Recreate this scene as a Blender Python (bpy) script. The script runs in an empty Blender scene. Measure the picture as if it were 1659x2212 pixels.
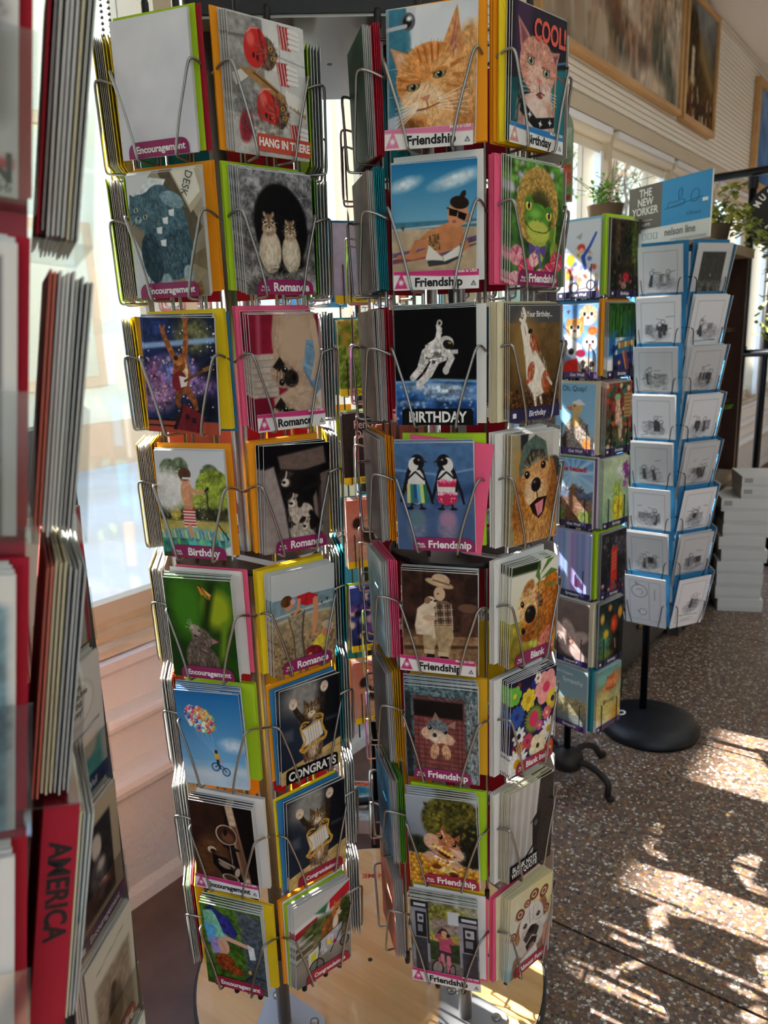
import bpy, math, random
import numpy as np
from mathutils import Matrix, Vector

random.seed(7)
SC = bpy.context.scene
COL = SC.collection
PI = math.pi

# ------------------------------------------------------------------ camera
YAW, PITCH, ROLL, EYE, FPX = 37.5, 13.3, -2.0, 1.45, 1662.0
def _cam():
    p, r, y = (math.radians(v) for v in (PITCH, ROLL, YAW))
    fwd = Vector((0, math.cos(p), -math.sin(p))); up = Vector((0, math.sin(p), math.cos(p))); rt = Vector((1, 0, 0))
    r2 = math.cos(r) * rt + math.sin(r) * up
    u2 = -math.sin(r) * rt + math.cos(r) * up
    R = Matrix.Rotation(y, 3, 'Z')
    r2, u2, f2 = R @ r2, R @ u2, R @ fwd
    cd = bpy.data.cameras.new('camera'); co = bpy.data.objects.new('camera', cd); COL.objects.link(co)
    m = Matrix.Identity(4)
    for i in range(3):
        m[i][0], m[i][1], m[i][2] = r2[i], u2[i], -f2[i]
    m[2][3] = EYE
    co.matrix_world = m
    cd.sensor_fit = 'HORIZONTAL'; cd.lens = 26.0; cd.sensor_width = 26.0 * 1659 / FPX
    cd.clip_start = 0.02; cd.clip_end = 200
    cd.dof.use_dof = True; cd.dof.focus_distance = 1.2; cd.dof.aperture_fstop = 6.8
    SC.camera = co
_cam()

# ------------------------------------------------------------------ world, sun, added fill lamps, exposure
SUN_EL, SUN_AZ = 40.6, 1.5
w = bpy.data.worlds.new('sky'); SC.world = w; w.use_nodes = True
wn = w.node_tree; bg = wn.nodes['Background']
sky = wn.nodes.new('ShaderNodeTexSky'); sky.sky_type = 'HOSEK_WILKIE'; sky.turbidity = 3.0; sky.ground_albedo = 0.4
sky.sun_direction = Vector((-math.cos(math.radians(SUN_EL)), 0, math.sin(math.radians(SUN_EL)))).normalized()
wn.links.new(sky.outputs[0], bg.inputs[0]); bg.inputs[1].default_value = 27.0
sd = bpy.data.lights.new('sun', 'SUN'); sd.energy = 48.0; sd.angle = math.radians(0.53); sd.color = (1.0, 0.975, 0.94)
so = bpy.data.objects.new('sun', sd); COL.objects.link(so); so.location = (-8, 2, 7)
_d = Vector((math.cos(math.radians(SUN_EL)) * math.cos(math.radians(SUN_AZ)), math.cos(math.radians(SUN_EL)) * math.sin(math.radians(SUN_AZ)), -math.sin(math.radians(SUN_EL))))
so.rotation_euler = _d.to_track_quat('-Z', 'Y').to_euler()
def area(name, loc, sx, sy, e, col=(.96, .98, 1)):
    l = bpy.data.lights.new(name, 'AREA'); l.shape = 'RECTANGLE'; l.size, l.size_y, l.energy, l.color = sx, sy, e, col
    o = bpy.data.objects.new(name, l); COL.objects.link(o); o.location = loc
    return o
FILL_LAMPS = ((1.0, -1.2), (2.6, -1.2), (1.2, 1.6), (2.6, 1.6), (.45, 4.0), (.45, 6.6), (2.6, 4.6))
for x, y in FILL_LAMPS:   # unseen pendant battens added for fill: light from the upper and the lower side
    area('fill_light_down', (x, y, 2.845), .16, 1.2, 1.5)
    area('fill_light_up', (x, y, 2.955), .16, 1.2, 15.0).rotation_euler = (PI, 0, 0)
vs = SC.view_settings
vs.view_transform = 'Standard'; vs.look = 'None'; vs.gamma = 1.0; vs.use_curve_mapping = False
vs.exposure = -0.22
SC.cycles.use_denoising = True; SC.cycles.use_adaptive_sampling = True; SC.cycles.adaptive_threshold = .04
SC.cycles.max_bounces = 7; SC.cycles.diffuse_bounces = 4; SC.cycles.transparent_max_bounces = 16
SC.cycles.caustics_reflective = False; SC.cycles.caustics_refractive = False
SC.cycles.sample_clamp_indirect = 6.0

# ------------------------------------------------------------------ colour and materials
def lin(c): return c / 12.92 if c <= .04045 else ((c + .055) / 1.055) ** 2.4
def hx(s): return tuple(lin(int(s[i:i + 2], 16) / 255) for i in (0, 2, 4))
MATS = {}
def mat(name, col='888888', rough=.5, metal=0.0, spec=.35, noise=None, bump=None, coat=0.0, trans=0.0, emit=None):
    """principled material; noise=(scale, hex2, detail) mottles the colour, bump=(scale, strength) adds fine relief"""
    if name in MATS: return MATS[name]
    m = bpy.data.materials.new(name); m.use_nodes = True
    nt = m.node_tree; b = nt.nodes['Principled BSDF']
    b.inputs['Base Color'].default_value = (*hx(col), 1); b.inputs['Roughness'].default_value = rough
    b.inputs['Metallic'].default_value = metal; b.inputs['Specular IOR Level'].default_value = spec
    b.inputs['Coat Weight'].default_value = coat
    tc = nt.nodes.new('ShaderNodeTexCoord')
    if noise:
        n = nt.nodes.new('ShaderNodeTexNoise'); n.inputs['Scale'].default_value = noise[0]; n.inputs['Detail'].default_value = noise[2]
        r = nt.nodes.new('ShaderNodeValToRGB'); r.color_ramp.elements[0].position = .35; r.color_ramp.elements[1].position = .65
        r.color_ramp.elements[0].color = (*hx(col), 1); r.color_ramp.elements[1].color = (*hx(noise[1]), 1)
        mp = nt.nodes.new('ShaderNodeMapping'); mp.inputs['Scale'].default_value = noise[3] if len(noise) > 3 else (1, 1, 1)
        nt.links.new(tc.outputs['Object'], mp.inputs[0]); nt.links.new(mp.outputs[0], n.inputs['Vector'])
        nt.links.new(n.outputs[0], r.inputs[0]); nt.links.new(r.outputs[0], b.inputs['Base Color'])
    if bump:
        n = nt.nodes.new('ShaderNodeTexNoise'); n.inputs['Scale'].default_value = bump[0]; n.inputs['Detail'].default_value = 4
        bp = nt.nodes.new('ShaderNodeBump'); bp.inputs['Strength'].default_value = bump[1]; bp.inputs['Distance'].default_value = .01
        nt.links.new(tc.outputs['Object'], n.inputs['Vector']); nt.links.new(n.outputs[0], bp.inputs['Height']); nt.links.new(bp.outputs[0], b.inputs['Normal'])
    if emit:
        b.inputs['Emission Color'].default_value = (*hx(emit[0]), 1); b.inputs['Emission Strength'].default_value = emit[1]
    MATS[name] = m
    return m
def clear_mat(name, gloss, tint='ffffff', rough=.03):
    m = bpy.data.materials.new(name); m.use_nodes = True; nt = m.node_tree; nt.nodes.clear()
    o = nt.nodes.new('ShaderNodeOutputMaterial'); t = nt.nodes.new('ShaderNodeBsdfTransparent'); g = nt.nodes.new('ShaderNodeBsdfGlossy'); x = nt.nodes.new('ShaderNodeMixShader')
    t.inputs[0].default_value = (*hx(tint), 1); g.inputs['Roughness'].default_value = rough; x.inputs[0].default_value = gloss
    nt.links.new(t.outputs[0], x.inputs[1]); nt.links.new(g.outputs[0], x.inputs[2]); nt.links.new(x.outputs[0], o.inputs[0])
    return m
def print_mat(name, rough, coat):
    m = bpy.data.materials.new(name); m.use_nodes = True; nt = m.node_tree; b = nt.nodes['Principled BSDF']
    a = nt.nodes.new('ShaderNodeAttribute'); a.attribute_name = 'Ink'; a.attribute_type = 'GEOMETRY'
    nt.links.new(a.outputs['Color'], b.inputs['Base Color']); b.inputs['Roughness'].default_value = rough; b.inputs['Coat Weight'].default_value = coat
    b.inputs['Coat Roughness'].default_value = .15; b.inputs['Specular IOR Level'].default_value = .10
    return m
M_PRINT = print_mat('printed_card_ink', .45, .015)
M_MATTE = print_mat('matte_printed_board', .7, 0)
M_PAPER = mat('paper_white', 'e6e4de', .8)
M_CREAM = mat('paper_cream', 'ded3b0', .8)
M_STEEL = mat('satin_steel_wire', '9b9894', .32, 1.0)
M_POLE = mat('brushed_pole_steel', '8f8c8a', .38, 1.0)
M_BLACK = mat('black_plastic', '0c0c0d', .45)
M_BWIRE = mat('black_wire', '121113', .35, .3)
M_WHITE_INK = mat('white_ink', 'f0efea', .6)
M_BLACK_INK = mat('black_ink', '101012', .6)
M_GLASS = clear_mat('window_glass', .06)
M_ACRYL = clear_mat('clear_acrylic', .10, 'f2f4f4', .06)
M_SLEEVE = clear_mat('clear_card_sleeve', .12, 'fafafa', .12)
PAL = {'orange': 'f09a12', 'yellow': 'efcf1a', 'lime green': 'a9cf1e', 'pink': 'ee5f86', 'white': 'e9e8e4', 'cream': 'e2d6b2', 'red': 'b3132d', 'crimson': 'a5122c',
       'teal': '14808c', 'blue': '2a78a8', 'light blue': '8fc0dc', 'grey': '9c9d9a', 'dark green': '23402c', 'green': '5d9a2a', 'olive': '76701f', 'brown': '5a3d2c',
       'black': '141414', 'salmon': 'dd7c6a', 'pale yellow': 'ead98a', 'charcoal': '3a3a3c', 'purple': '8a5a94', 'slate': '4b5f68', 'gold': 'd8a41a', 'mint': 'a8cdb4', 'rust': 'c4501f'}
def pmat(n): return mat('paper_' + n.replace(' ', '_'), PAL[n], .75)

# ------------------------------------------------------------------ object helpers
def link(o, parent=None, loc=None, rot=None, kind=None):
    COL.objects.link(o)
    if parent is not None: o.parent = parent
    if loc is not None: o.location = loc
    if rot is not None: o.rotation_euler = rot
    if kind: o['kind'] = kind
    return o
def mesh(name, verts, faces, mats, smooth=False, fm=None):
    me = bpy.data.meshes.new(name); me.from_pydata([tuple(v) for v in verts], [], faces)
    for m in (mats if isinstance(mats, (list, tuple)) else [mats]): me.materials.append(m)
    if fm: me.polygons.foreach_set('material_index', fm)
    if smooth: me.polygons.foreach_set('use_smooth', [True] * len(me.polygons))
    me.update()
    return me
def ob(name, me, parent=None, loc=None, rot=None, kind=None):
    return link(bpy.data.objects.new(name, me), parent, loc, rot, kind)
def thing(name, label, cat, loc=(0, 0, 0), rot=(0, 0, 0), group=None, me=None):
    o = bpy.data.objects.new(name, me); link(o, None, loc, rot); tag(o, label, cat, group)
    if me is None: o.empty_display_size = .05
    return o
def tag(o, label, cat, group=None):
    o['label'] = label; o['category'] = cat
    if group: o['group'] = group
    return o
CUBE_F = [(0, 3, 2, 1), (4, 5, 6, 7), (0, 1, 5, 4), (1, 2, 6, 5), (2, 3, 7, 6), (3, 0, 4, 7)]
def box_v(x0, y0, z0, x1, y1, z1): return [(x0, y0, z0), (x1, y0, z0), (x1, y1, z0), (x0, y1, z0), (x0, y0, z1), (x1, y0, z1), (x1, y1, z1), (x0, y1, z1)]
def box(name, lo, hi, m, parent=None, kind=None, bev=0.0):
    """box as one mesh; bev > 0 chamfers the four upright edges and the rims"""
    if bev <= 0: return ob(name, mesh(name, box_v(*lo, *hi), CUBE_F, m), parent, kind=kind)
    import bmesh
    bm = bmesh.new(); vs_ = [bm.verts.new(v) for v in box_v(*lo, *hi)]
    for f in CUBE_F: bm.faces.new([vs_[i] for i in f])
    bmesh.ops.bevel(bm, geom=list(bm.edges), offset=bev, segments=2, affect='EDGES', profile=.5)
    me = bpy.data.meshes.new(name); bm.to_mesh(me); bm.free(); me.materials.append(m)
    return ob(name, me, parent, kind=kind)
def prism(pts, z0, z1):
    n = len(pts)
    v = [(x, y, z0) for x, y in pts] + [(x, y, z1) for x, y in pts]
    f = [tuple(range(n - 1, -1, -1)), tuple(range(n, 2 * n))] + [(i, (i + 1) % n, n + (i + 1) % n, n + i) for i in range(n)]
    return v, f
def lathe(prof, n=32):
    v, f = [], []
    for r, z in prof:
        for i in range(n): a = 2 * PI * i / n; v.append((r * math.cos(a), r * math.sin(a), z))
    for k in range(len(prof) - 1):
        for i in range(n): j = (i + 1) % n; f.append((k * n + i, k * n + j, (k + 1) * n + j, (k + 1) * n + i))
    f.append(tuple(range(n - 1, -1, -1))); b = (len(prof) - 1) * n; f.append(tuple(range(b, b + n)))
    return v, f
def smooth_path(pts, k=4):
    P = [Vector(p) for p in pts]; out = []
    for i in range(len(P) - 1):
        a, b, c, d = P[max(i - 1, 0)], P[i], P[i + 1], P[min(i + 2, len(P) - 1)]
        for j in range(k):
            t = j / k
            out.append(.5 * ((2 * b) + (c - a) * t + (2 * a - 5 * b + 4 * c - d) * t * t + (3 * b - a - 3 * c + d) * t ** 3))
    out.append(P[-1]); return out
def tube(path, r, n=8, r1=None):
    P = [Vector(p) for p in path]; v, f = [], []
    t0 = (P[1] - P[0]).normalized(); up = Vector((0, 0, 1)) if abs(t0.z) < .9 else Vector((1, 0, 0))
    a = t0.cross(up).normalized()
    for i, p in enumerate(P):
        t = ((P[min(i + 1, len(P) - 1)] - P[max(i - 1, 0)])).normalized()
        a = (a - t * a.dot(t)).normalized(); b = t.cross(a)
        rr = r if r1 is None else r + (r1 - r) * i / (len(P) - 1)
        for k in range(n): q = 2 * PI * k / n; v.append(p + a * (rr * math.cos(q)) + b * (rr * math.sin(q)))
    for i in range(len(P) - 1):
        for k in range(n): l = (k + 1) % n; f.append((i * n + k, i * n + l, (i + 1) * n + l, (i + 1) * n + k))
    f.append(tuple(range(n - 1, -1, -1))); b = (len(P) - 1) * n; f.append(tuple(range(b, b + n)))
    return v, f
def tube_me(name, path, r, m, n=8, r1=None):
    v, f = tube(path, r, n, r1); return mesh(name, v, f, m, True)
def cyl_me(name, r, z0, z1, m, n=16):
    v, f = lathe([(r, z0), (r, z1)], n); me = mesh(name, v, f, m)
    me.polygons.foreach_set('use_smooth', [len(p.vertices) == 4 for p in me.polygons]); return me
def text(body, size, m, parent, loc, rot=(PI / 2, 0, 0), bold=.0, shear=0.0, align='CENTER', name='lettering', sx=1.0):
    cu = bpy.data.curves.new(name, 'FONT'); cu.body = body; cu.size = size; cu.align_x = align; cu.align_y = 'CENTER'
    cu.resolution_u = 3; cu.offset = bold * size; cu.shear = shear; cu.extrude = .00005; cu.space_line = .85
    cu.materials.append(m)
    o = bpy.data.objects.new(name, cu); link(o, parent, loc, rot); o.scale = (sx, 1, 1); TEXTS.append(o)
    return o
TEXTS = []
def texts_to_meshes():
    bpy.context.view_layer.update(); dg = bpy.context.evaluated_depsgraph_get()
    made = [(o, bpy.data.meshes.new_from_object(o.evaluated_get(dg))) for o in TEXTS]
    for o, me in made:
        me.name = 'lettering'; cu = o.data
        if not me.materials: me.materials.append(cu.materials[0])
        n = bpy.data.objects.new('lettering', me); COL.objects.link(n); n.parent = o.parent; n.location = o.location; n.rotation_euler = o.rotation_euler; n.scale = o.scale
        bpy.data.objects.remove(o); bpy.data.curves.remove(cu)

# ------------------------------------------------------------------ printed pictures: coloured grids
_NC = {}
def lattice(seed, sc, X, Y):
    rs = np.random.RandomState(seed); g = rs.rand(64, 64) * 2 - 1
    x = X / sc + 11.3; y = Y / sc + 7.7
    xi = np.floor(x).astype(int); yi = np.floor(y).astype(int); fx = x - xi; fy = y - yi
    fx = fx * fx * (3 - 2 * fx); fy = fy * fy * (3 - 2 * fy)
    a = g[yi % 64, xi % 64]; b = g[yi % 64, (xi + 1) % 64]; c = g[(yi + 1) % 64, xi % 64]; d = g[(yi + 1) % 64, (xi + 1) % 64]
    return (a * (1 - fx) + b * fx) * (1 - fy) + (c * (1 - fx) + d * fx) * fy
def srgb(s): return np.array([int(s[i:i + 2], 16) / 255 for i in (0, 2, 4)])
class Cv:
    """a picture on a grid; x runs 0..100, y runs down 0..100*h/w"""
    def __init__(s, nx, ny, asp=1.4, seed=1):
        s.nx, s.ny, s.H = nx, ny, 100 * asp
        s.X, s.Y = np.meshgrid(np.linspace(0, 100, nx + 1), np.linspace(0, s.H, ny + 1))
        s.c = np.ones((ny + 1, nx + 1, 3)); s.oy = 0; s.px = 100 / nx; s.seed = seed; s.ts = 5.0
    def noise(s, sc):
        s.seed += 1
        return (lattice(s.seed, sc, s.X, s.Y) + .5 * lattice(s.seed + 50, sc / 2, s.X, s.Y) + .35 * lattice(s.seed + 90, sc / 4, s.X, s.Y)) / 1.3
    def put(s, m, col, t=0, ts=None):
        col = srgb(col) if isinstance(col, str) else np.array(col)
        k = np.ones_like(s.c) * col
        if t: k = np.clip(k * (1 + t * s.noise(ts or s.ts))[..., None], 0, 1)
        s.c = s.c * (1 - m[..., None]) + k * m[..., None]; return s
    def G(s, a, b, y0=0, y1=None, t=0, ts=20):
        y1 = y1 or s.H; k = np.clip((s.Y - y0) / (y1 - y0), 0, 1)[..., None]
        m = ((s.Y >= y0) & (s.Y <= y1))[..., None] if (y0 > 0 or y1 < s.H) else 1.0
        col = srgb(a) * (1 - k) + srgb(b) * k
        if t: col = np.clip(col * (1 + t * s.noise(ts))[..., None], 0, 1)
        s.c = s.c * (1 - m) + col * m; return s
    def win(s, x0, y0, x1, y1):
        g = 3 * s.px; i0 = max(0, int((x0 - g) / 100 * s.nx)); i1 = min(s.nx + 1, int((x1 + g) / 100 * s.nx) + 2); j0 = max(0, int((y0 - g) / s.H * s.ny)); j1 = min(s.ny + 1, int((y1 + g) / s.H * s.ny) + 2)
        return (slice(j0, max(j1, j0)), slice(i0, max(i1, i0)))
    def putw(s, w, m, col, t=0, ts=None, al=1.0):
        if m.size == 0: return s
        k = np.ones(m.shape + (3,)) * (srgb(col) if isinstance(col, str) else np.array(col))
        if t:
            s.seed += 1; sc = ts or s.ts; X, Y = s.X[w], s.Y[w]
            n = (lattice(s.seed, sc, X, Y) + .5 * lattice(s.seed + 50, sc / 2, X, Y) + .35 * lattice(s.seed + 90, sc / 4, X, Y)) / 1.3
            k = np.clip(k * (1 + t * n)[..., None], 0, 1)
        m = m[..., None] * al; s.c[w] = s.c[w] * (1 - m) + k * m; return s
    def E(s, cx, cy, rx, ry, col, rot=0, sf=1.0, t=0, ts=None):
        cy += s.oy; R = max(rx, ry) + s.px * sf * max(rx, ry) / max(min(rx, ry), .1); w = s.win(cx - R, cy - R, cx + R, cy + R)
        a = math.radians(rot); dx, dy = s.X[w] - cx, s.Y[w] - cy
        u = dx * math.cos(a) + dy * math.sin(a); v = -dx * math.sin(a) + dy * math.cos(a)
        d = (np.sqrt((u / rx) ** 2 + (v / ry) ** 2) - 1) * min(rx, ry)
        return s.putw(w, np.clip(.5 - d / (s.px * sf), 0, 1), col, t, ts)
    def F(s, cx, cy, rx, ry, cols, n=60, l=5, w=.9, ang=None, spread=25, rot=0, al=.6):
        """fur: short strokes inside an ellipse, radiating from its centre or along ang (deg, 90 = down)"""
        s.seed += 1; rn = random.Random(s.seed)
        for _ in range(n):
            a = rn.uniform(0, 2 * PI); r = math.sqrt(rn.random()); ux, uy = rx * r * math.cos(a), ry * r * math.sin(a); q = math.radians(rot)
            x, y = cx + ux * math.cos(q) - uy * math.sin(q), cy + ux * math.sin(q) + uy * math.cos(q)
            d = math.atan2(y - cy, x - cx) if ang is None else math.radians(ang + rn.uniform(-spread, spread))
            k = l * rn.uniform(.5, 1.2); s.L([(x, y), (x + k * math.cos(d), y + k * math.sin(d))], w, rn.choice(cols), .3, al=al, sf=1.3)
        return s
    def sdf(s, pts):
        P = np.array(pts, float); P[:, 1] += s.oy; n = len(P); d2 = np.full(s.X.shape, 1e9); ins = np.zeros(s.X.shape, bool)
        for i in range(n):
            a, b = P[i], P[(i + 1) % n]; e = b - a; wx, wy = s.X - a[0], s.Y - a[1]
            h = np.clip((wx * e[0] + wy * e[1]) / (e @ e + 1e-9), 0, 1)
            d2 = np.minimum(d2, (wx - e[0] * h) ** 2 + (wy - e[1] * h) ** 2)
            c = ((a[1] > s.Y) != (b[1] > s.Y)); dy = b[1] - a[1]
            if dy: ins ^= c & (s.X < (b[0] - a[0]) * (s.Y - a[1]) / dy + a[0])
        d = np.sqrt(d2); return np.where(ins, -d, d)
    def P(s, pts, col, sf=1.0, t=0, ts=None): return s.put(np.clip(.5 - s.sdf(pts) / (s.px * sf), 0, 1), col, t, ts)
    def R(s, x0, y0, x1, y1, col, sf=1.0, t=0, ts=None): return s.P([(x0, y0), (x1, y0), (x1, y1), (x0, y1)], col, sf, t, ts)
    def L(s, pts, w, col, w2=None, t=0, sf=1.0, al=1.0):
        pts = [(a, b + s.oy) for a, b in pts]; n = len(pts) - 1; R = max(w, w2 or 0) / 2 + s.px * sf
        W = s.win(min(p[0] for p in pts) - R, min(p[1] for p in pts) - R, max(p[0] for p in pts) + R, max(p[1] for p in pts) + R)
        X, Y = s.X[W], s.Y[W]; m = np.zeros(X.shape)
        for i in range(n):
            a, b = np.array(pts[i], float), np.array(pts[i + 1], float); e = b - a; wx, wy = X - a[0], Y - a[1]
            h = np.clip((wx * e[0] + wy * e[1]) / (e @ e + 1e-9), 0, 1)
            ww = w if w2 is None else w + (w2 - w) * (i + h) / n
            d = np.sqrt((wx - e[0] * h) ** 2 + (wy - e[1] * h) ** 2) - ww / 2
            m = np.maximum(m, np.clip(.5 - d / (s.px * sf), 0, 1))
        return s.putw(W, m, col, t, None, al)
    def D(s, n, x0, y0, x1, y1, r, cols, seed=3, sf=1.0):
        rn = random.Random(seed)
        for _ in range(n):
            q = r * rn.uniform(.6, 1.3); s.E(rn.uniform(x0, x1), rn.uniform(y0, y1), q, q, rn.choice(cols), 0, sf)
        return s
    def S(s, cx, cy, r, col, rot=0, n=5, k=.42):
        return s.P([(cx + (r if i % 2 == 0 else r * k) * math.sin(math.radians(rot) + PI * i / n), cy - (r if i % 2 == 0 else r * k) * math.cos(math.radians(rot) + PI * i / n)) for i in range(2 * n)], col)
    def T(s, amt, sc, seed=None):
        s.c = np.clip(s.c * (1 + amt * s.noise(sc))[..., None], 0, 1); return s
    def mesh(s, name, w, h, m):
        """grid facing -Y, bottom centre at the origin"""
        nx, ny = s.nx, s.ny
        me = bpy.data.meshes.new(name); nv = (nx + 1) * (ny + 1)
        co = np.zeros((nv, 3), np.float32); co[:, 0] = (s.X.ravel() / 100 - .5) * w; co[:, 2] = (1 - s.Y.ravel() / s.H) * h
        i = np.arange(nx); j = np.arange(ny); J, I = np.meshgrid(j, i, indexing='ij'); a = (J * (nx + 1) + I).ravel()
        q = np.stack([a + nx + 1, a + nx + 2, a + 1, a], 1).astype(np.int32)
        me.vertices.add(nv); me.vertices.foreach_set('co', co.ravel()); me.loops.add(q.size); me.loops.foreach_set('vertex_index', q.ravel())
        me.polygons.add(len(q)); me.polygons.foreach_set('loop_start', np.arange(0, q.size, 4, dtype=np.int32)); me.polygons.foreach_set('loop_total', np.full(len(q), 4, np.int32))
        me.update(calc_edges=True); me.materials.append(m)
        at = me.color_attributes.new('Ink', 'FLOAT_COLOR', 'POINT')
        c = s.c.reshape(-1, 3); l = np.where(c <= .04045, c / 12.92, ((c + .055) / 1.055) ** 2.4)
        rgba = np.ones((nv, 4), np.float32); rgba[:, :3] = l; at.data.foreach_set('color', rgba.ravel())
        return me

# ------------------------------------------------------------------ the room: floor, window wall, ceiling
WX = -1.615          # inner face of the window wall
SILL, HEAD, CEIL = .727, 2.42, 3.42
Y0, Y1, X1 = -2.6, 10.0, 4.6
def struct(o, label=None):
    o['kind'] = 'structure'
    if label: o['label'] = label
    return o
def terrazzo():
    m = bpy.data.materials.new('terrazzo'); m.use_nodes = True; nt = m.node_tree; b = nt.nodes['Principled BSDF']
    tc = nt.nodes.new('ShaderNodeTexCoord')
    mpn = nt.nodes.new('ShaderNodeTexNoise'); mpn.inputs['Scale'].default_value = 60
    mx = nt.nodes.new('ShaderNodeVectorMath'); mx.operation = 'MULTIPLY_ADD'
    nt.links.new(tc.outputs['Object'], mpn.inputs['Vector'])
    mx.inputs[1].default_value = (.006, .006, .006); nt.links.new(mpn.outputs['Color'], mx.inputs[0]); nt.links.new(tc.outputs['Object'], mx.inputs[2])
    v = nt.nodes.new('ShaderNodeTexVoronoi'); v.feature = 'F1'; v.inputs['Scale'].default_value = 118
    e = nt.nodes.new('ShaderNodeTexVoronoi'); e.feature = 'DISTANCE_TO_EDGE'; e.inputs['Scale'].default_value = 118
    nt.links.new(mx.outputs[0], v.inputs['Vector']); nt.links.new(mx.outputs[0], e.inputs['Vector'])
    sp = nt.nodes.new('ShaderNodeSeparateColor'); nt.links.new(v.outputs['Color'], sp.inputs[0])
    r = nt.nodes.new('ShaderNodeValToRGB'); r.color_ramp.interpolation = 'CONSTANT'
    stops = [(0, '594f47'), (.16, '866142'), (.30, 'a59a8b'), (.42, '715344'), (.53, '967643'), (.62, '746c61'), (.74, 'cac3b6'), (.84, '835f4b'), (.92, '3a3836')]
    el = r.color_ramp.elements
    while len(el) < len(stops): el.new(.5)
    for k, (p, c) in enumerate(stops): el[k].position = p; el[k].color = (*hx(c), 1)
    nt.links.new(sp.outputs[0], r.inputs[0])
    th = nt.nodes.new('ShaderNodeMapRange'); th.inputs['From Min'].default_value = .05; th.inputs['From Max'].default_value = .14
    nt.links.new(e.outputs['Distance'], th.inputs[0])
    big = nt.nodes.new('ShaderNodeTexNoise'); big.inputs['Scale'].default_value = 3; nt.links.new(tc.outputs['Object'], big.inputs['Vector'])
    br = nt.nodes.new('ShaderNodeValToRGB'); br.color_ramp.elements[0].color = (*hx('5b493d'), 1); br.color_ramp.elements[1].color = (*hx('685448'), 1); nt.links.new(big.outputs[0], br.inputs[0])
    mix = nt.nodes.new('ShaderNodeMix'); mix.data_type = 'RGBA'; nt.links.new(th.outputs[0], mix.inputs[0]); nt.links.new(br.outputs[0], mix.inputs[6]); nt.links.new(r.outputs[0], mix.inputs[7])
    nt.links.new(mix.outputs[2], b.inputs['Base Color']); b.inputs['Roughness'].default_value = .42; b.inputs['Specular IOR Level'].default_value = .45
    return m
M_TERR = terrazzo()
M_BORDER = mat('red_brown_floor_border', '5a463f', .55, noise=(7, '6e5850', 8), bump=(90, .12))
M_PLASTER = mat('white_painted_plaster', 'eaecec', .6, bump=(46, .5))
M_FRAME = mat('beige_window_frame', 'c2b59e', .5)
M_SILLW = mat('worn_painted_sill', 'dcd6c8', .6, noise=(14, 'bba888', 10, (1, .25, 1)), bump=(40, .5))
M_CEIL = mat('ceiling_white', 'eef1f3', .85)
M_BEAD = mat('white_ribbed_board', 'ebe6da', .6)
M_WALL = mat('interior_wall_paint', 'd9d2c4', .85)
M_SHADE = mat('roller_shade_fabric', 'd8d2c2', .7)
M_ALU = mat('white_metal_rail', 'e9eef4', .3, .2)

fl = struct(ob('floor', mesh('floor', box_v(WX - .3, Y0, -.06, X1, Y1, -.014), CUBE_F, mat('dark_floor_joint', '3a3029', .8))))
JY = [Y0, -.59, .47, 1.53, 2.59, 3.65, 4.71, 5.77, 6.83, Y1]
for a, b in zip(JY, JY[1:]):
    ob('slab', mesh('slab', box_v(-1.185, a + .004, -.014, X1, b - .004, 0), CUBE_F, M_TERR), fl)
ob('border_strip', mesh('border_strip', box_v(WX - .05, Y0, -.014, -1.189, Y1, 0), CUBE_F, M_BORDER), fl)

# window wall: lower plaster with two rounded ledges, sill, frames, glass, ribbed board above
def extr_y(name, prof, y0, y1, m, parent=None, smooth=False):
    n = len(prof); v = [(x, y0, z) for x, z in prof] + [(x, y1, z) for x, z in prof]
    f = [tuple(range(n)), tuple(range(2 * n - 1, n - 1, -1))] + [(i, n + i, n + (i + 1) % n, (i + 1) % n) for i in range(n)]
    return ob(name, mesh(name, v, f, m, smooth), parent)
def arc(cx, cz, r, a0, a1, n=6): return [(cx + r * math.cos(math.radians(a0 + (a1 - a0) * i / n)), cz + r * math.sin(math.radians(a0 + (a1 - a0) * i / n))) for i in range(n + 1)]
prof = [(WX - .22, 0), (WX + .02, 0), (WX + .012, .03), (WX, .05), (WX - .004, .30)] + arc(WX - .004, .335, .03, -80, 90) + [(WX - .045, .37), (WX - .05, .46)] + arc(WX - .05, .485, .022, -80, 90) + [(WX - .085, .512), (WX - .09, .60), (WX - .075, .615), (WX - .075, .64), (WX - .22, .645)]
wl = struct(extr_y('wall_left', prof, Y0, Y1, M_PLASTER))
sl = struct(extr_y('trim_1', [(WX - .22, .645), (WX - .10, .645), (WX - .10, .668), (WX - .13, .675), (WX - .13, .70), (WX - .15, .708), (WX - .15, SILL), (WX - .22, SILL)], Y0, Y1, M_SILLW), 'worn painted window sill')
GX = WX - .17
up = struct(ob('wall_upper', mesh('wall_upper', box_v(WX - .22, Y0, HEAD + .07, WX - .012, Y1, CEIL), CUBE_F, M_BEAD)), 'white ribbed boarding above the windows')
k = HEAD + .085
rib = mesh('rib', box_v(0, Y0, 0, .012, Y1, .024), CUBE_F, M_BEAD)
while k < CEIL - .03:
    ob('rib', rib, up, (WX - .012, 0, k)); k += .030
struct(ob('trim_2', mesh('trim_2', box_v(WX - .22, Y0, HEAD, WX, Y1, HEAD + .07), CUBE_F, M_FRAME)), 'beige window head rail')
MULL = [-2.4, -1.5, -.55, .40, 1.345, 2.285, 3.24, 4.19, 5.20, 6.2, 7.2, 8.2, 9.2, Y1]
prev = Y0; wi = 0
chain_l = mesh('bead', *lathe([(.0005, -.004), (.0035, -.002), (.004, 0), (.0035, .002), (.0005, .004)], 6), mat('chain_grey', '5c5b58', .4, .6))
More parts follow.
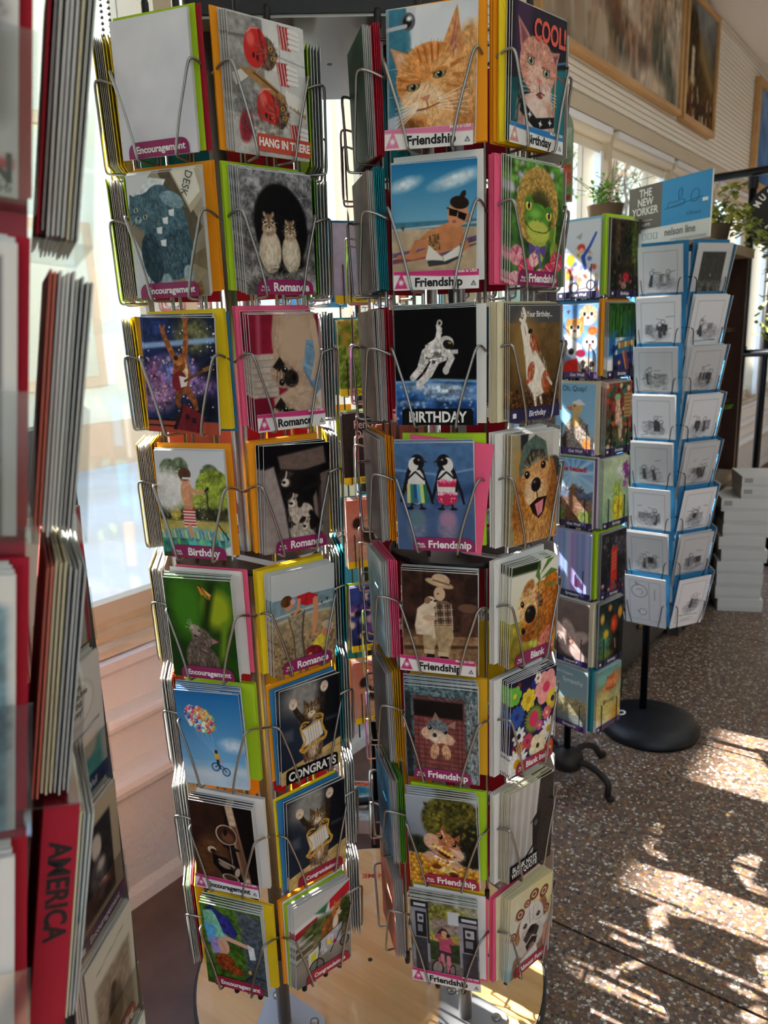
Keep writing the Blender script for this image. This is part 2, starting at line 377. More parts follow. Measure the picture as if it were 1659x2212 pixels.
for my in MULL:
    wi += 1
    wdw = struct(bpy.data.objects.new('window_%d' % wi, mesh('window', box_v(WX - .2, my - .028, SILL, WX - .03, my + .028, HEAD), CUBE_F, M_FRAME))); COL.objects.link(wdw)
    box('pane', (GX - .003, prev, SILL), (GX + .003, my - .028, HEAD), M_GLASS, wdw)
    box('bottom_rail', (GX - .02, prev, SILL), (GX + .02, my - .028, SILL + .045), M_FRAME, wdw)
    if prev > Y0 and 2.0 < my:
        ln = my - .028 - prev
        v, f = lathe([(.030, 0), (.030, ln)], 14); me = mesh('shade_roll', [(x, z, y) for x, y, z in v], [tuple(reversed(q)) for q in f], M_SHADE, False)
        ob('shade_roll', me, wdw, (WX - .045, prev, HEAD - .04))
        box('shade_cassette', (WX - .07, prev + .01, HEAD - .035), (WX - .002, my - .04, HEAD - .005), M_ALU, wdw)
        box('shade_hem', (WX - .062, prev + .015, HEAD - .118), (WX - .057, my - .045, HEAD - .06), M_SHADE, wdw)
        box('side_track', (WX - .09, my - .075, SILL), (WX - .05, my - .03, HEAD - .11), M_ALU, wdw)
    prev = my + .028
# beaded chain by the mullion at the upper left
for cy in (1.165, 1.185):
    ch = thing('shade_chain', 'beaded pull chain in the upper left window, %s strand' % ('left' if cy < 1.17 else 'right'), 'chain', (WX - .02, cy, 1.60), group='window shade chains')
    ob('cord', tube_me('cord', [(0, 0, 0), (0, 0, .8)], .0008, M_ALU, 5), ch)
    for i in range(66): ob('bead', chain_l, ch, (0, 0, .006 + i * .012))

ceil = struct(ob('ceiling', mesh('ceiling', box_v(WX - .25, Y0, CEIL, X1, Y1, CEIL + .1), CUBE_F, M_CEIL)))
M_BEAM = mat('cream_ceiling_beam', 'd5cbb6', .8, bump=(30, .3))
for bx in (-1.02, 1.4, 3.4):
    struct(ob('trim_3' if bx < 0 else 'trim_4' if bx < 2 else 'trim_5', mesh('beam', box_v(bx - .14, Y0, CEIL - .16, bx + .14, Y1, CEIL), CUBE_F, M_BEAM)), 'cream ceiling beam')
struct(ob('wall_right', mesh('wall_right', box_v(X1, Y0, 0, X1 + .1, Y1, CEIL), CUBE_F, M_WALL)))
wb = struct(ob('wall_back', mesh('wall_back', box_v(WX, Y0 - .1, 0, X1, Y0, .75), CUBE_F, M_WALL)))
ob('wall_header', mesh('wall_header', box_v(WX, Y0 - .1, 2.45, X1, Y0, CEIL), CUBE_F, M_WALL), wb)
sf = struct(ob('window_15', mesh('window', box_v(WX, Y0 - .08, .75, WX + .15, Y0 - .02, 2.45), CUBE_F, M_FRAME)), 'shop front window')  # unseen window added behind the camera to light the card fronts
ob('fill_window_pier', mesh('fill_window_pier', box_v(WX + .15, Y0 - .1, .75, WX + 3.15, Y0, 2.45), CUBE_F, M_WALL), wb)  # closes part of the added window to dim its fill light
for q in (2, 3):
    xa = WX + .15 + q * 1.5; box('mullion', (xa + 1.44, Y0 - .08, .75), (xa + 1.5, Y0 - .02, 2.45), M_FRAME, sf); box('pane', (xa, Y0 - .053, .75), (xa + 1.44, Y0 - .047, 2.45), M_GLASS, sf)
struct(ob('wall_far', mesh('wall_far', box_v(WX, Y1, 0, X1, Y1 + .1, CEIL), CUBE_F, M_WALL)))
M_TUBE = mat('fill_tube', 'ffffff', .5, emit=('fff4e4', 3.0))
for x, y in FILL_LAMPS:
    hb = box('fill_batten', (x - .09, y - .63, 2.85), (x + .09, y + .63, 2.95), M_ALU, ceil)  # out-of-view housing added around the fill lights
    for yy in (-.5, .5): ob('fill_cord', tube_me('fill_cord', [(x, y + yy, 2.95), (x, y + yy, 3.42)], .004, M_BLACK, 6), hb)

# ------------------------------------------------------------------ outside: street, facade, bare tree
M_STREET = mat('pale_pavement', 'e2dccf', .9, noise=(1.2, 'd8ccb8', 6))
struct(ob('ground', mesh('ground', box_v(-30, -25, -.2, WX - .22, 40, -.1), CUBE_F, M_STREET)))
M_STUCCO = mat('cream_stucco', 'f3e6c4', .9, noise=(.9, 'efdcb2', 5))
M_TAN = mat('tan_stone', 'd8b48a', .9)
fa = thing('facade', 'sunny cream stucco building across the street', 'building', (-8.6, 6, -.1))
box('wall', (-.4, -22, 0), (0, 22, 7.0), M_STUCCO, fa)
box('band', (0, -22, .0), (.05, 22, .55), M_TAN, fa)
box('cornice', (0, -22, 6.5), (.12, 22, 6.8), M_TAN, fa)
M_PANEG = mat('far_window_glass', 'd2c29c', .3)
for i in range(11):
    y = -19 + i * 3.6
    for z0, z1 in ((1.0, 2.9), (3.9, 5.7)):
        fr = box('window', (0, y - .62, z0), (.06, y + .62, z1), M_TAN, fa)
        box('pane', (.06, y - .5, z0 + .12), (.07, y + .5, z1 - .12), M_PANEG, fr)
    box('pilaster', (0, y + 1.6, .55), (.12, y + 2.0, 6.5), M_TAN, fa)
def bare_tree(loc, h, seed, label):
    rn = random.Random(seed); t = thing('bare_tree', label, 'tree', loc); m = mat('bark', '6b5844', .9)
    V, F = [], []
    def grow(p, d, l, r, lev, V, F):
        pts = [p]; q = Vector(p); dd = Vector(d)
        for i in range(4):
            dd = (dd + Vector((rn.uniform(-.2, .2), rn.uniform(-.2, .2), rn.uniform(-.05, .15)))).normalized(); q = q + dd * l / 4; pts.append(q.copy())
        v, f = tube(pts, r, 5, r * .5); b = len(V); V += v; F += [tuple(i + b for i in x) for x in f]
        if lev:
            for i in range(4):
                a = rn.uniform(0, 2 * PI); nd = (dd * .7 + Vector((math.cos(a), math.sin(a), rn.uniform(0, .5))) * .8).normalized()
                grow(pts[rn.randint(2, 4)], nd, l * .62, r * .5, lev - 1, V, F)
    v, f = tube([(0, 0, 0), (.05, 0, h * .2), (0, .05, h * .4)], .11, 8, .08); ob('trunk', mesh('trunk', v, f, m, True), t)
    for i in range(5):
        a = i * 1.3; V, F = [], []
        grow(Vector((0, .05, h * (.25 + .03 * i))), Vector((math.cos(a) * .5, math.sin(a) * .5, 1)).normalized(), h * .33, .05, 3, V, F)
        ob('branch', mesh('branch', V, F, m, True), t)
bare_tree((-5.2, 13.0, -.1), 6.0, 4, 'bare street tree beyond the second window from the paintings')
bare_tree((-5.4, 17.5, -.1), 6.4, 9, 'bare street tree farther along the cream building')

# ------------------------------------------------------------------ pictures on the cards (x 0..100, y down)
def a_blank(c): c.G('e6e6ea', 'dcdce2', t=.03, ts=30)
def a_bluecat(c):
    c.G('a39a86', '8b8270', t=.08)
    c.P([(0, 0), (30, 0), (0, 34)], 'cfd6d2'); c.P([(42, 0), (62, 0), (96, 60), (78, 78)], '5c5344'); c.P([(60, 0), (100, 0), (100, 30), (82, 44)], 'c9c2a8')
    c.P([(60, 0), (90, 0), (96, 22), (80, 36)], 'e2ddc8'); c.L([(70, 6), (74, 14)], 1.2, '555044'); c.L([(76, 12), (82, 16), (80, 22)], 1.2, '555044'); c.L([(82, 22), (88, 26)], 1.2, '555044')
    c.P([(0, 60), (30, 120), (10, 134), (0, 134)], 'd5dad8'); c.P([(46, 122), (78, 90), (100, 108), (70, 138)], '9a8d70', t=.05); c.P([(30, 118), (46, 122), (60, 138), (28, 138)], '1c3a52')
    c.P([(10, 20), (28, 4), (50, 8), (44, 18)], 'dfe6e4', t=.1)
    c.ts = 4
    c.E(46, 62, 30, 48, '4c6a74', -14, t=.35); c.E(60, 88, 20, 28, '35505a', 20, t=.35); c.E(28, 92, 13, 26, '2c454f', -8, t=.35)
    c.E(56, 30, 14, 7, '7d99a2', 20, t=.3); c.E(36, 118, 7, 10, '8fabb2', t=.2); c.E(66, 112, 6, 9, '8fabb2', t=.2); c.E(76, 100, 8, 16, '3b5660', -20, t=.3)
    c.E(18, 42, 17, 20, '55737d', -10, t=.3); c.P([(4, 30), (10, 22), (16, 30)], '3c5862'); c.E(13, 38, 2.6, 3, 'd0d6b0'); c.E(13.4, 38.4, 1.3, 2, '101010'); c.E(22, 46, 2.4, 2.2, 'd0d6b0'); c.E(22, 46.3, 1.2, 1.6, '101010')
    c.E(14, 52, 6, 4, 'a3bcc2'); c.E(13, 50, 2, 1.5, '223038')
    for x, y in ((48, 52), (40, 62), (44, 74), (30, 8)): c.P([(x - 4, y - 3), (x + 4, y - 4), (x + 3, y + 4), (x - 3, y + 3)], 'e2ebea')
def a_guitar(c):
    c.G('101a3c', '18244e', t=.5, ts=25); c.ts = 9
    for x, y, r, k in ((70, 20, 26, '5a5a3c'), (30, 70, 30, '8a5a86'), (75, 75, 24, '7a5c8e'), (45, 60, 22, '6e78b8'), (15, 95, 22, '8c6a90'), (80, 110, 22, '0c1020'), (20, 15, 18, '20346c'), (90, 60, 14, '0c0e1c')): c.E(x, y, r, r * .8, k, 0, 16, t=.6, ts=5)
    c.P([(0, 30), (100, 22), (100, 28), (0, 37)], '8fb0d6', 4)
    c.D(60, 0, 0, 100, 110, .9, ['ffffff', 'cfe0ff', 'e8d0f0'], 5); c.D(60, 0, 45, 70, 100, 1.6, ['c88fb0', 'a88fd0', 'd8b0c0'], 8)
    c.R(0, 122, 100, 140, 'a84a34'); c.R(0, 120, 60, 123, '1c1014'); c.R(0, 128, 70, 130, '2a1418')
    f = 'a5602c'; c.ts = 3
    c.L([(46, 52), (34, 30), (28, 16)], 8, f, 6, t=.35); c.L([(56, 52), (60, 26), (60, 6)], 8, f, 6, t=.35)
    c.L([(28, 16), (25, 10)], 3, f); c.L([(28, 16), (31, 10)], 3, f); c.L([(60, 6), (57, 0)], 3, f); c.L([(60, 6), (64, 1)], 3, f)
    c.E(52, 66, 12, 24, 'a35a26', t=.35); c.E(56, 64, 5, 16, 'e0c498', t=.2); c.E(50, 54, 8, 9, '8a4a20', t=.4); c.E(48, 50, 7, 6, 'b06a30', t=.3); c.E(45, 47, 3, 3, '301810')
    c.L([(48, 84), (44, 98), (46, 104)], 10, '7a4420', 6, t=.3); c.L([(58, 84), (68, 98), (70, 106)], 10, '8a4c24', 6, t=.3)
    c.E(48, 74, 10, 12, '7c1822', 20); c.P([(48, 68), (60, 70), (58, 80), (50, 82)], 'e8e4dc'); c.L([(56, 74), (84, 60)], 3, '6a3c1c'); c.L([(84, 60), (91, 57)], 5, '8a5a2c')
    c.P([(52, 100), (82, 116), (72, 136), (36, 132)], '6e141e', t=.2); c.P([(36, 132), (52, 100), (50, 112), (40, 134)], '2a0a10'); c.R(54, 114, 60, 120, '2c0c12'); c.R(63, 118, 69, 124, '2c0c12')
def a_boyhose(c):
    c.G('d3d6d8', 'e0e0da'); c.ts = 5
    for x, y, r in ((20, 24, 14), (36, 20, 12), (78, 30, 14)): c.E(x, y, r, r, '6f7c5e', 0, 3, t=.4)
    c.E(82, 48, 26, 26, '8a9a34', 0, 3, t=.4); c.R(0, 54, 100, 86, '8f9c3c', 6, t=.35); c.R(0, 72, 100, 92, '3e3c26', 6, t=.6); c.E(24, 80, 8, 8, 'b8a83a', 0, 3, t=.3); c.R(0, 88, 100, 104, 'b7aa5a', 5, t=.1)
    c.E(16, 50, 26, 26, 'eceae2', 0, 16, t=.08); c.D(160, 0, 20, 70, 92, .55, ['ffffff', 'f0ead8'], 4)
    c.E(50, 112, 58, 14, '7fb0a8', t=.2, ts=8)
    for i in range(24): c.L([(2 + i * 4.2, 102), (4 + i * 4.2, 113)], 1.6, ['e6e0a0', '4e9a92', '3a6a9a', 'a8c060'][i % 4])
    c.R(0, 112, 92, 132, '4fa38f', 1, t=.4, ts=9)
    for i in range(8): c.L([(i * 12, 114), (i * 12 + 4, 131)], 3, ['2f8a78', '7cc0c8', '9ac85a'][i % 3])
    c.R(0, 131, 100, 140, '3c5a30', 2, t=.4)
    s = 'd79a72'; c.L([(44, 64), (43, 78)], 13, s, 12, t=.1); c.E(43, 52, 9, 15, s, t=.12); c.L([(46, 46), (58, 52), (70, 50)], 5.5, s, 4); c.E(42, 32, 8, 9.5, s); c.E(42, 29, 9, 8.5, '5a3a26', -10, t=.2); c.R(38, 33, 51, 35.6, 'e8e8ea')
    c.L([(70, 50), (74, 46)], 3, '252522'); c.L([(72, 52), (72, 70), (82, 88), (98, 110)], 1.8, '252822')
    for i in range(6): c.R(35, 74 + i * 3.8, 53, 76 + i * 3.8, 'c8302e'); c.R(35, 76 + i * 3.8, 53, 77.8 + i * 3.8, 'efe6e0')
    c.L([(43, 96), (45, 108)], 6, s, 5)
def a_kitten(c):
    c.G('2f5a14', '16300c', t=.3); c.E(76, 40, 22, 26, '9aa81c', 0, 18); c.E(30, 40, 22, 40, '3e7a16', 0, 20); c.L([(70, 10), (55, 70), (62, 110)], 12, '1c3208', 8, sf=10); c.L([(84, 60), (74, 110)], 9, '6a8a18', sf=10); c.E(10, 110, 20, 24, '1a3a0e', 0, 14)
    c.P([(52, 8), (60, 12), (62, 22), (55, 20)], 'd98a2c'); c.P([(60, 14), (68, 22), (66, 28), (60, 22)], 'e8a84a'); c.L([(55, 10), (66, 26)], 1.2, '2c1a0a'); c.L([(53, 9), (61, 13)], .9, '2c1a0a')
    c.ts = 3; f = '6a5a4c'; c.E(46, 116, 24, 30, '4a3e36', 8, t=.5); c.E(36, 104, 16, 24, f, 8, t=.4); c.E(40, 126, 26, 20, '443a32', t=.5)
    c.E(50, 80, 15, 13, f, 40, t=.35); c.E(46, 72, 8, 8, '8a7a6a', t=.25); c.E(45, 66, 4, 4, '9a8a78'); c.E(46, 63.5, 2, 1.4, '8a5a50'); c.P([(48, 84), (62, 94), (64, 84)], '3c322c'); c.P([(62, 84), (78, 86), (66, 92)], '4a3e38'); c.P([(52, 86), (60, 91), (61, 86)], '8a6a60')
    c.L([(50, 74), (54, 75)], 1.6, '1a1410'); c.L([(46, 66), (42, 58)], .5, 'cfc8b8'); c.L([(47, 66), (47, 56)], .5, 'cfc8b8')
    for i in range(7): c.L([(26 + i * 6, 124), (24 + i * 6.4, 136)], 1.6, '221c18')
    c.D(40, 0, 118, 100, 140, 1.5, ['1e3c10', '2c5216'], 4, 4)
def a_balloons(c):
    c.G('1f6aa6', '7fb4d8', 0, 110); c.G('86b8d8', 'c9d4da', 100, 140, .05); c.E(84, 74, 18, 9, 'c9dbe4', 0, 12, t=.1); c.E(92, 112, 20, 6, 'c8d8e2', 0, 8); c.E(30, 120, 40, 8, 'd2dbe0', 0, 14)
    rn = random.Random(6); K = ['d8472e', 'e98a4a', 'f2efe6', '6fa8c8', 'c85a8a', '4a5aa0', '7aa85a', 'e0b04a', 'e06a5a', '8fd0d8']
    for _ in range(150):
        a, r = rn.uniform(0, 2 * PI), math.sqrt(rn.random()); x, y = 36 + 23 * r * math.cos(a), 40 + 17 * r * math.sin(a) + (36 + 23 * r * math.cos(a) - 36) * .25
        k = rn.choice(K); c.E(x, y, 3, 3.5, k); c.E(x - 1, y - 1, .8, .9, 'ffffff', 0, 2)
    for x in (26, 34, 42, 50): c.L([(x, 58), (56, 92)], .4, 'b8ccd8')
    for x, y in ((52, 108), (68, 114)):
        c.E(x, y, 6.4, 6.4, '1c2430'); c.E(x, y, 5, 5, '8fb8d4')
    c.L([(52, 108), (58, 104), (64, 107), (68, 114)], 1.3, '2a2a34'); c.L([(56, 92), (57, 102)], 4.5, '20304e'); c.E(56, 92, 4, 5, 'd8a83a'); c.E(55.5, 85.5, 2.4, 3, '3a241a'); c.L([(57, 102), (60, 110)], 2.6, '28365a'); c.L([(58, 93), (64, 101)], 1.8, 'c89070')
def a_banjo(c):
    c.G('2a1810', '4a2c1a', t=.2); c.R(0, 0, 22, 140, '341c14', 8, t=.2); c.R(56, 0, 100, 140, '120a07', 5); c.P([(58, 0), (70, 0), (92, 140), (80, 140)], 'c8a888', 3, t=.15); c.P([(66, 30), (74, 30), (88, 110), (76, 110)], '6a4630', 6)
    c.E(30, 90, 30, 36, '5a3820', 0, 16, t=.2); c.E(56, 46, 17, 15.5, 'c8b098', 20); c.E(56.5, 46, 15.5, 14, '3c2216', 20); c.E(58, 50, 10, 8, '6a422c', 20, 5); c.E(55, 42, 3, 6, '1a0e0a', 10); c.E(62, 66, 14, 3, '1c100c', 10)
    c.E(30, 74, 7, 5.5, 'cbb8a0', t=.2); c.E(32, 76, 5, 4, '2a1a14'); c.P([(30, 80), (52, 84), (70, 96), (72, 104), (44, 112), (30, 96)], '0e0a09', 2, t=.3); c.L([(40, 88), (64, 96)], 3, 'a89078'); c.E(48, 96, 10, 4, '8a7460', 20, 2); c.E(68, 104, 4, 8, 'b8a088', 20, 2); c.E(56, 116, 14, 7, 'c0ab92', 10); c.E(56, 115, 11, 5, '4a3020', 10)
    c.L([(60, 62), (62, 100)], .7, 'c8b8a0')
def a_tiedye(c):
    c.G('4a6a1e', '3a5a1a', t=.4, ts=6); c.P([(58, 0), (100, 6), (100, 140), (66, 140), (70, 80)], '4a5258', 5, t=.35, ts=4); c.L([(66, 118), (76, 108), (96, 110)], 2.6, '14161a', sf=3); c.D(8, 60, 0, 68, 140, 2, ['6a8a2a'], 4, 4)
    c.P([(8, 6), (18, 0), (40, 14), (28, 24)], '2c2a6a', t=.2); c.P([(4, 12), (20, 8), (44, 44), (30, 60), (8, 52)], '7fc0a0', 2, t=.2); c.P([(4, 30), (24, 36), (20, 62), (8, 66)], '5aa8d0', 3, t=.15); c.P([(10, 56), (36, 52), (32, 78), (14, 84)], '9a8ac0', 3, t=.15)
    c.P([(26, 16), (46, 14), (60, 40), (54, 50), (36, 44)], '2e2f7a', 1, t=.3); c.E(34, 66, 9, 14, 'd8a488', -12); c.L([(40, 52), (60, 56), (78, 60)], 8, 'd8a48c', 6); c.L([(30, 60), (36, 76), (28, 80)], 6, 'd2987c', 5); c.P([(74, 54), (84, 58), (86, 78), (76, 80)], 'e8e6e0', t=.1)
    c.ts = 3; c.E(34, 94, 17, 14, '8a3c18', 12, t=.45); c.E(48, 104, 14, 9, '7a3412', 14, t=.45); c.P([(44, 96), (66, 106), (50, 114)], '8a4018', t=.3); c.E(74, 102, 2.6, 3.4, 'e0b03a')
def a_hockey(c):
    c.G('cfcdc8', 'b9b5ae', t=.06); c.R(0, 0, 44, 140, '8e8c88', 3, t=.25, ts=7); c.R(46, 0, 100, 50, 'd6d4cf', 1, t=.04); c.L([(60, 34), (100, 40)], .9, '777'*2); c.L([(66, 0), (64, 140)], .9, '8a8680'); c.L([(0, 22), (40, 20)], 3, '6a6864')
    c.R(0, 100, 100, 140, 'bdb9b2', 3, t=.15)
    for x, y in ((32, 30), (44, 90)):
        c.E(x + 16, y + 4, 13, 17, '5a4a3c', 0, t=.45, ts=4); c.E(x + 22, y - 2, 2.2, 2.4, 'd0902a'); c.E(x + 22, y - 2, 1, 1.4, '101010'); c.E(x + 24, y + 8, 2.2, 2.4, 'd0902a'); c.E(x + 24, y + 8, 1, 1.4, '101010'); c.E(x + 28, y + 4, 3.4, 4.6, '8a7460')
        c.E(x + 2, y, 15, 21, 'c22a26', 8); c.E(x - 4, y - 8, 5, 7, 'e06058', 0, 4); c.L([(x + 8, y - 18), (x + 14, y + 18)], 3, '8a1a1a'); c.E(x - 1, y + 8, 1.6, 3, '400c0c'); c.E(x + 4, y + 10, 1.6, 3, '400c0c')
    c.P([(2, 60), (20, 52), (24, 60), (6, 72)], 'd0ccc4'); c.P([(10, 52), (30, 52), (98, 90), (98, 96), (24, 62)], 'a07848', t=.1); c.L([(30, 56), (60, 72)], 2, '5a3c20')
    for i in range(5): c.E(74 + i * 5, 76 + i * 1.6, 3.2, 9, 'e4dfd8', -10)
    c.E(40, 116, 28, 12, '9a948c', 10, 3, t=.4, ts=4); c.E(16, 112, 9, 18, '8a3038', 10, 3, t=.3)
def a_chipmunks(c):
    c.G('6f7074', '7c7874'); c.T(.75, 7); c.T(.5, 3); c.E(28, 120, 30, 20, '5a5450', 0, 10, t=.6, ts=4)
    rn = random.Random(3)
    for _ in range(60): x, y = rn.uniform(0, 100), rn.uniform(0, 140); c.L([(x, y), (x + rn.uniform(-9, 9), y + rn.uniform(3, 14))], 1, rn.choice(['2a282a', 'c2bab0', '4a464a']), sf=2)
    c.E(54, 62, 38, 46, '0d0c0d', -8, 4); c.E(52, 96, 34, 12, '1a1716', 0, 6)
    for x, y, k in ((36, 76, 1.0), (64, 78, .85)):
        c.E(x, y + 12 * k, 14 * k, 24 * k, 'b4a590', t=.25, ts=4); c.E(x, y + 10 * k, 8 * k, 18 * k, 'd9cdb8', 0, 4, t=.2, ts=4); c.E(x, y - 18 * k, 8.5 * k, 10 * k, '8a6f58', t=.25, ts=3)
        c.P([(x - 8 * k, y - 24 * k), (x - 6 * k, y - 36 * k), (x - 2 * k, y - 26 * k)], '8a7464'); c.P([(x + 8 * k, y - 24 * k), (x + 6 * k, y - 36 * k), (x + 2 * k, y - 26 * k)], '8a7464')
        for q in (-1, 1): c.E(x + q * 4.4 * k, y - 19 * k, 2.6 * k, 3 * k, 'd8ccb8'); c.E(x + q * 4.4 * k, y - 19 * k, 1.4 * k, 1.9 * k, '0a0a0a')
        c.E(x, y - 12 * k, 2 * k, 1.6 * k, '2a1c18'); c.E(x, y - 9 * k, 4 * k, 3 * k, 'cbbba4', 0, 3); c.E(x + 2, y - 2, 3 * k, 5 * k, 'c8b8a2', 20)
    c.E(54, 110, 24, 5, '3c342e', 0, 5)
def a_pugs(c):
    c.G('8a1c34', '7a1630', t=.15); c.R(0, 46, 34, 98, 'b8a89c', 2, t=.1); c.R(0, 60, 30, 63, '9a8a80'); c.R(0, 80, 30, 83, '9a8a80'); c.R(0, 0, 100, 6, '7a1a30'); c.L([(14, 2), (12, 44)], 4, 'b05a6a', sf=6)
    c.P([(60, 100), (100, 90), (100, 140), (50, 140)], 'cfc5b6', 3); c.ts = 6; b = 'b59a80'
    c.P([(36, 0), (92, 0), (100, 60), (84, 96), (48, 90), (30, 50)], b, 4, t=.14); c.E(80, 40, 14, 40, 'c4aa90', -8, 10); c.P([(78, 34), (100, 36), (98, 92), (86, 98), (72, 66)], '6e8ea6', 2, t=.2); c.L([(72, 58), (98, 70)], 3, '8fb0c4')
    c.L([(88, 20), (96, 60), (92, 80)], 9, 'c8ae94', 8); c.P([(30, 96), (80, 84), (92, 110), (60, 134), (34, 136)], 'bda288', 4, t=.12)
    c.E(46, 74, 18, 16, 'a88c74', 20, t=.2); c.E(58, 76, 11, 12, '2c2420', 0, 3, t=.2); c.P([(32, 58), (44, 48), (48, 62), (36, 70)], '241c1a'); c.E(46, 64, 4, 4, '14100e'); c.E(47, 63, 1, 1, 'e0d8d0'); c.E(40, 80, 3.6, 3.6, '14100e'); c.L([(34, 74), (44, 90)], 2, '4a3a30'); c.L([(38, 90), (50, 96)], 2.4, '2a201c')
    c.E(44, 120, 17, 13, 'a88e78', 10, t=.2); c.E(52, 126, 11, 9, '2a2220', 0, 3, t=.2); c.P([(30, 110), (38, 104), (42, 116), (32, 124)], '241c1a'); c.L([(40, 116), (46, 118)], 2, '18120f'); c.L([(60, 118), (70, 128)], 1.4, '7a6450')
def a_puppies(c):
    c.G('0c0a0b', '1a1516'); c.P([(20, 14), (90, 4), (94, 26), (60, 34), (24, 30)], '6a5850', 4, t=.1); c.P([(0, 30), (14, 26), (30, 80), (40, 140), (0, 140)], '9a8c86', 4, t=.08); c.P([(84, 40), (100, 36), (100, 140), (88, 140)], '6a5c56', 3, t=.1); c.R(80, 44, 86, 130, '3a302c', 3); c.P([(30, 36), (86, 30), (82, 70), (40, 66)], '141012', 4)
    c.L([(74, 46), (80, 100)], 6, '7a6860', sf=3)
    c.ts = 4
    c.P([(36, 108), (58, 98), (76, 116), (84, 140), (44, 140)], 'a89a8c', 5, t=.25); c.E(46, 84, 10, 20, 'b0a294', -14, t=.25)
    for x, y, k in ((34, 44, 1), (44, 72, .9), (64, 104, .8)):
        c.E(x, y, 11 * k, 10 * k, '9a8a7c' if k < 1 else '3a302c', t=.3); c.E(x - 3, y + 4, 6 * k, 5 * k, 'cdbfb0', 0, 2); c.E(x - 7 * k, y + 2, 2.4, 2, '17110f'); c.E(x - 2, y - 4, 1.6, 1.7, '0c0808'); c.E(x + 5, y - 2, 1.6, 1.7, '0c0808'); c.E(x + 10 * k, y - 2, 5 * k, 8 * k, '1c1614', 20, t=.3); c.E(x - 6, y - 9 * k, 6 * k, 4 * k, '241c18', -20, t=.3)
    c.E(66, 56, 14, 18, '0e0c0d', 20, 4); c.L([(60, 58), (84, 52)], 6, '1a1616', sf=3); c.E(62, 86, 12, 9, 'b8aa9c', 30, 2, t=.2); c.L([(70, 90), (86, 108)], 7, '141012', sf=3); c.E(86, 112, 4, 6, '8a7c72', 0, 2)
def a_beach(c):
    c.G('c3c5c2', 'b9c0c0', 0, 34); c.G('6f8790', '7e8e90', 34, 64, .14, 6); c.G('a6906c', '8c7350', 62, 140, .2, 5); c.L([(0, 58), (100, 50)], 2, 'cfd2ce', sf=3); c.L([(0, 66), (60, 60), (100, 62)], 2, 'c2bca8', sf=4)
    c.D(160, 0, 88, 100, 140, 1.6, ['5c4a34', 'b8a27c', '6e583c'], 4, 2); c.P([(23, 58), (51, 54), (47, 90), (53, 136), (35, 138), (31, 90)], '54493a', 1); c.P([(24, 58), (48, 54), (44, 90), (49, 136), (37, 138), (33, 90)], '8f8268', 1, t=.25, ts=4); c.E(37, 56, 13, 4, 'b8ab8c', -6); c.E(37, 56.6, 9, 2.4, '6a5e4a', -6)
    s = 'cf8a60'; c.P([(38, 34), (58, 32), (72, 38), (70, 48), (54, 50), (44, 46)], 'b4202a', 1, t=.12); c.L([(68, 44), (68, 70), (64, 92)], 8.5, s, 5); c.L([(64, 92), (70, 94)], 4, s); c.L([(42, 40), (40, 52), (34, 58)], 5, s, 4); c.E(25, 42, 8, 8, s); c.E(22, 38, 9, 7.5, '5a3418', -20, t=.25); c.E(32, 40, 4, 4, 'd8a0a0')
    c.E(76, 106, 16, 10, 'd8c23c', -35, t=.15); c.E(64, 116, 14, 8, '7a1e28', 10, t=.2); c.E(86, 92, 9, 8, s); c.E(88, 84, 10, 6, 'c8b49c', 20); c.L([(84, 108), (88, 124)], 5, s); c.L([(58, 120), (52, 132), (66, 134)], 6, s, 5)
    c.P([(84, 46), (90, 44), (88, 50)], '3a3a38'); c.P([(76, 50), (80, 48), (79, 53)], '3a3a38')
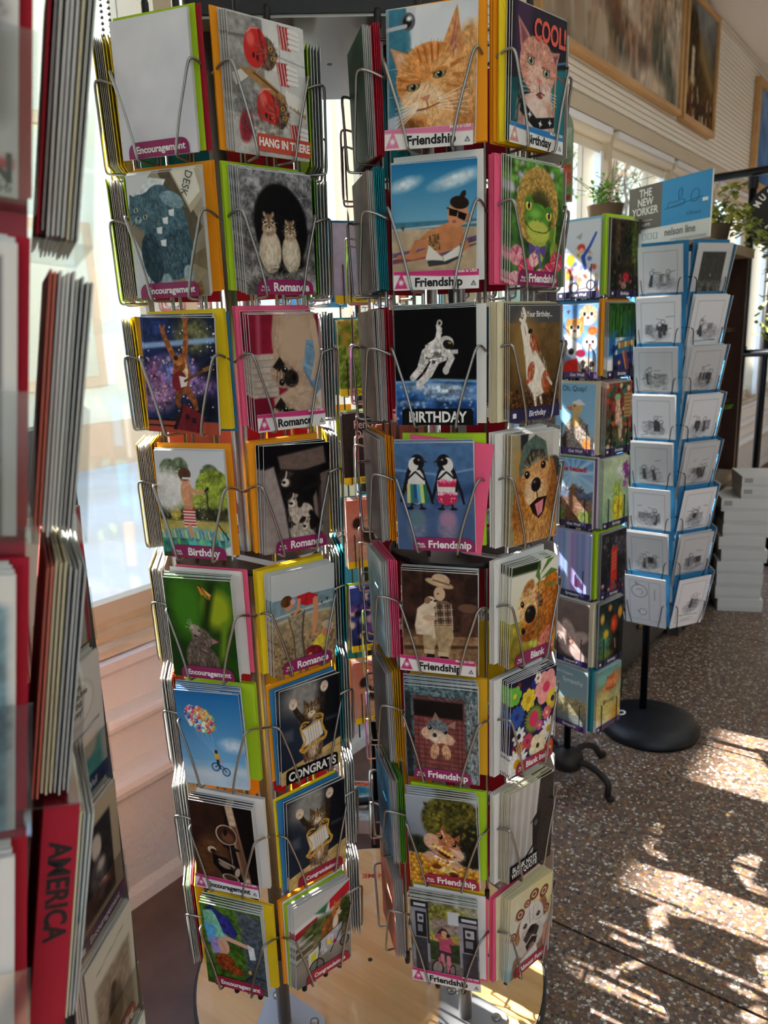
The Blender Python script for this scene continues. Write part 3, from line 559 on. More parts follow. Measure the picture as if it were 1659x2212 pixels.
def a_lyre(c):
    c.G('24262c', '1c2434', t=.2); c.E(40, 20, 34, 30, '8a8780', 0, 26, t=.1); c.E(84, 40, 24, 50, '121318', 0, 18); c.E(16, 80, 16, 40, '222a38', 0, 14); c.R(4, 60, 20, 76, '4a4e58', 8); c.R(74, 60, 96, 64, '3c4048', 5)
    c.P([(0, 118), (100, 96), (100, 140), (0, 140)], 'c8a868', 1, t=.12); c.L([(0, 128), (100, 106)], .9, 'a08048')
    c.ts = 3; f = '7a5c40'; c.E(52, 96, 17, 30, '6a4e36', 6, t=.45); c.E(54, 84, 10, 28, 'cdb898', 6, 5, t=.15); c.L([(40, 56), (28, 40), (22, 28)], 10, '2a2018', 7, t=.35); c.L([(62, 52), (70, 32), (72, 18)], 10, '2a2018', 7, t=.35)
    c.E(21, 24, 6.5, 8, 'd8c8b0', -10, t=.1); c.E(73, 12, 6.5, 8, 'd8c8b0', 6, t=.1)
    for x, y in ((21, 22), (73, 10)): c.E(x, y + 3, 2.4, 2, 'c89a88'); c.E(x - 3, y - 2, 1.2, 1.4, 'c89a88'); c.E(x, y - 4, 1.2, 1.4, 'c89a88'); c.E(x + 3, y - 2, 1.2, 1.4, 'c89a88')
    c.E(51, 42, 14, 12, f, -6, t=.4); c.P([(38, 38), (38, 22), (48, 32)], '5a4430'); c.P([(56, 30), (64, 20), (65, 36)], '5a4430'); c.E(51, 47, 7, 5, 'dccdb2', 0, 2); c.L([(44, 30), (46, 36)], 1.2, '201610'); c.L([(51, 28), (51, 35)], 1.2, '201610'); c.L([(57, 30), (55, 36)], 1.2, '201610')
    for x in (46, 56): c.E(x, 40, 2.8, 2.6, 'b8b878'); c.E(x, 40, 1.2, 2.2, '0a0a0a')
    c.E(51, 45, 1.8, 1.2, 'b07068')
    g = 'c99a3a'; c.P([(32, 66), (64, 58), (70, 82), (38, 92)], 'd8d4cc', 2); c.L([(40, 60), (32, 62), (34, 72), (38, 84), (32, 94), (42, 100)], 2.4, g); c.L([(60, 54), (70, 54), (68, 66), (72, 76), (74, 86), (64, 90)], 2.4, g); c.L([(38, 66), (64, 60)], 2.2, g); c.L([(40, 96), (68, 88)], 2.6, g)
    for i in range(4): c.L([(46 + i * 4, 64 - i), (50 + i * 4, 93 - i)], .6, 'a08040')
    c.L([(56, 94), (62, 122)], 1.6, 'b08030'); c.E(44, 122, 11, 7, 'c8b090', 0, 2, t=.3); c.E(66, 118, 9, 7, 'b89c78', 0, 2, t=.3)
def a_corgibike(c):
    c.G('bfc0ba', 'a7aca4'); c.P([(0, 20), (100, 0), (100, 8), (0, 46)], 'c2c4be'); c.P([(0, 36), (56, 24), (100, 6), (100, 24), (0, 50)], 'ded9d2', 3); c.P([(0, 44), (40, 34), (40, 44), (0, 56)], 'a81c2a'); c.P([(62, 18), (100, 2), (100, 20), (62, 34)], 'bc2230', 2); c.P([(36, 28), (60, 20), (54, 36)], '2f6a4a', 5)
    c.ts = 6; c.E(46, 56, 34, 18, '4e5a30', 0, 10, t=.4); c.E(90, 50, 16, 26, '39401e', 0, 8, t=.5); c.R(0, 70, 100, 90, '6a6248', 8, t=.3); c.G('8c8478', '6e6a64', 96, 140, .12)
    for i in range(6): c.L([(0, 66 + i * 6), (30, 60 + i * 6)], 1.6, ['d8d4ca', '4a4438'][i % 2], sf=3)
    f = 'b87638'; c.P([(46, 54), (66, 40), (74, 30), (80, 44), (76, 74), (56, 84), (46, 74)], '8a5428', 2, t=.3); c.E(74, 42, 8, 9, f, t=.25); c.E(79, 46, 5, 5, 'd8c0a0'); c.P([(70, 34), (70, 22), (77, 32)], f); c.P([(76, 32), (82, 24), (82, 36)], f); c.E(83, 44, 1.8, 1.6, '1a120e'); c.E(76, 40, 1.2, 1.2, '0c0806'); c.E(72, 60, 5, 12, 'e0d2bc', 8, 2)
    c.P([(44, 78), (84, 66), (80, 96), (46, 104)], 'b0b2b8', 1, t=.2); c.S(60, 88, 8, 'e0d030', 10); c.S(70, 92, 6, 'c02040', -10); c.L([(40, 78), (88, 64)], 1.2, '2a2a2c')
    for i in range(5): c.L([(46 + i * 8, 78 - i * 2), (50 + i * 7, 103 - i)], .5, '70747c')
    c.P([(22, 90), (40, 84), (40, 104), (22, 112)], 'd0d2cc'); c.P([(26, 94), (36, 90), (36, 102), (26, 106)], 'cfc92a')
    for x, y, r in ((36, 118, 14), (88, 100, 9)): c.E(x, y, r, r, '17171a'); c.E(x, y, r - 2, r - 2, '77736c'); c.E(x, y, 2, 2, '202024'); c.L([(x - r, y), (x + r, y)], .6, '3a3a3c'); c.L([(x, y - r), (x, y + r)], .6, '3a3a3c')
    c.L([(36, 118), (44, 80)], 1.6, '26262a'); c.L([(62, 106), (88, 68)], 1.8, '26262a')
def a_orangecat(c):
    c.G('c9ccd0', 'a9b0b8'); c.P([(0, 0), (20, 0), (32, 60), (30, 100), (0, 110)], '3a7488', 3, t=.1); c.L([(0, 60), (26, 58)], .8, '8ab0bc'); c.L([(0, 88), (28, 86)], .8, '8ab0bc'); c.P([(32, 0), (60, 0), (40, 50), (26, 40)], 'dfe1e3', 4); c.E(70, 30, 40, 30, 'd5d8db', 0, 20)
    c.E(23, 14, 8, 9, '5a5c60'); c.E(22, 14, 5, 6, '1c1a1a', 0, 2); c.L([(0, 20), (20, 18)], 4, 'b8babc'); c.E(24, 11, 3, 2.4, 'f0f0f0', 0, 3)
    c.ts = 5; f = 'd08a4a'
    c.P([(8, 140), (14, 112), (40, 96), (84, 88), (100, 80), (100, 140)], 'b97c44', 4, t=.25); c.E(90, 64, 18, 44, 'cf9a62', 6, 6, t=.25)
    c.P([(2, 38), (28, 48), (14, 70)], 'c98a54', 1, t=.15); c.P([(6, 42), (24, 50), (14, 64)], 'e0b090', 4, t=.1); c.P([(60, 44), (78, 2), (86, 52)], 'cf8c50', 1, t=.15); c.P([(68, 44), (78, 14), (82, 48)], 'a8664a', 5, t=.1)
    c.E(48, 72, 39, 36, f, -14, t=.22); c.E(40, 92, 26, 16, 'e6c49a', -10, 8, t=.12); c.E(70, 66, 18, 20, 'dca468', 0, 10, t=.15)
    for a, b in (((34, 44), (38, 58)), ((42, 42), (45, 58)), ((50, 40), (51, 57)), ((58, 40), (56, 55)), ((72, 62), (84, 58)), ((74, 72), (86, 72)), ((14, 72), (24, 74)), ((14, 82), (26, 82))): c.L([a, b], 2.2, 'a05a24', .8, sf=2)
    for x, y, r in ((29, 79, -12), (59, 68, -16)): c.E(x, y, 7.4, 4.6, '5a3a20', r); c.E(x, y + .6, 6, 3.6, '9aa078', r); c.E(x, y + .4, 2.6, 3.6, '0e0c0a', r); c.E(x - 1, y - 1, .8, .8, 'ffffff'); c.L([(x - 8, y - 1), (x, y - 4.4), (x + 8, y - 4)], 1.6, '6a3c1a')
    c.P([(38, 92), (48, 89), (45, 96)], 'c07860'); c.L([(45, 96), (46, 102)], 1, '8a5440'); c.L([(32, 104), (46, 103), (60, 98)], 1.2, '8a5030')
    c.E(60, 116, 15, 22, 'd6a068', 20, t=.2); c.E(56, 104, 12, 10, 'dca870', 10, t=.15); c.L([(50, 104), (52, 110)], .9, '9a6436'); c.L([(56, 102), (58, 109)], .9, '9a6436'); c.E(26, 128, 16, 16, '8f5c30', 0, 5, t=.3)
    for i in range(5): c.L([(58, 94 + i * 2), (86, 86 + i * 4)], .4, 'f0e8dc'); c.L([(34, 98 + i), (14, 104 + i * 4)], .4, 'f0e8dc')
def a_baby(c):
    c.G('1f6f9f', '7fb2c8', 0, 80); c.E(16, 22, 16, 6, 'cfdde4', -14, 9, t=.15); c.E(76, 20, 26, 7, 'c8dae2', -14, 9, t=.15); c.R(0, 63, 100, 72, '3f7488', 2, t=.1); c.G('b9a486', 'a99372', 71, None, .08, 8); c.L([(0, 71), (100, 67)], 1.6, 'd5dad8', sf=3); c.oy = -19
    c.P([(0, 116), (60, 108), (100, 100), (100, 110), (60, 120), (0, 128)], '5a4a70', 2, t=.15); c.L([(0, 122), (60, 116), (100, 107)], 1.6, 'c8b04a'); c.L([(0, 126), (60, 120)], 1.4, 'a83a3a')
    s = 'bb7a50'; c.ts = 8; c.L([(78, 96), (88, 110), (78, 118)], 9, s, 6, t=.1); c.P([(46, 92), (70, 84), (86, 92), (80, 112), (56, 118), (44, 108)], s, 3, t=.1); c.L([(70, 88), (44, 96), (34, 104)], 8, s, 5, t=.1); c.L([(52, 108), (30, 106), (22, 118)], 11, s, 6, t=.1); c.L([(50, 114), (26, 120), (8, 120)], 9, s, 5, t=.1); c.P([(44, 98), (56, 96), (58, 114), (44, 114)], '7a5a34', 1, t=.6, ts=2)
    c.E(78, 76, 12, 14, 'c88860'); c.E(80, 64, 11, 7, '241812', 10); c.E(84, 56, 3, 5, '241812', 30); c.P([(68, 70), (78, 72), (77, 79), (68, 77)], '0e0d0e'); c.P([(79, 73), (89, 77), (86, 84), (78, 80)], '0e0d0e'); c.L([(66, 69), (90, 78)], 1.4, '0e0d0e'); c.E(74, 84, 2.6, 1.8, 'a85a48'); c.E(90, 80, 2.4, 3.6, s)
    c.P([(42, 126), (62, 122), (80, 118), (84, 122), (66, 130), (44, 132)], '3a3a3c'); c.P([(44, 108), (60, 122), (62, 126), (40, 124)], 'd8d4ca', 1); c.P([(60, 122), (80, 110), (84, 120), (62, 127)], 'e2dfd6', 1); c.L([(61, 122), (62, 127)], .9, '8a8478')
    c.P([(10, 88), (15, 86), (14, 92)], '4a4a46')
def a_astronaut(c):
    c.G('040405', '060608', 0, 84); c.G('2a62a0', '122c5c', 84, 140, .5, 12); c.ts = 4
    c.L([(0, 86), (50, 83), (100, 85)], 2.4, '8fb8dc', sf=4); c.E(56, 94, 40, 6, 'a8b8c8', 2, 8, t=.5, ts=5); c.E(70, 104, 30, 4, '7f98b4', 0, 6, t=.6, ts=5); c.E(20, 112, 22, 3, '6f8cb0', 0, 5, t=.6)
    c.D(70, 0, 88, 100, 138, 1.3, ['b8c8d8', '5f88b8', '98b0cc'], 7, 3)
    W = 'd2cfc8'
    c.L([(56, 28), (54, 20)], 6, W, 5, t=.2); c.L([(46, 48), (54, 34), (56, 24)], 8, W, 6, t=.2); c.L([(42, 54), (30, 72), (22, 80)], 9, W, 8, t=.2); c.L([(52, 58), (42, 76), (30, 88)], 10, W, 8.5, t=.2)
    c.P([(38, 42), (52, 34), (66, 44), (64, 60), (50, 66), (38, 56)], W, 1, t=.3); c.P([(34, 48), (44, 40), (36, 64), (28, 66)], 'b8b5ae', 1, t=.3); c.L([(64, 48), (70, 58), (64, 70)], 8, W, 7, t=.2); c.E(63, 72, 4, 5, 'c4c0b8')
    c.E(64, 40, 9, 8, 'c8c5be', 20, t=.15); c.E(66, 42, 6.4, 5.4, '15130f', 20); c.E(68, 40, 2.4, 1.4, '8a7040', 20); c.E(56, 17, 3.4, 4, 'b8b4ac'); c.E(56, 17, 1.6, 2, '20201e'); c.R(70, 48, 78, 53, 'c0bcb4'); c.R(48, 50, 58, 56, '6a6862'); c.L([(40, 58), (60, 56)], 1, '55534e'); c.L([(30, 73), (38, 76)], .9, 'a84030'); c.L([(34, 64), (44, 70)], .9, '77746e'); c.R(46, 60, 50, 64, '3a3a40')
    c.D(22, 36, 40, 64, 64, 1, ['3c3a38', '8a8780', 'efece6'], 9)
def a_penguins(c):
    c.G('4a6f98', '3f5f88', 0, 62, .1, 6); c.G('48648c', '44587c', 60, 140, .08, 12); c.L([(0, 34), (60, 40), (100, 32)], 1.6, '8aa6c4', sf=4); c.P([(40, 70), (100, 50), (100, 62), (50, 82)], '2f4a74', 8)
    for x, k in ((26, 0), (66, 1)):
        c.E(x, 108, 12, 22, '7f7890' if k else '6f7a94', 0, 10, t=.15); c.E(x, 96, 10, 10, 'a07a98' if k else '5f7a84', 0, 8)
        c.L([(x - 10, 42), (x - 17, 64), (x - 20, 74)], 5, '17161a', 2.5); c.L([(x + 10, 42), (x + 18, 62), (x + 21, 76)], 5, '17161a', 2.5)
        c.E(x, 52, 14, 27, '19181c'); c.E(x + (1 if not k else -1), 55, 11.5, 23, 'd9d6d2', t=.06); c.L([(x - 11, 46), (x, 36), (x + 11, 46)], 2.4, '19181c')
        c.E(x + (3 if not k else -3), 24, 9, 10, '19181c'); q = 1 if not k else -1; c.E(x - 2 * q, 27, 6.5, 9, 'dcd8d2', 10 * q); c.E(x + 4 * q, 23, 6, 5, '141316'); c.L([(x + 8 * q, 21), (x + 15 * q, 24)], 3, '26221f', 1.4); c.E(x + 5 * q, 21, 1.4, 1.2, 'b88078')
        c.L([(x - 6, 78), (x - 7, 82)], 3, '221e1c'); c.L([(x + 6, 78), (x + 7, 82)], 3, '221e1c'); c.E(x - 8, 83, 4.5, 1.8, '18151a'); c.E(x + 8, 83, 4.5, 1.8, '18151a')
    for i, k in enumerate(('d0d088', '2f7a6a', '1f4e80', '58a8c0', 'c0d070', '2a6858')): c.P([(14.5 + i * 4.2, 52), (18.7 + i * 4.2, 52), (19.5 + i * 4.6, 76), (14 + i * 4.6, 76)], k)
    c.R(24, 70, 28.5, 77, '4a6088'); c.P([(54, 48), (78, 48), (77, 55), (55, 55)], 'b82a50'); c.D(20, 54, 46, 78, 50, 1.3, ['e890a8', 'e05a80'], 2); c.E(66, 70, 13, 8, 'b82a50'); c.D(24, 54, 62, 78, 65, 1.3, ['e890a8', 'f0c0cc'], 3); c.D(8, 56, 68, 76, 75, .9, ['e8a0b4'], 5)
def a_boydog(c):
    c.G('4a2e20', '6a4a34', t=.3, ts=8); c.R(0, 0, 100, 80, '33201a', 4, t=.4, ts=10); c.L([(30, 0), (28, 80)], 2, '20120e', sf=3); c.L([(62, 0), (62, 70)], 2, '20120e', sf=3); c.R(78, 46, 100, 104, '4a3026', 3, t=.2); c.E(88, 46, 14, 6, '6a4a3a', 0, 2); c.E(92, 18, 9, 14, '241814', 0, 4)
    c.P([(0, 92), (100, 84), (100, 140), (0, 140)], '8a6a4a', 2, t=.25, ts=5); c.P([(0, 104), (100, 96), (100, 100), (0, 110)], '4a3222', 3); c.L([(0, 124), (100, 118)], 1, '5a402c'); c.E(84, 128, 9, 3, '5a402e', 0, 2)
    c.oy = -9; c.P([(38, 56), (52, 44), (66, 50), (68, 84), (44, 88)], '6a5646', 1, t=.2); rn = random.Random(2)
    for i in range(6): c.L([(40 + i * 5, 52), (42 + i * 5, 86)], 1.2, ['2e2018', 'c0a88c'][i % 2]); c.L([(38, 56 + i * 5), (67, 53 + i * 5)], 1.1, ['2e2018', 'b8a084'][i % 2])
    c.P([(26, 84), (66, 80), (68, 96), (60, 124), (48, 124), (46, 100), (40, 122), (28, 120)], 'a8906c', 1, t=.15); c.R(28, 116, 42, 122, 'c4ae8c'); c.R(47, 118, 61, 124, 'c4ae8c'); c.P([(32, 122), (42, 122), (42, 130), (30, 130)], '2a1a14'); c.P([(50, 124), (60, 124), (62, 132), (48, 132)], '2a1a14')
    c.E(56, 35, 10, 12, '3a241a', 0, 1, t=.2); c.E(50, 38, 7.5, 9.5, 'c8a88a'); c.E(50, 24, 19, 5, 'b89c7a', 14); c.E(52, 19, 12, 8, 'c4a886', 10, t=.1); c.L([(42, 20), (63, 25)], 2, '6a4e38'); c.E(48, 38, 1.4, 1, '3a2418')
    c.P([(20, 60), (34, 48), (44, 60), (42, 84), (38, 96), (18, 96), (16, 84)], 'd6c4a8', 2, t=.1); c.E(38, 50, 8, 8, 'd8c6aa', t=.08); c.E(34, 48, 4, 5, '8a6a50', 20); c.E(44, 48, 2, 1.6, '2a1a12'); c.E(39, 47, 1.2, 1.2, '1a100a'); c.L([(40, 80), (42, 98)], 4, 'd2c0a4'); c.E(36, 72, 9, 4, 'c4a486', 0, 1)
def a_squirrel(c):
    c.G('5f6a6c', '3f4a4e', t=.7, ts=5); c.R(84, 0, 100, 140, '6a7474', 4, t=.7, ts=4); c.R(0, 0, 100, 16, '4e6468', 3, t=.6, ts=4); c.R(12, 16, 82, 128, '7c4440', 1, t=.22, ts=6); c.R(12, 14, 80, 44, '14100f', 4)
    for y in range(44, 128, 7): c.L([(12, y), (82, y + 1)], 1.1, '4a2624')
    rn = random.Random(4)
    for y in range(44, 128, 7):
        for x in (18, 26, 72, 78): c.L([(x, y), (x, y + 7)], .9, '4a2624')
    c.R(0, 120, 84, 134, '53666a', 2, t=.5, ts=4); c.R(0, 10, 9, 140, '23292b', 4, t=.4); c.R(12, 14, 82, 20, '5a3634', 2)
    c.E(46, 70, 16, 12, '6a3a36', 0, 10); c.ts = 3; c.E(44, 60, 15, 13, '5c6468', 0, t=.35); c.E(32, 68, 10, 9, 'cda888', 0, 2, t=.2); c.E(56, 74, 12, 8, 'd4ae8e', 20, 2, t=.2); c.E(44, 72, 12, 10, 'd8bea2', 0, 3, t=.15); c.P([(36, 50), (42, 36), (48, 46)], '8a6c5c'); c.P([(58, 54), (70, 46), (68, 58)], '9a7a66'); c.E(34, 60, 2.4, 2.8, '08080a'); c.E(55, 64, 2.4, 2.8, '08080a'); c.E(40, 70, 3, 3.4, '2c2c30'); c.E(33.4, 59.2, .7, .7, 'ffffff'); c.E(40, 76, 4, 2, 'efe4d8', 0, 2)
    c.E(40, 94, 6, 12, 'c89a74', 10, t=.2); c.E(56, 94, 6, 11, 'c89a74', -10, t=.2)
    for x in (37, 40, 43, 53, 56, 59): c.L([(x, 98), (x + .5, 104)], 1, '4a3020')
def a_corn(c):
    c.G('9aa4ae', '6a7078', 0, 90); c.ts = 5; c.E(66, 34, 44, 40, '4e4a1c', 0, 6, t=.6); c.E(90, 70, 30, 36, '1c1e12', 0, 8, t=.5); c.E(14, 76, 22, 14, '262a1c', 0, 8, t=.4); c.D(60, 26, 6, 96, 66, 2.2, ['8a7a26', '6a6020', '30300f'], 4, 3)
    c.P([(0, 92), (30, 94), (60, 108), (100, 110), (100, 140), (0, 140)], 'b87a1c', 2)
    for r in range(8):
        for i in range(17):
            x, y = -2 + i * 6.4 + (r % 2) * 3, 92 + r * 6.4 + x_off(i)
            c.E(x, y, 3, 3, ['d79a2a', 'c98420', 'e0ac3c', '9a5a16'][(i * 7 + r * 5) % 4]); c.E(x - .8, y - 1, 1, .9, 'f0cf80', 0, 2)
    c.E(54, 112, 16, 5, 'dfc680', 10, 3, t=.25, ts=3); c.E(40, 108, 7, 4, '6a3410', 0, 2); c.E(64, 118, 7, 4, '5a2a0c', 10, 2)
    c.E(54, 78, 23, 17, 'b4744c', 18, t=.2); c.E(52, 66, 16, 14, 'b06a40', 10, t=.2); c.E(34, 68, 11, 12, 'd0a88a', 0, 2, t=.1); c.E(70, 86, 10, 9, 'cda284', 0, 2, t=.1); c.P([(46, 54), (51, 40), (57, 54)], '9a5a38'); c.P([(66, 60), (76, 52), (74, 66)], '9a5a38'); c.L([(50, 50), (56, 66)], 2, 'e6d2bc'); c.E(48, 60, 2.8, 3.6, '0e0a08', 10); c.E(67, 70, 2.6, 3.2, '0e0a08', 10); c.L([(40, 56), (48, 58)], 1.4, '5a3018'); c.E(54, 70, 2, 1.6, '6a3a2c')
    c.P([(36, 72), (44, 84), (58, 92), (68, 88), (56, 86), (46, 78)], '5a2a20')
    for i in range(6): c.E(40 + i * 4.4, 76 + i * 2.4, 2.6, 3, 'e8b83c')
    c.E(30, 92, 7, 7, 'c89a7c', 0, 1, t=.15); c.E(68, 102, 7, 6, 'c89a7c', 0, 1, t=.15)
def x_off(i): return max(0, (i - 4)) * 1.4
def a_phonegirl(c):
    c.G('8a8a74', '6f7a48', 0, 80, .4, 8); c.E(50, 20, 36, 16, '7c7a34', 0, 8, t=.5, ts=4); c.R(34, 26, 76, 50, '8a7a70', 5, t=.3, ts=4); c.R(56, 12, 74, 34, 'c2c8cc', 2); c.R(26, 54, 80, 66, 'b09a40', 5, t=.2); c.R(0, 66, 100, 100, '2e3a22', 6, t=.3); c.G('6a645c', '7c766e', 98, 140, .15, 5)
    for x0, y0, w, k in ((2, 2, 26, 104), (72, 16, 30, 104)):
        c.R(x0, y0 + 4, x0 + w, k, '8c8a92', 1, t=.06); c.R(x0, y0, x0 + w, y0 + 12, '202228', 1); c.R(x0 + 4, y0 + 4, x0 + w - 4, y0 + 9, 'b8bcc4'); c.R(x0 + 6, y0 + 18, x0 + w - 4, y0 + 60, '1e1e22'); c.R(x0 + 9, y0 + 22, x0 + w - 8, y0 + 36, 'a8aab0'); c.E(x0 + 14, y0 + 29, 3, 3, '3a3a3e'); c.R(x0 + 9, y0 + 40, x0 + w - 10, y0 + 52, '7c7e84'); c.R(x0 + 4, y0 + 62, x0 + w - 4, k + 20, '3c3c42', 1, t=.1); c.R(x0 + w - 3, y0 + 10, x0 + w, y0 + 70, '2a2a2e')
    c.L([(24, 54), (32, 60), (34, 70)], .8, '3a3a3c'); c.L([(74, 56), (60, 58)], .8, '3a3a3c')
    P_ = 'b04a68'; c.E(49, 50, 7, 8, '3a261c'); c.E(50, 52, 5, 6, 'c89878'); c.E(43, 52, 3, 4, '201c20'); c.E(56, 54, 3, 4, '201c20'); c.P([(42, 60), (56, 60), (60, 82), (42, 82)], P_, 1, t=.1); c.L([(44, 62), (38, 58), (43, 54)], 5, P_); c.L([(56, 62), (62, 66), (57, 58)], 5, P_); c.P([(40, 80), (60, 82), (60, 90), (40, 88)], '3a3038'); c.L([(46, 88), (46, 106)], 6, 'c47a88'); c.L([(55, 90), (56, 116)], 6, 'c47a88')
    c.E(38, 112, 9, 14, '1c1c1e', 10); c.E(38, 112, 7, 12, '8a857c', 10); c.E(60, 114, 5, 13, '1c1c1e', 6); c.E(60, 114, 3.4, 11, '7a766e', 6); c.L([(40, 96), (52, 104), (60, 112)], 2.6, 'b85a6a'); c.L([(38, 112), (42, 92)], 2, 'b0606c')
def a_coolcat(c):
    c.G('1b1420', '120e14', t=.2); c.E(20, 10, 14, 60, '3c2440', 8, 14); c.P([(0, 78), (30, 70), (100, 50), (100, 64), (0, 96)], '14494e', 3); c.P([(60, 60), (100, 52), (100, 140), (70, 140)], '1f7078', 4); c.L([(50, 50), (100, 66)], 2, 'b04038'); c.L([(82, 40), (78, 140)], 3, 'c08a60'); c.L([(64, 54), (100, 44)], 2.4, '3a6a90'); c.R(0, 90, 16, 140, '245a60', 6)
    c.ts = 4; f = 'c98a76'; c.P([(10, 140), (16, 96), (40, 84), (76, 90), (84, 140)], 'c79a88', 4, t=.18); c.E(46, 116, 22, 28, 'dcc4b6', 0, 10, t=.08)
    c.P([(10, 14), (32, 30), (16, 48)], 'b87c70', 1, t=.15); c.P([(14, 20), (28, 32), (18, 42)], '7a4448', 5); c.P([(66, 40), (88, 36), (80, 58)], 'b87c70', 1, t=.2); c.P([(70, 44), (84, 40), (78, 52)], '6a4048', 4)
    c.E(47, 58, 33, 30, f, 8, t=.18); c.E(50, 72, 22, 16, 'dcb4a0', 8, 8, t=.1); c.E(58, 82, 16, 10, 'd8b8a8', 10, 4, t=.1)
    for a, b in (((36, 30), (38, 44)), ((44, 29), (45, 44)), ((52, 31), (51, 45)), ((22, 62), (30, 64)), ((70, 66), (78, 64))): c.L([a, b], 2, 'a05a48', .8, sf=2)
    for x, y in ((34, 54), (63, 62)): c.E(x, y, 6.4, 5.4, '4a2c28', 8); c.E(x, y + .4, 5.2, 4.4, 'b4c0a0', 8); c.E(x, y + .2, 2.4, 3.6, '0c0a0a'); c.E(x - 1.4, y - 1.4, .9, .9, 'ffffff'); c.L([(x - 8, y - 4), (x, y - 5.4), (x + 7, y - 3)], 1.8, '5c302a')
    c.P([(46, 70), (55, 71), (50, 77)], 'c4706c'); c.L([(50, 77), (52, 84), (46, 88)], 1.2, '4c2a26'); c.L([(52, 84), (60, 86)], 1.2, '4c2a26'); c.E(52, 88, 5, 3, '7a3c3c'); c.L([(54, 86), (78, 96)], 1.1, 'd8b890')
    c.P([(18, 96), (46, 112), (80, 106), (80, 116), (46, 124), (16, 108)], '131214', 1); c.S(34, 109, 4, 'c8c8cc', 0, 4); c.S(54, 116, 4, 'c8c8cc', 10, 4); c.S(72, 113, 4, 'c8c8cc', 0, 4); c.P([(12, 92), (20, 98), (14, 104)], '131214')
def a_frog(c):
    c.G('4f7c30', '31542a', t=.5, ts=12); c.D(40, 0, 0, 100, 50, 3.4, ['b8a8c8', '86b458', 'c8c0d4', '3c6424'], 4, 6); c.ts = 3
    c.E(50, 48, 40, 44, 'b08c46', 12, t=.3); c.E(52, 58, 26, 30, '4a4a22', 10, 8); c.L([(14, 34), (50, 14), (86, 44)], 1, '7a5e2a'); c.L([(12, 46), (48, 26), (88, 56)], .8, '80642e')
    g = '4f8a2c'; c.E(50, 60, 23, 20, g, 6, t=.2); c.E(52, 74, 22, 13, 'b0b84a', 6, 4, t=.1); c.E(52, 92, 16, 20, '9aa83c', 0, 3, t=.15); c.E(34, 46, 9, 10, g); c.E(70, 54, 9, 10, g)
    for x, y in ((33, 46), (72, 55)): c.E(x, y, 6, 6.8, 'd0b44a'); c.E(x, y, 4, 5, 'e0cf70'); c.E(x + .6, y, 2.2, 4.2, '100e08'); c.L([(x - 7, y - 3), (x + 7, y - 4)], 2.4, '3c6a20')
    c.L([(30, 68), (44, 76), (60, 76), (74, 72)], 1.4, '3a5418'); c.E(46, 62, 1, 1, '2a4010'); c.E(56, 63, 1, 1, '2a4010'); c.L([(86, 100), (84, 84), (86, 68)], 6, 'a0b04a', 3); c.E(84, 96, 8, 11, '8aa040', 0, 1, t=.15); c.E(78, 78, 5, 10, '5d8a2c', 0, 3)
    c.P([(34, 88), (50, 94), (36, 104)], '5c4488'); c.P([(68, 90), (50, 94), (66, 106)], '5c4488'); c.E(51, 95, 4.4, 4, '7a60a8'); c.L([(50, 98), (44, 114)], 4, '6a5098'); c.L([(53, 98), (58, 114)], 4, '6a5098')
    rn = random.Random(5)
    for x, y, r, k in ((12, 104, 13, 'e0909c'), (90, 108, 13, 'd8405c'), (30, 120, 15, 'cf4560'), (58, 130, 14, 'e4909c'), (80, 136, 12, 'd86880'), (10, 134, 14, 'e0a0a8'), (44, 108, 9, 'e8b0b4'), (74, 118, 9, 'c83a58')):
        c.E(x, y, r, r * .9, k, 0, 2, t=.25, ts=4)
        for i in range(6): a = rn.uniform(0, 6.28); c.L([(x, y), (x + r * .8 * math.cos(a), y + r * .8 * math.sin(a))], 1.2, 'f0ccd0' if i % 2 else 'a82848', sf=2)
def a_jumpdog(c):
    c.G('4a4a4c', '4a4a4c', 0, 22); c.G('6a5230', '4a3418', 20, 124, .2, 14); c.E(30, 50, 26, 40, '8a6a3c', 0, 20); c.R(0, 104, 100, 124, '4a2e1a', 4, t=.5, ts=3); c.D(60, 0, 100, 100, 122, 1.8, ['7a4a26', '2e1a0e', '8a5c34'], 4, 2); c.G('55555a', '55555a', 124, 140)
    c.ts = 4; W = 'e6dccb'; c.L([(50, 112), (52, 120)], 5, W, 4); c.L([(60, 106), (64, 118)], 5, W, 4); c.P([(38, 44), (30, 62), (34, 92), (50, 112), (74, 104), (80, 88), (66, 70), (52, 56)], W, 3, t=.08); c.P([(26, 36), (40, 32), (52, 44), (54, 64), (36, 70), (28, 56)], W, 3, t=.06)
    c.L([(30, 44), (24, 24), (30, 12), (26, 4)], 7, W, 5); c.L([(36, 36), (30, 22), (20, 16)], 6, W, 4); c.E(46, 44, 7, 12, '9a4a24', -20, t=.2); c.E(54, 50, 5, 8, '8a3e1c', -30, t=.2); c.E(42, 78, 7, 12, '9a3c1e', 14, t=.15); c.E(72, 92, 9, 14, '9a4422', 0, t=.2); c.E(40, 30, 4, 3, '2a1a14'); c.E(36, 90, 3, 3, 'c03020'); c.L([(76, 88), (84, 96)], 4, W)
    c.D(8, 56, 24, 90, 60, 1.6, ['5a3a1c', '7a5428'], 9)
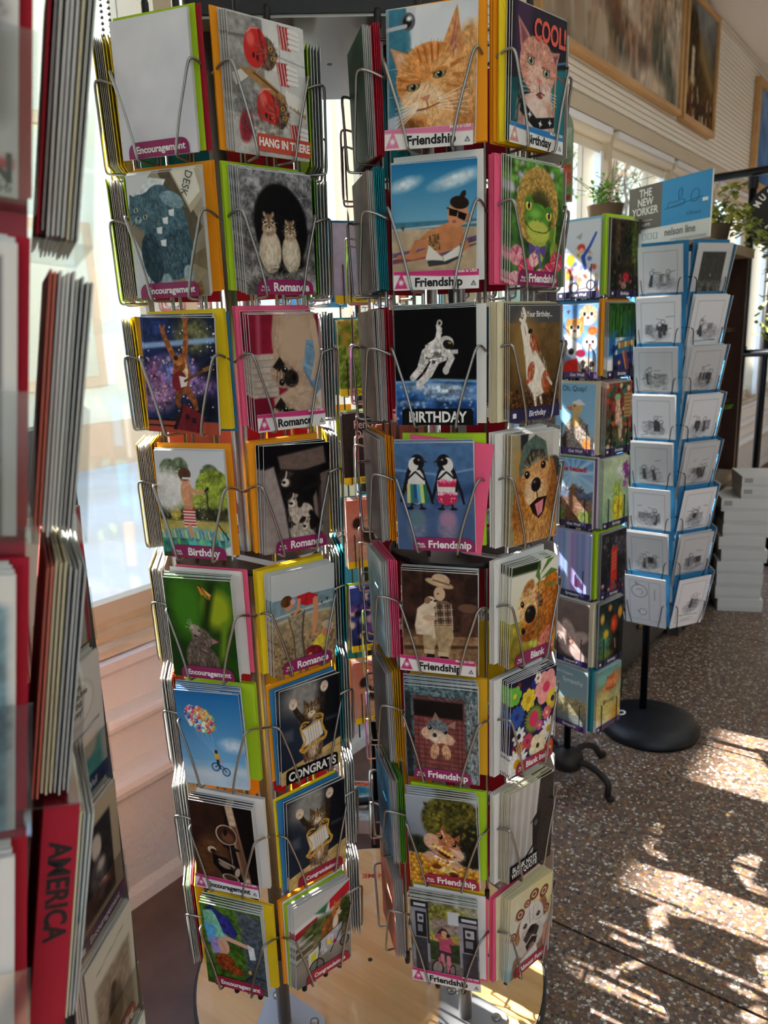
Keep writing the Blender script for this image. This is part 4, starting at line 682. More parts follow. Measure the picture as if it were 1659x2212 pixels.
def a_golden(c):
    c.G('bdb8ae', '9a938a', t=.05); c.R(0, 0, 26, 140, '9a8a66', 3, t=.1); c.P([(18, 0), (34, 0), (24, 60), (20, 60)], '26282c', 4); c.R(86, 0, 100, 60, 'c9c6be', 4); c.E(88, 48, 16, 16, '383c3c', 0, 4, t=.1); c.R(8, 20, 20, 130, 'a8824a', 8)
    c.ts = 4; f = 'b8783a'; c.P([(10, 140), (16, 90), (30, 70), (78, 76), (96, 110), (100, 140)], 'b57a34', 4, t=.35); c.E(20, 84, 13, 40, 'a8682e', 12, 2, t=.3); c.E(86, 72, 12, 40, '9a5c2a', -8, 2, t=.3)
    c.E(52, 56, 32, 36, 'c9925a', 8, 2, t=.16); c.E(48, 74, 20, 20, 'dcb88c', 0, 6, t=.1); c.E(60, 86, 16, 18, 'd2a878', 0, 5, t=.1)
    c.P([(16, 40), (24, 14), (48, 2), (70, 12), (78, 40), (60, 34), (34, 44), (18, 56)], '55665c', 1, t=.14); c.P([(26, 36), (40, 20), (66, 22), (74, 38), (54, 30), (36, 40)], '2a302c', 3); c.L([(48, 2), (46, 20)], 1, '3a463e'); c.L([(30, 14), (34, 30)], 1, '3a463e')
    for x, y in ((33, 52), (66, 42)): c.E(x, y, 4.8, 5, '1a0f0a'); c.E(x - 1, y - 1.4, 1.1, 1.1, 'efe8e0'); c.L([(x - 5, y - 7), (x + 4, y - 9)], 2, '8a5830', sf=2)
    c.E(52, 66, 10, 9, '241a18', -10, t=.1); c.E(49, 62, 3, 1.8, '5a5050', 0, 2); c.L([(53, 74), (56, 82)], 1.6, '2a1c16'); c.P([(40, 92), (56, 84), (76, 84), (70, 104), (60, 112), (48, 104)], '2a1512', 1); c.P([(52, 92), (68, 88), (66, 104), (58, 108)], 'd07a80', 1); c.L([(58, 92), (59, 104)], .9, 'a85060'); c.P([(54, 106), (64, 106), (60, 114)], '1c1210')
    rn = random.Random(8)
    for _ in range(60): x, y = rn.uniform(16, 92), rn.uniform(100, 138); c.L([(x, y), (x + rn.uniform(-2, 2), y + rn.uniform(6, 14))], .9, rn.choice(['d8a05c', '8a5424', 'c08440']), sf=2)
def a_goldenflower(c):
    c.G('e4e0d2', 'd6cfae', 0, 80); c.G('a8a03a', '8a6f20', 76, 140, .3, 12); c.R(0, 0, 60, 12, '1f2a14', 5); c.D(12, 30, 100, 60, 132, 3, ['b8d060', 'e0d060'], 3, 8)
    c.ts = 4; f = 'c87a2e'; c.E(58, 66, 40, 34, f, -50, t=.3); c.E(40, 56, 26, 24, 'dcb070', -40, 5, t=.2); c.E(78, 90, 24, 34, 'b0601c', 0, 3, t=.35); c.E(86, 50, 20, 34, 'b4641f', 0, 3, t=.3); c.E(50, 92, 28, 14, '8a4a18', -20, 3, t=.3); c.E(36, 34, 14, 9, 'a8703a', -40, 3, t=.2)
    c.E(42, 70, 12, 13, '1c1614', -20, t=.1); c.E(38, 64, 3, 2, '5a504c', 0, 3); c.E(24, 54, 3.4, 5, '160c08', -30); c.E(28, 90, 4, 4.4, '160c08'); c.E(60, 54, 7, 12, '3a1c14', -30, 2); c.L([(52, 40), (60, 70)], 3, 'c84a3a'); c.L([(56, 0), (58, 50), (62, 100)], 1.4, '4c6a30')
    for a, b, d in (((50, 20), (56, 4), (62, 30)), ((62, 26), (84, 14), (100, 20)), ((64, 36), (88, 34), (98, 40)), ((60, 20), (76, 0), (90, 0))): c.P([a, b, d], '5a7a34', 2, t=.15)
    for x, y, r in ((76, 116, 15), (86, 104, 11), (68, 128, 10), (88, 122, 10)): c.E(x, y, r, r * .8, 'e0806c', 0, 3, t=.3, ts=3)
def a_flowers(c):
    c.G('17163a', '1a1234', t=.3); c.D(50, 0, 0, 100, 140, 5, ['1c2f7a', '7a1c30', '24502a', 'b03a20', '101020', '3a2468'], 9)
    def fl(x, y, r, n, k, ck, cr=.3, w=.5, ph=0):
        for i in range(n): a = 2 * PI * i / n + ph; c.E(x + .6 * r * math.cos(a), y + .6 * r * math.sin(a), r * .45, r * w * .5, k, math.degrees(a), 1, t=.1)
        c.E(x, y, r * cr, r * cr, ck)
    fl(78, 26, 25, 6, 'e89a94', 'd83a5a', .32, .9); fl(38, 34, 16, 8, 'e0c436', 'c89a20', .34, .7); fl(14, 52, 16, 12, '28509a', '1a3070', .3); fl(52, 66, 20, 24, '7a8a34', 'd0305a', .5, .2); c.E(52, 66, 10, 12, 'd43460')
    fl(94, 48, 15, 8, 'e4c83a', '40206a', .3, .7); fl(82, 66, 10, 6, 'd86078', 'f0e060', .3, .9); fl(20, 82, 14, 8, 'e8e6e2', '1c1c20', .3, .5); fl(88, 92, 18, 14, 'efece6', 'd8a020', .3, .3); fl(40, 96, 12, 16, 'c04058', '902040', .3, .4); fl(64, 110, 19, 5, 'ead8b0', '3a2a20', .2, 1.0, .3); fl(18, 122, 24, 16, 'efece6', 'd8a020', .3, .3); fl(66, 80, 8, 10, 'c85090', 'e0c040'); fl(8, 20, 14, 6, '6ab040', 'e0d040', .25, .9); fl(22, 100, 9, 7, 'd88a30', 'a03020'); fl(92, 124, 14, 10, 'd0402a', 'e8c040'); fl(46, 128, 10, 8, '3a60b0', 'd0d0e0'); fl(58, 8, 8, 6, 'e8e0c8', 'c03040', .3, .8)
def a_note(c):
    c.G('b8b3aa', '9a958e', t=.06); c.P([(66, 0), (100, 0), (100, 140), (52, 140)], '2f2825', 1, t=.25, ts=3)
    for i in range(8): c.L([(6 + i * 8, 0), (2 + i * 7, 140)], 2.5, 'c9c5bc' if i % 2 else 'a39d94', sf=6)
    c.P([(52, 58), (68, 46), (70, 60), (64, 100), (54, 104)], '1a1718', 1, t=.4, ts=3); c.L([(48, 62), (66, 54)], 2, '141214'); c.L([(56, 100), (40, 112), (44, 118)], 4, '141214', 2); c.E(60, 66, 4, 5, '5a5450')
def a_bulldog(c):
    c.G('cbc2a0', 'c9c8bc', 0, 60, .08); c.E(80, 30, 40, 40, 'd2c49a', 0, 20); c.G('c6c6be', '9ab4b4', 60, 140); c.R(0, 118, 100, 140, '7fa8b0', 8)
    c.ts = 5; W = 'cfc6ba'; c.P([(10, 140), (14, 110), (40, 96), (84, 100), (90, 140)], '8a6a56', 4, t=.2); c.P([(24, 116), (64, 104), (72, 140), (20, 140)], 'dad6d0', 3, t=.06)
    c.E(52, 66, 28, 34, 'd0c8be', 6, t=.1); c.E(26, 68, 9, 18, 'a8765a', 14, 3, t=.2); c.E(78, 50, 9, 18, 'a8765a', -10, 3, t=.2); c.E(50, 88, 26, 20, 'b8aca2', 0, 4, t=.15); c.E(50, 82, 13, 9, '2c2624', 0, 2, t=.15); c.P([(28, 88), (48, 82), (72, 84), (76, 104), (52, 96), (34, 112)], '3a302c', 3, t=.2); c.P([(46, 100), (64, 96), (56, 108)], '6a4a44', 2); c.E(36, 66, 3.4, 3.4, '14100e'); c.E(68, 56, 3.4, 3.4, '14100e'); c.E(35, 65, .9, .9, 'ffffff'); c.L([(28, 74), (42, 72)], 1.4, '7a6a60'); c.L([(60, 66), (76, 64)], 1.4, '7a6a60'); c.L([(50, 40), (52, 60)], 2, 'a89a90', sf=4)
    for x, y, r in ((24, 34, 10), (58, 16, 11), (80, 24, 11), (12, 66, 8), (84, 60, 8), (40, 22, 8)): c.E(x, y, r, r * .85, '8a5636', 20, t=.2); c.E(x + 1, y, r * .62, r * .5, 'd8b4a0', 20); c.E(x + 1, y, r * .4, r * .32, '6a3e2c', 20)
    c.E(88, 96, 8, 20, 'c89880', 10, 4)
# ---- the narrower rack cards (y to 160)
def b_kids(c):
    c.G('d9dce6', 'cfd2d8'); rn = random.Random(4)
    for _ in range(46): x, y = rn.gauss(46, 22), rn.gauss(104, 28); c.E(x, y, rn.uniform(3, 8), rn.uniform(2, 6), rn.choice(['5a6ab0', 'd8a830', 'c84a30', '8a90c0', 'b08868', '6a5a9a', 'e0c890']), rn.uniform(0, 180), 3, t=.2)
    c.L([(62, 68), (76, 50), (90, 26)], 8, '3a58b0', 5); c.E(56, 52, 9, 8, 'd0402c'); c.E(56, 58, 6, 6, 'e0b090'); c.P([(42, 30), (58, 22), (54, 36)], 'a8a8a0'); c.L([(60, 70), (66, 92)], 10, '3450a8', 8); c.E(30, 74, 10, 12, 'd8b030', 0, 2); c.L([(10, 140), (90, 128)], 2, '6a5a4a'); c.E(40, 130, 11, 11, '2c2c40'); c.E(40, 130, 8, 8, 'c8c4c8'); c.E(80, 126, 11, 11, '2c2c40'); c.E(80, 126, 8, 8, 'c8c4c8')
def b_animals(c):
    c.G('5f90c8', '86acd4', t=.2, ts=20); c.ts = 4
    def face(x, y, r, k, k2, e=.16):
        c.E(x, y, r, r * .95, k, 0, 1.5, t=.2); c.E(x, y + r * .4, r * .6, r * .5, k2, 0, 2)
        for q in (-1, 1): c.E(x + q * r * .4, y - r * .1, r * e * 1.4, r * e * 1.5, 'f0ece0'); c.E(x + q * r * .4, y - r * .1, r * e, r * e * 1.2, '0c0c0c')
        c.E(x, y + r * .26, r * .16, r * .12, '5a2a2a')
    face(76, 22, 22, 'd2a884', 'e8d4c0'); c.P([(22, 44), (24, 26), (40, 34)], 'b87a3c'); c.P([(54, 30), (66, 22), (66, 42)], 'b87a3c'); face(44, 48, 22, 'd08f50', 'efe0cc'); face(82, 78, 18, 'd8d4d0', 'e8b8b8'); c.P([(8, 70), (20, 60), (34, 66), (62, 84), (66, 104), (40, 112), (16, 96)], 'd8dade', 2, t=.08); c.E(60, 100, 12, 8, '8a1c38'); c.E(36, 96, 7, 7, '16141a'); c.E(24, 80, 3, 3.4, '0c0c0c'); c.E(10, 76, 10, 14, '3a5a98', 10)
    c.P([(10, 140), (24, 116), (52, 110), (56, 140)], 'c8241e', 2, t=.15); c.E(20, 148, 8, 6, 'd03028'); face(76, 128, 22, 'b8a898', '3a3230'); c.E(66, 120, 6, 6, '2a2422'); c.E(88, 122, 6, 6, '2a2422'); c.E(88, 54, 12, 9, 'd86a30', 0, 1, t=.3); c.P([(22, 12), (32, 10), (28, 20)], '5a3a20')
def b_duck(c):
    c.G('7fb0d0', '9cc4d8', 0, 120); c.ts = 3; c.R(0, 110, 100, 170, 'b8b0a4', 6, t=.3); c.E(54, 120, 34, 50, '8f8278', 0, t=.5, ts=2.5); c.L([(50, 84), (52, 60)], 18, 'cda86c', 14, t=.1); c.E(54, 50, 15, 13, 'd2ac6e', t=.1); c.P([(42, 48), (24, 52), (42, 58)], 'd8705a'); c.P([(40, 40), (60, 32), (76, 44), (58, 46)], 'e6e6ea'); c.E(48, 47, 2, 2, '1a120c'); c.P([(16, 118), (28, 104), (30, 140), (20, 150)], '4a3628', 2, t=.3); c.E(80, 130, 10, 14, 'c07838', 0, 4, t=.2)
def b_moose(c):
    c.G('5f98d0', 'a8c8dc', 0, 70); 
    for i in range(14): a = i * .26 - .3; c.L([(50, 30), (50 + 90 * math.cos(a * 2), 30 + 90 * math.sin(a * 2))], 2.4, 'c0dcea', 5, sf=5)
    c.P([(0, 78), (16, 62), (34, 74), (60, 58), (84, 72), (100, 66), (100, 92), (0, 92)], '5a6a84', 2, t=.2); c.R(0, 88, 100, 116, '8a6a58', 5, t=.3); c.R(0, 112, 100, 170, '5f6a34', 5, t=.35); c.E(46, 128, 18, 34, '6a4c3a', 0, t=.25, ts=4); c.E(48, 92, 13, 26, '7a5844', 4, t=.2, ts=4); c.E(50, 66, 8, 12, '7a5a46', 10); c.E(53, 60, 5, 6, '8a6c58')
    for q in (-1, 1): c.L([(50 + q * 5, 64), (50 + q * 18, 72), (50 + q * 26, 64)], 4, '5a4436'); c.L([(50 + q * 18, 72), (50 + q * 20, 58)], 3, '5a4436')
    for q in (-1, 1): c.L([(46 + q * 12, 92), (46 + q * 28, 84)], 6, '6a4c3c', 4)
def b_sympathy(c):
    c.G('6f86b8', '8fa4c8'); rn = random.Random(2)
    for i in range(22): x = i * 4.7; c.L([(x, 0), (x + rn.uniform(-2, 2), 150)], 5, rn.choice(['8f7ab8', '6a94c8', 'a98fc0', '5f7cae', 'b8a8cc', '7fb0d0']), sf=6)
    c.P([(58, 100), (62, 96), (70, 122), (66, 128), (58, 126)], '3a2440', 1); c.P([(66, 100), (82, 122), (78, 132), (66, 124)], '54304c', 1)
def b_orchid(c):
    c.G('7a6a64', '5c4e4a', t=.08); c.ts = 8
    for x, y, rx, ry, a in ((46, 70, 26, 16, 60), (76, 84, 24, 15, -30), (28, 96, 24, 15, 10), (52, 120, 28, 14, 10), (66, 108, 20, 14, 40)): c.E(x, y, rx, ry, 'b9a39a', a, 4, t=.12)
    c.E(52, 96, 8, 9, '8a6054', 0, 2, t=.3, ts=3); c.E(50, 98, 4, 4, 'd8b4a0'); c.L([(44, 100), (60, 112)], 2, '6a3c34'); c.E(80, 132, 20, 12, 'a8928a', 10, 4)
def b_grass(c):
    c.G('7fa0a8', '94b0b4', 0, 90); c.G('9a947a', '6a7a80', 78, 165, .1); rn = random.Random(3); c.E(70, 92, 44, 18, 'b0a478', -8, 8, t=.3)
    for _ in range(70): x, y = rn.uniform(0, 100), rn.uniform(84, 118); c.L([(x, y), (x + rn.uniform(4, 16), y - rn.uniform(4, 12))], 1.1, rn.choice(['c8bc90', '7a7450', 'a89c70']), sf=2)
    for i in range(7): c.L([(52, 124 + i * 4.4), (92, 128 + i * 4.4)], .8, 'd0dce0')
def b_forest(c):
    c.G('2a2418', '1c1a14', t=.7, ts=8); c.ts = 5
    for x, y, rx, ry, k in ((24, 30, 9, 60, '4a3a2a'), (70, 40, 30, 20, '26241c'), (60, 60, 24, 22, '1a1c1e'), (84, 20, 12, 40, '3a4a20')): c.E(x, y, rx, ry, k, 0, 3, t=.4)
    c.E(62, 40, 16, 10, '0e0f12', 0, 1); c.E(30, 76, 10, 12, '3a3a3c', 0, 2); c.E(30, 76, 6, 7, '101012'); c.E(70, 78, 18, 13, '3a2628', 0, 2, t=.3); c.E(58, 112, 12, 9, 'b02430', 0, 2, t=.2); c.E(50, 128, 9, 8, 'a8907c', 0, 2, t=.3); c.D(60, 0, 100, 100, 160, 3, ['7a2440', '2f4a1c', 'b05a6a', '1c1a12', '4a6a2a'], 5, 2); c.D(40, 50, 0, 100, 100, 3, ['2c4418', '1a2410'], 6, 3); c.E(88, 60, 10, 40, '4a5a24', 0, 6, t=.5)
def b_bus(c):
    c.G('1a3a1c', '24502a', 0, 70, .6, 8); c.R(0, 56, 30, 110, '2a6aa0', 8); c.R(60, 30, 100, 80, '1f5a8a', 16); rn = random.Random(7)
    for _ in range(60): x = rn.uniform(0, 100); c.L([(x, rn.uniform(0, 30)), (x + rn.uniform(-8, 8), rn.uniform(40, 76))], 2, rn.choice(['2f6a24', '173c16', '4a8a34', '0f2a12']), sf=2)
    c.P([(34, 78), (96, 70), (98, 104), (36, 106)], '2a6a8c', 1); c.P([(20, 106), (98, 100), (98, 142), (20, 144)], '26356e', 1, t=.1)
    for i in range(5): c.R(38 + i * 12, 80 - i, 47 + i * 12, 92 - i, ['d8c050', 'c87040'][i % 2])
    c.S(44, 122, 8, 'd05a3a', 0, 6); c.E(44, 122, 3, 3, 'e8d040'); c.S(84, 118, 7, '8a50b0', 0, 6); c.E(30, 134, 8, 8, '18181c'); c.E(92, 134, 8, 8, '18181c'); c.L([(58, 100), (74, 144)], 6, 'd08a2c', 4); c.L([(66, 98), (84, 144)], 5, 'b04028', 3); c.P([(10, 92), (36, 84), (40, 92), (14, 104)], '1c3c7a', 2); c.R(0, 138, 100, 160, '3c4a20', 3, t=.5)
def b_collage(c):
    c.G('8a3a2c', '2a4a34', t=.5, ts=10); c.D(90, 0, 0, 100, 160, 5, ['1f5a44', 'b8502c', '6a1c28', '2a7a6a', 'd0a080', '142a20', 'a8303c', 'd8c8a8'], 3, 2); c.R(70, 24, 98, 76, 'b08a5a', 1)
    for i in range(6): c.L([(73, 30 + i * 8), (95, 30 + i * 8)], 1.4, '3a2418')
    c.E(46, 60, 9, 30, 'd8b090', 0, 2, t=.3); c.E(58, 96, 8, 30, 'b8a088', 0, 2, t=.3); c.E(46, 36, 8, 9, 'd8b090', 0, 1); c.E(44, 30, 12, 7, '8fb08a', 0, 2)
def b_greenfl(c):
    c.G('b8c6a0', '8fb48c', t=.15); c.ts = 6; c.E(60, 110, 22, 34, 'c8b430', 0, 8, t=.4); c.E(54, 70, 16, 20, '9ab050', 0, 6, t=.3)
    for x, y, r, k in ((86, 22, 13, '8a3a8a'), (92, 40, 12, '7a3084'), (62, 26, 11, 'e6e2e8'), (74, 40, 9, 'ded8e0'), (84, 60, 9, '9a50a0'), (56, 92, 9, 'd8c024')):
        for i in range(5): a = i * 1.257; c.E(x + .5 * r * math.cos(a), y + .5 * r * math.sin(a), r * .5, r * .34, k, math.degrees(a), 2, t=.1)
    c.L([(34, 84), (48, 78), (60, 84)], 1.2, '3a5a30'); c.L([(60, 150), (62, 60), (80, 30)], 1.4, '4a6a30')
    for i in range(6): c.L([(80, 130 + i * 4), (98, 116 + i * 5)], 1.6, '4a8a4a')
def b_phonebox(c):
    c.G('26262c', '1c1c22', t=.5, ts=6); c.R(50, 16, 100, 60, '3c3c44', 3, t=.5, ts=3); c.D(30, 10, 10, 100, 60, 3, ['5a4a40', '2a2e36', '6a6a70'], 6, 2); c.P([(40, 40), (64, 34), (66, 140), (40, 144)], 'b82c20', 1, t=.15); c.P([(44, 50), (60, 46), (61, 90), (44, 92)], 'd0604a', 2)
    for i in range(4): c.L([(44, 58 + i * 9), (61, 55 + i * 9)], 1.2, '7a1a14')
    c.L([(52, 48), (53, 92)], 1.2, '7a1a14'); c.E(28, 110, 12, 24, '20283c', 0, 2, t=.3); c.E(84, 110, 14, 30, '2c2c34', 0, 2, t=.4); c.D(50, 4, 120, 96, 155, 4, ['8a2430', 'c0a89a', '2a2c3c', '4a5a70'], 8, 2)
def b_lantern(c):
    c.G('1a2a2c', '16140f', t=.4, ts=10); c.E(22, 100, 26, 40, '4a7a60', 0, 20, t=.4); c.E(30, 76, 10, 10, 'd8b020', 0, 4); c.E(62, 58, 14, 22, 'b0301c', 0, 4, t=.2); c.E(60, 58, 6, 10, 'e86a30', 0, 5); c.E(86, 36, 9, 14, 'd0902a', 0, 4); c.E(14, 36, 8, 12, 'd8a84a', 0, 4); c.E(44, 16, 7, 8, 'c8803a', 0, 3); c.E(60, 116, 14, 20, '24180f', 0, 3, t=.4); c.L([(66, 96), (70, 120)], 2, 'c8b8a0'); c.E(30, 128, 20, 8, '7a8a3a', 0, 8, t=.3)
def b_angels(c):
    c.G('5f9a98', 'c8a850', 0, 120, .2, 18); c.E(60, 40, 40, 18, 'd0783c', -20, 14, t=.2); c.E(30, 100, 30, 40, 'd0c070', 0, 18, t=.15); c.E(80, 130, 26, 24, 'c89a40', 0, 14, t=.15); c.E(20, 24, 20, 14, '7ab0a0', 0, 10)
# ---- graduation rack and others
def g_light(c): c.G('b8c0d4', 'a8b4cc', t=.1); c.R(48, 50, 100, 150, 'd8d4d0', 1); c.R(48, 80, 100, 104, 'c8303a'); c.R(48, 126, 100, 150, 'c8303a'); c.E(78, 34, 18, 16, 'c86a50', 0, 4, t=.4)
def g_garden(c): c.G('8aa84a', '5f8a2c', t=.5, ts=5); c.E(60, 60, 14, 40, 'c8642c', 0, 3, t=.3); c.E(60, 26, 8, 8, '5a78a8'); c.L([(56, 100), (54, 140)], 8, '6a78a0'); c.L([(66, 100), (68, 140)], 8, '6a78a0'); c.D(30, 0, 0, 100, 60, 5, ['b8a040', '4a7a24'], 4, 4)
def g_black(c): c.G('34322f', '2c2a28', t=.15, ts=4)
def g_pug(c): c.G('c8806a', 'b8a8a0', t=.08); c.ts = 6; c.E(50, 110, 40, 44, 'c8ae94', 0, 4, t=.12); c.E(48, 64, 30, 28, 'c0a286', 0, 2, t=.12); c.E(48, 78, 17, 15, '2c2422', 0, 3); c.E(22, 48, 9, 12, '2a2220', 20); c.E(74, 48, 9, 12, '2a2220', -20); c.E(34, 62, 5, 5.4, '0e0b0a'); c.E(62, 62, 5, 5.4, '0e0b0a'); c.E(48, 72, 5, 4, '0e0b0a'); c.L([(36, 44), (60, 44)], 1.6, '7a6250')
def g_mix(c): c.G('2f4a98', '1c2c60', t=.4); c.D(70, 0, 0, 100, 150, 8, ['d8842c', '3a6ac0', 'e6e2dc', '1a1a2c', '6a4aa0', 'c0b0c8'], 5, 1.5)
def g_dark(k, k2):
    def f(c): c.G(k, k2, t=.45, ts=16); c.E(50, 60, 26, 34, k2, 0, 14, t=.5, ts=6)
    return f
def g_doodle(seed, frame=True):
    def f(c):
        rn = random.Random(seed); c.G('e3e3e6', 'dedee2'); H = c.H
        if frame: c.L([(12, 12), (88, 12), (88, H - 14), (12, H - 14), (12, 12)], .8, 'a0a0a4')
        cx, cy = 50, H * .5; k = '5a5a5e'
        c.E(cx + rn.uniform(-8, 8), cy + 14, 26, 16, 'b0b0b4', rn.uniform(-20, 20), 6, t=.2)
        for _ in range(3): x = rn.uniform(28, 70); c.R(x - 8, cy - 6, x + 8, cy + rn.uniform(6, 20), rn.choice(['8a8a8e', 'c8c8cc', '3c3c40', 'a4a4a8']), 2, t=.2)
        for _ in range(2):
            x, y = rn.uniform(30, 70), cy - rn.uniform(4, 16); c.E(x, y, 5, 6, k); c.E(x, y, 3.8, 4.8, 'e0e0e2'); c.L([(x, y + 6), (x + rn.uniform(-4, 4), y + 26)], 6, rn.choice(['4a4a4e', '9a9aa0']), 9); c.L([(x, y + 12), (x + rn.uniform(-14, 14), y + 18)], 2, k)
        for _ in range(9): x, y = rn.uniform(20, 70), cy + rn.uniform(-24, 34); c.L([(x, y), (x + rn.uniform(4, 20), y + rn.uniform(-6, 6))], 1, k)
        c.L([(20, cy + 34), (80, cy + 34 + rn.uniform(-4, 4))], 1.2, k)
        for i in range(2): c.L([(30, H - 22 + i * 4), (70 - i * 12, H - 22 + i * 4)], .9, '77777b')
    return f
def g_night(c): c.G('e3e3e6', 'dedee2'); c.R(16, 18, 84, 104, '2c2e2e', 1, t=.5, ts=4); c.R(16, 80, 84, 112, '5a5c5a', 6, t=.6, ts=3); c.E(40, 100, 6, 10, '1c1c1c', 0, 2); c.E(60, 102, 6, 9, '202020', 0, 2); c.E(50, 66, 3, 4, 'e8e8e0'); c.E(51.5, 65, 3, 4, '2c2e2e')
def g_bird(c):
    c.G('dcdce2', 'd6d6dc'); c.L([(12, 12), (88, 12), (88, 120), (12, 120), (12, 12)], .8, 'a0a0a4'); c.L([(60, 14), (60, 118)], 1, '7a7a80'); c.E(36, 40, 20, 18, '5a5a60'); c.E(36, 40, 18.6, 16.6, 'dedee4'); c.L([(30, 24), (26, 16), (36, 22)], 1.2, '5a5a60'); c.L([(30, 36), (40, 34), (46, 42), (40, 50)], 1.2, '5a5a60'); c.E(44, 98, 10, 9, '5a5a60'); c.E(44, 98, 8.8, 7.8, 'dedee4'); c.L([(30, 96), (36, 100)], 1.2, '5a5a60'); c.L([(74, 30), (74, 60)], 1.4, '6a6a70')
# ---- fur and finer drawing over the main pictures
def plus(a, b):
    def f(c): a(c); b(c)
    return f
def a_bluecat(c):
    c.G('a0937c', '857b68', t=.08); c.ts = 4
    c.P([(0, 0), (34, 0), (0, 36)], 'd6dcd8'); c.P([(44, 0), (62, 0), (98, 62), (80, 82)], '5a4f3e', t=.1); c.P([(60, 0), (100, 0), (100, 30), (84, 46)], 'b9ae92')
    c.P([(62, 0), (92, 0), (98, 24), (82, 38)], 'e6e1cf'); c.P([(0, 60), (30, 120), (10, 136), (0, 136)], 'd8dedc'); c.P([(46, 124), (78, 92), (100, 108), (70, 140)], '9c8d6e', t=.06); c.P([(72, 96), (100, 84), (100, 110)], '77694e', t=.06); c.P([(26, 118), (46, 124), (62, 140), (24, 140)], '183a58'); c.P([(72, 130), (90, 120), (94, 134), (80, 140)], '8a6238', t=.3)
    c.P([(12, 22), (30, 4), (54, 8), (46, 20), (24, 28)], 'dfe8e8', t=.12)
    B = ['2c434b', '3f5a63', '5d7c86', '7d9ca5', '20343b']
    c.E(48, 58, 30, 46, '48656f', -14, t=.3); c.E(60, 90, 24, 28, '35505a', 20, t=.3); c.E(27, 92, 14, 28, '263c45', -8, t=.3); c.F(48, 58, 30, 46, B, 420, 6, 1.0, 60, 35, -14); c.F(60, 90, 22, 26, B, 160, 6, 1.0, 100, 30, 20); c.F(27, 92, 13, 26, ['1c2e35', '2c434b', '48656f'], 110, 6, 1.0, 95, 25)
    c.E(60, 30, 16, 8, '7e9ba4', 24, t=.2); c.F(60, 30, 15, 7, ['a8c0c6', '5d7c86'], 60, 5, .8, 20, 20, 24); c.E(44, 120, 7, 10, '93aeb5', t=.15); c.E(74, 112, 6.5, 10, '93aeb5', t=.15)
    for x, y in ((41, 125), (45, 126), (71, 118), (75, 119)): c.E(x, y, 1.6, 2, 'c4a8a4')
    c.E(17, 40, 16, 19, '4e6c76', -16, t=.25); c.P([(2, 34), (3, 20), (14, 26)], '3c5862'); c.P([(18, 22), (30, 18), (30, 32)], '3c5862'); c.F(17, 40, 15, 18, B, 150, 5, .9)
    c.E(10, 38, 3, 2.4, 'c8cfa8', -30); c.E(10, 38, 1.3, 2, '0c0f10'); c.E(22, 46, 3, 2.4, 'c8cfa8', -30); c.E(22, 46, 1.3, 2, '0c0f10'); c.E(12, 49, 5, 4, '9cb6bd', 0, 2); c.E(12.5, 47, 1.8, 1.3, '18242a'); c.L([(12, 48), (11, 53)], .7, '18242a')
    for x, y in ((49, 52), (40, 62), (44, 76), (58, 44)): c.P([(x - 4, y - 3), (x + 4, y - 4), (x + 3, y + 4), (x - 3, y + 3)], 'e4ecec', t=.05)
def a_chipmunks(c):
    c.G('76767a', '807b76'); c.T(.55, 9)
    c.F(50, 70, 75, 95, ['1f1d20', 'c9c2b8', '4a474b', '8a8580', '303036', 'a89c94'], 900, 9, 1.1, 70, 70)
    c.E(54, 60, 37, 48, '0b0a0b', -8, 4); c.E(54, 100, 32, 14, '12100f', 0, 6); c.F(54, 62, 36, 48, ['1c1a1c', '080808', '262326'], 120, 8, 1, 40, 60)
    for x, y, k in ((37, 74, 1.0), (66, 78, .88)):
        K = ['e6dcc8', 'b39f86', '8d7a64', 'cfc0a8', 'f0e8d8']
        c.E(x, y + 14 * k, 15 * k, 25 * k, 'b9a88e', 0, 2, t=.15); c.E(x, y + 12 * k, 9 * k, 20 * k, 'dccfb8', 0, 6); c.F(x, y + 13 * k, 14 * k, 24 * k, K, 200, 5, .8, 90, 25)
        c.E(x, y - 11 * k, 9.5 * k, 8 * k, 'b09478', 0, 2, t=.15); c.E(x, y - 18 * k, 6.4 * k, 9.5 * k, '8a6c50', 0, 2, t=.15); c.F(x, y - 15 * k, 9 * k, 11 * k, ['6a5038', 'b89c7c', '4c3a28', 'cbb496'], 110, 4, .7)
        for q in (-1, 1): c.E(x + q * 5.6 * k, y - 27 * k, 2.2 * k, 3.4 * k, '7c6450', q * 20); c.E(x + q * 5.6 * k, y - 26.4 * k, 1.2 * k, 2 * k, 'b89a88', q * 20); c.L([(x + q * 3.2 * k, y - 21 * k), (x + q * 8 * k, y - 17.4 * k)], 1.2 * k, 'e2d6c2'); c.L([(x + q * 3.2 * k, y - 17 * k), (x + q * 8 * k, y - 14.6 * k)], 1.2 * k, 'e2d6c2'); c.E(x + q * 5.2 * k, y - 18 * k, 1.5 * k, 1.3 * k, '070707'); c.L([(x + q * 9 * k, y + 2 * k), (x + q * 4 * k, y + 9 * k)], 3.6 * k, 'cbb89c', 2.4 * k)
        c.L([(x, y - 27 * k), (x, y - 18 * k)], 1.2, '4a3624'); c.E(x, y - 11 * k, 3.6 * k, 3 * k, 'd8c8b0', 0, 2); c.E(x, y - 12.6 * k, 1.5 * k, 1.1 * k, '1c1210'); c.L([(x, y - 11.5 * k), (x, y - 9 * k)], .7, '3a2820')
    c.F(54, 112, 40, 10, ['2a2725', '6a655f', '9c958c'], 120, 6, 1, 0, 60)
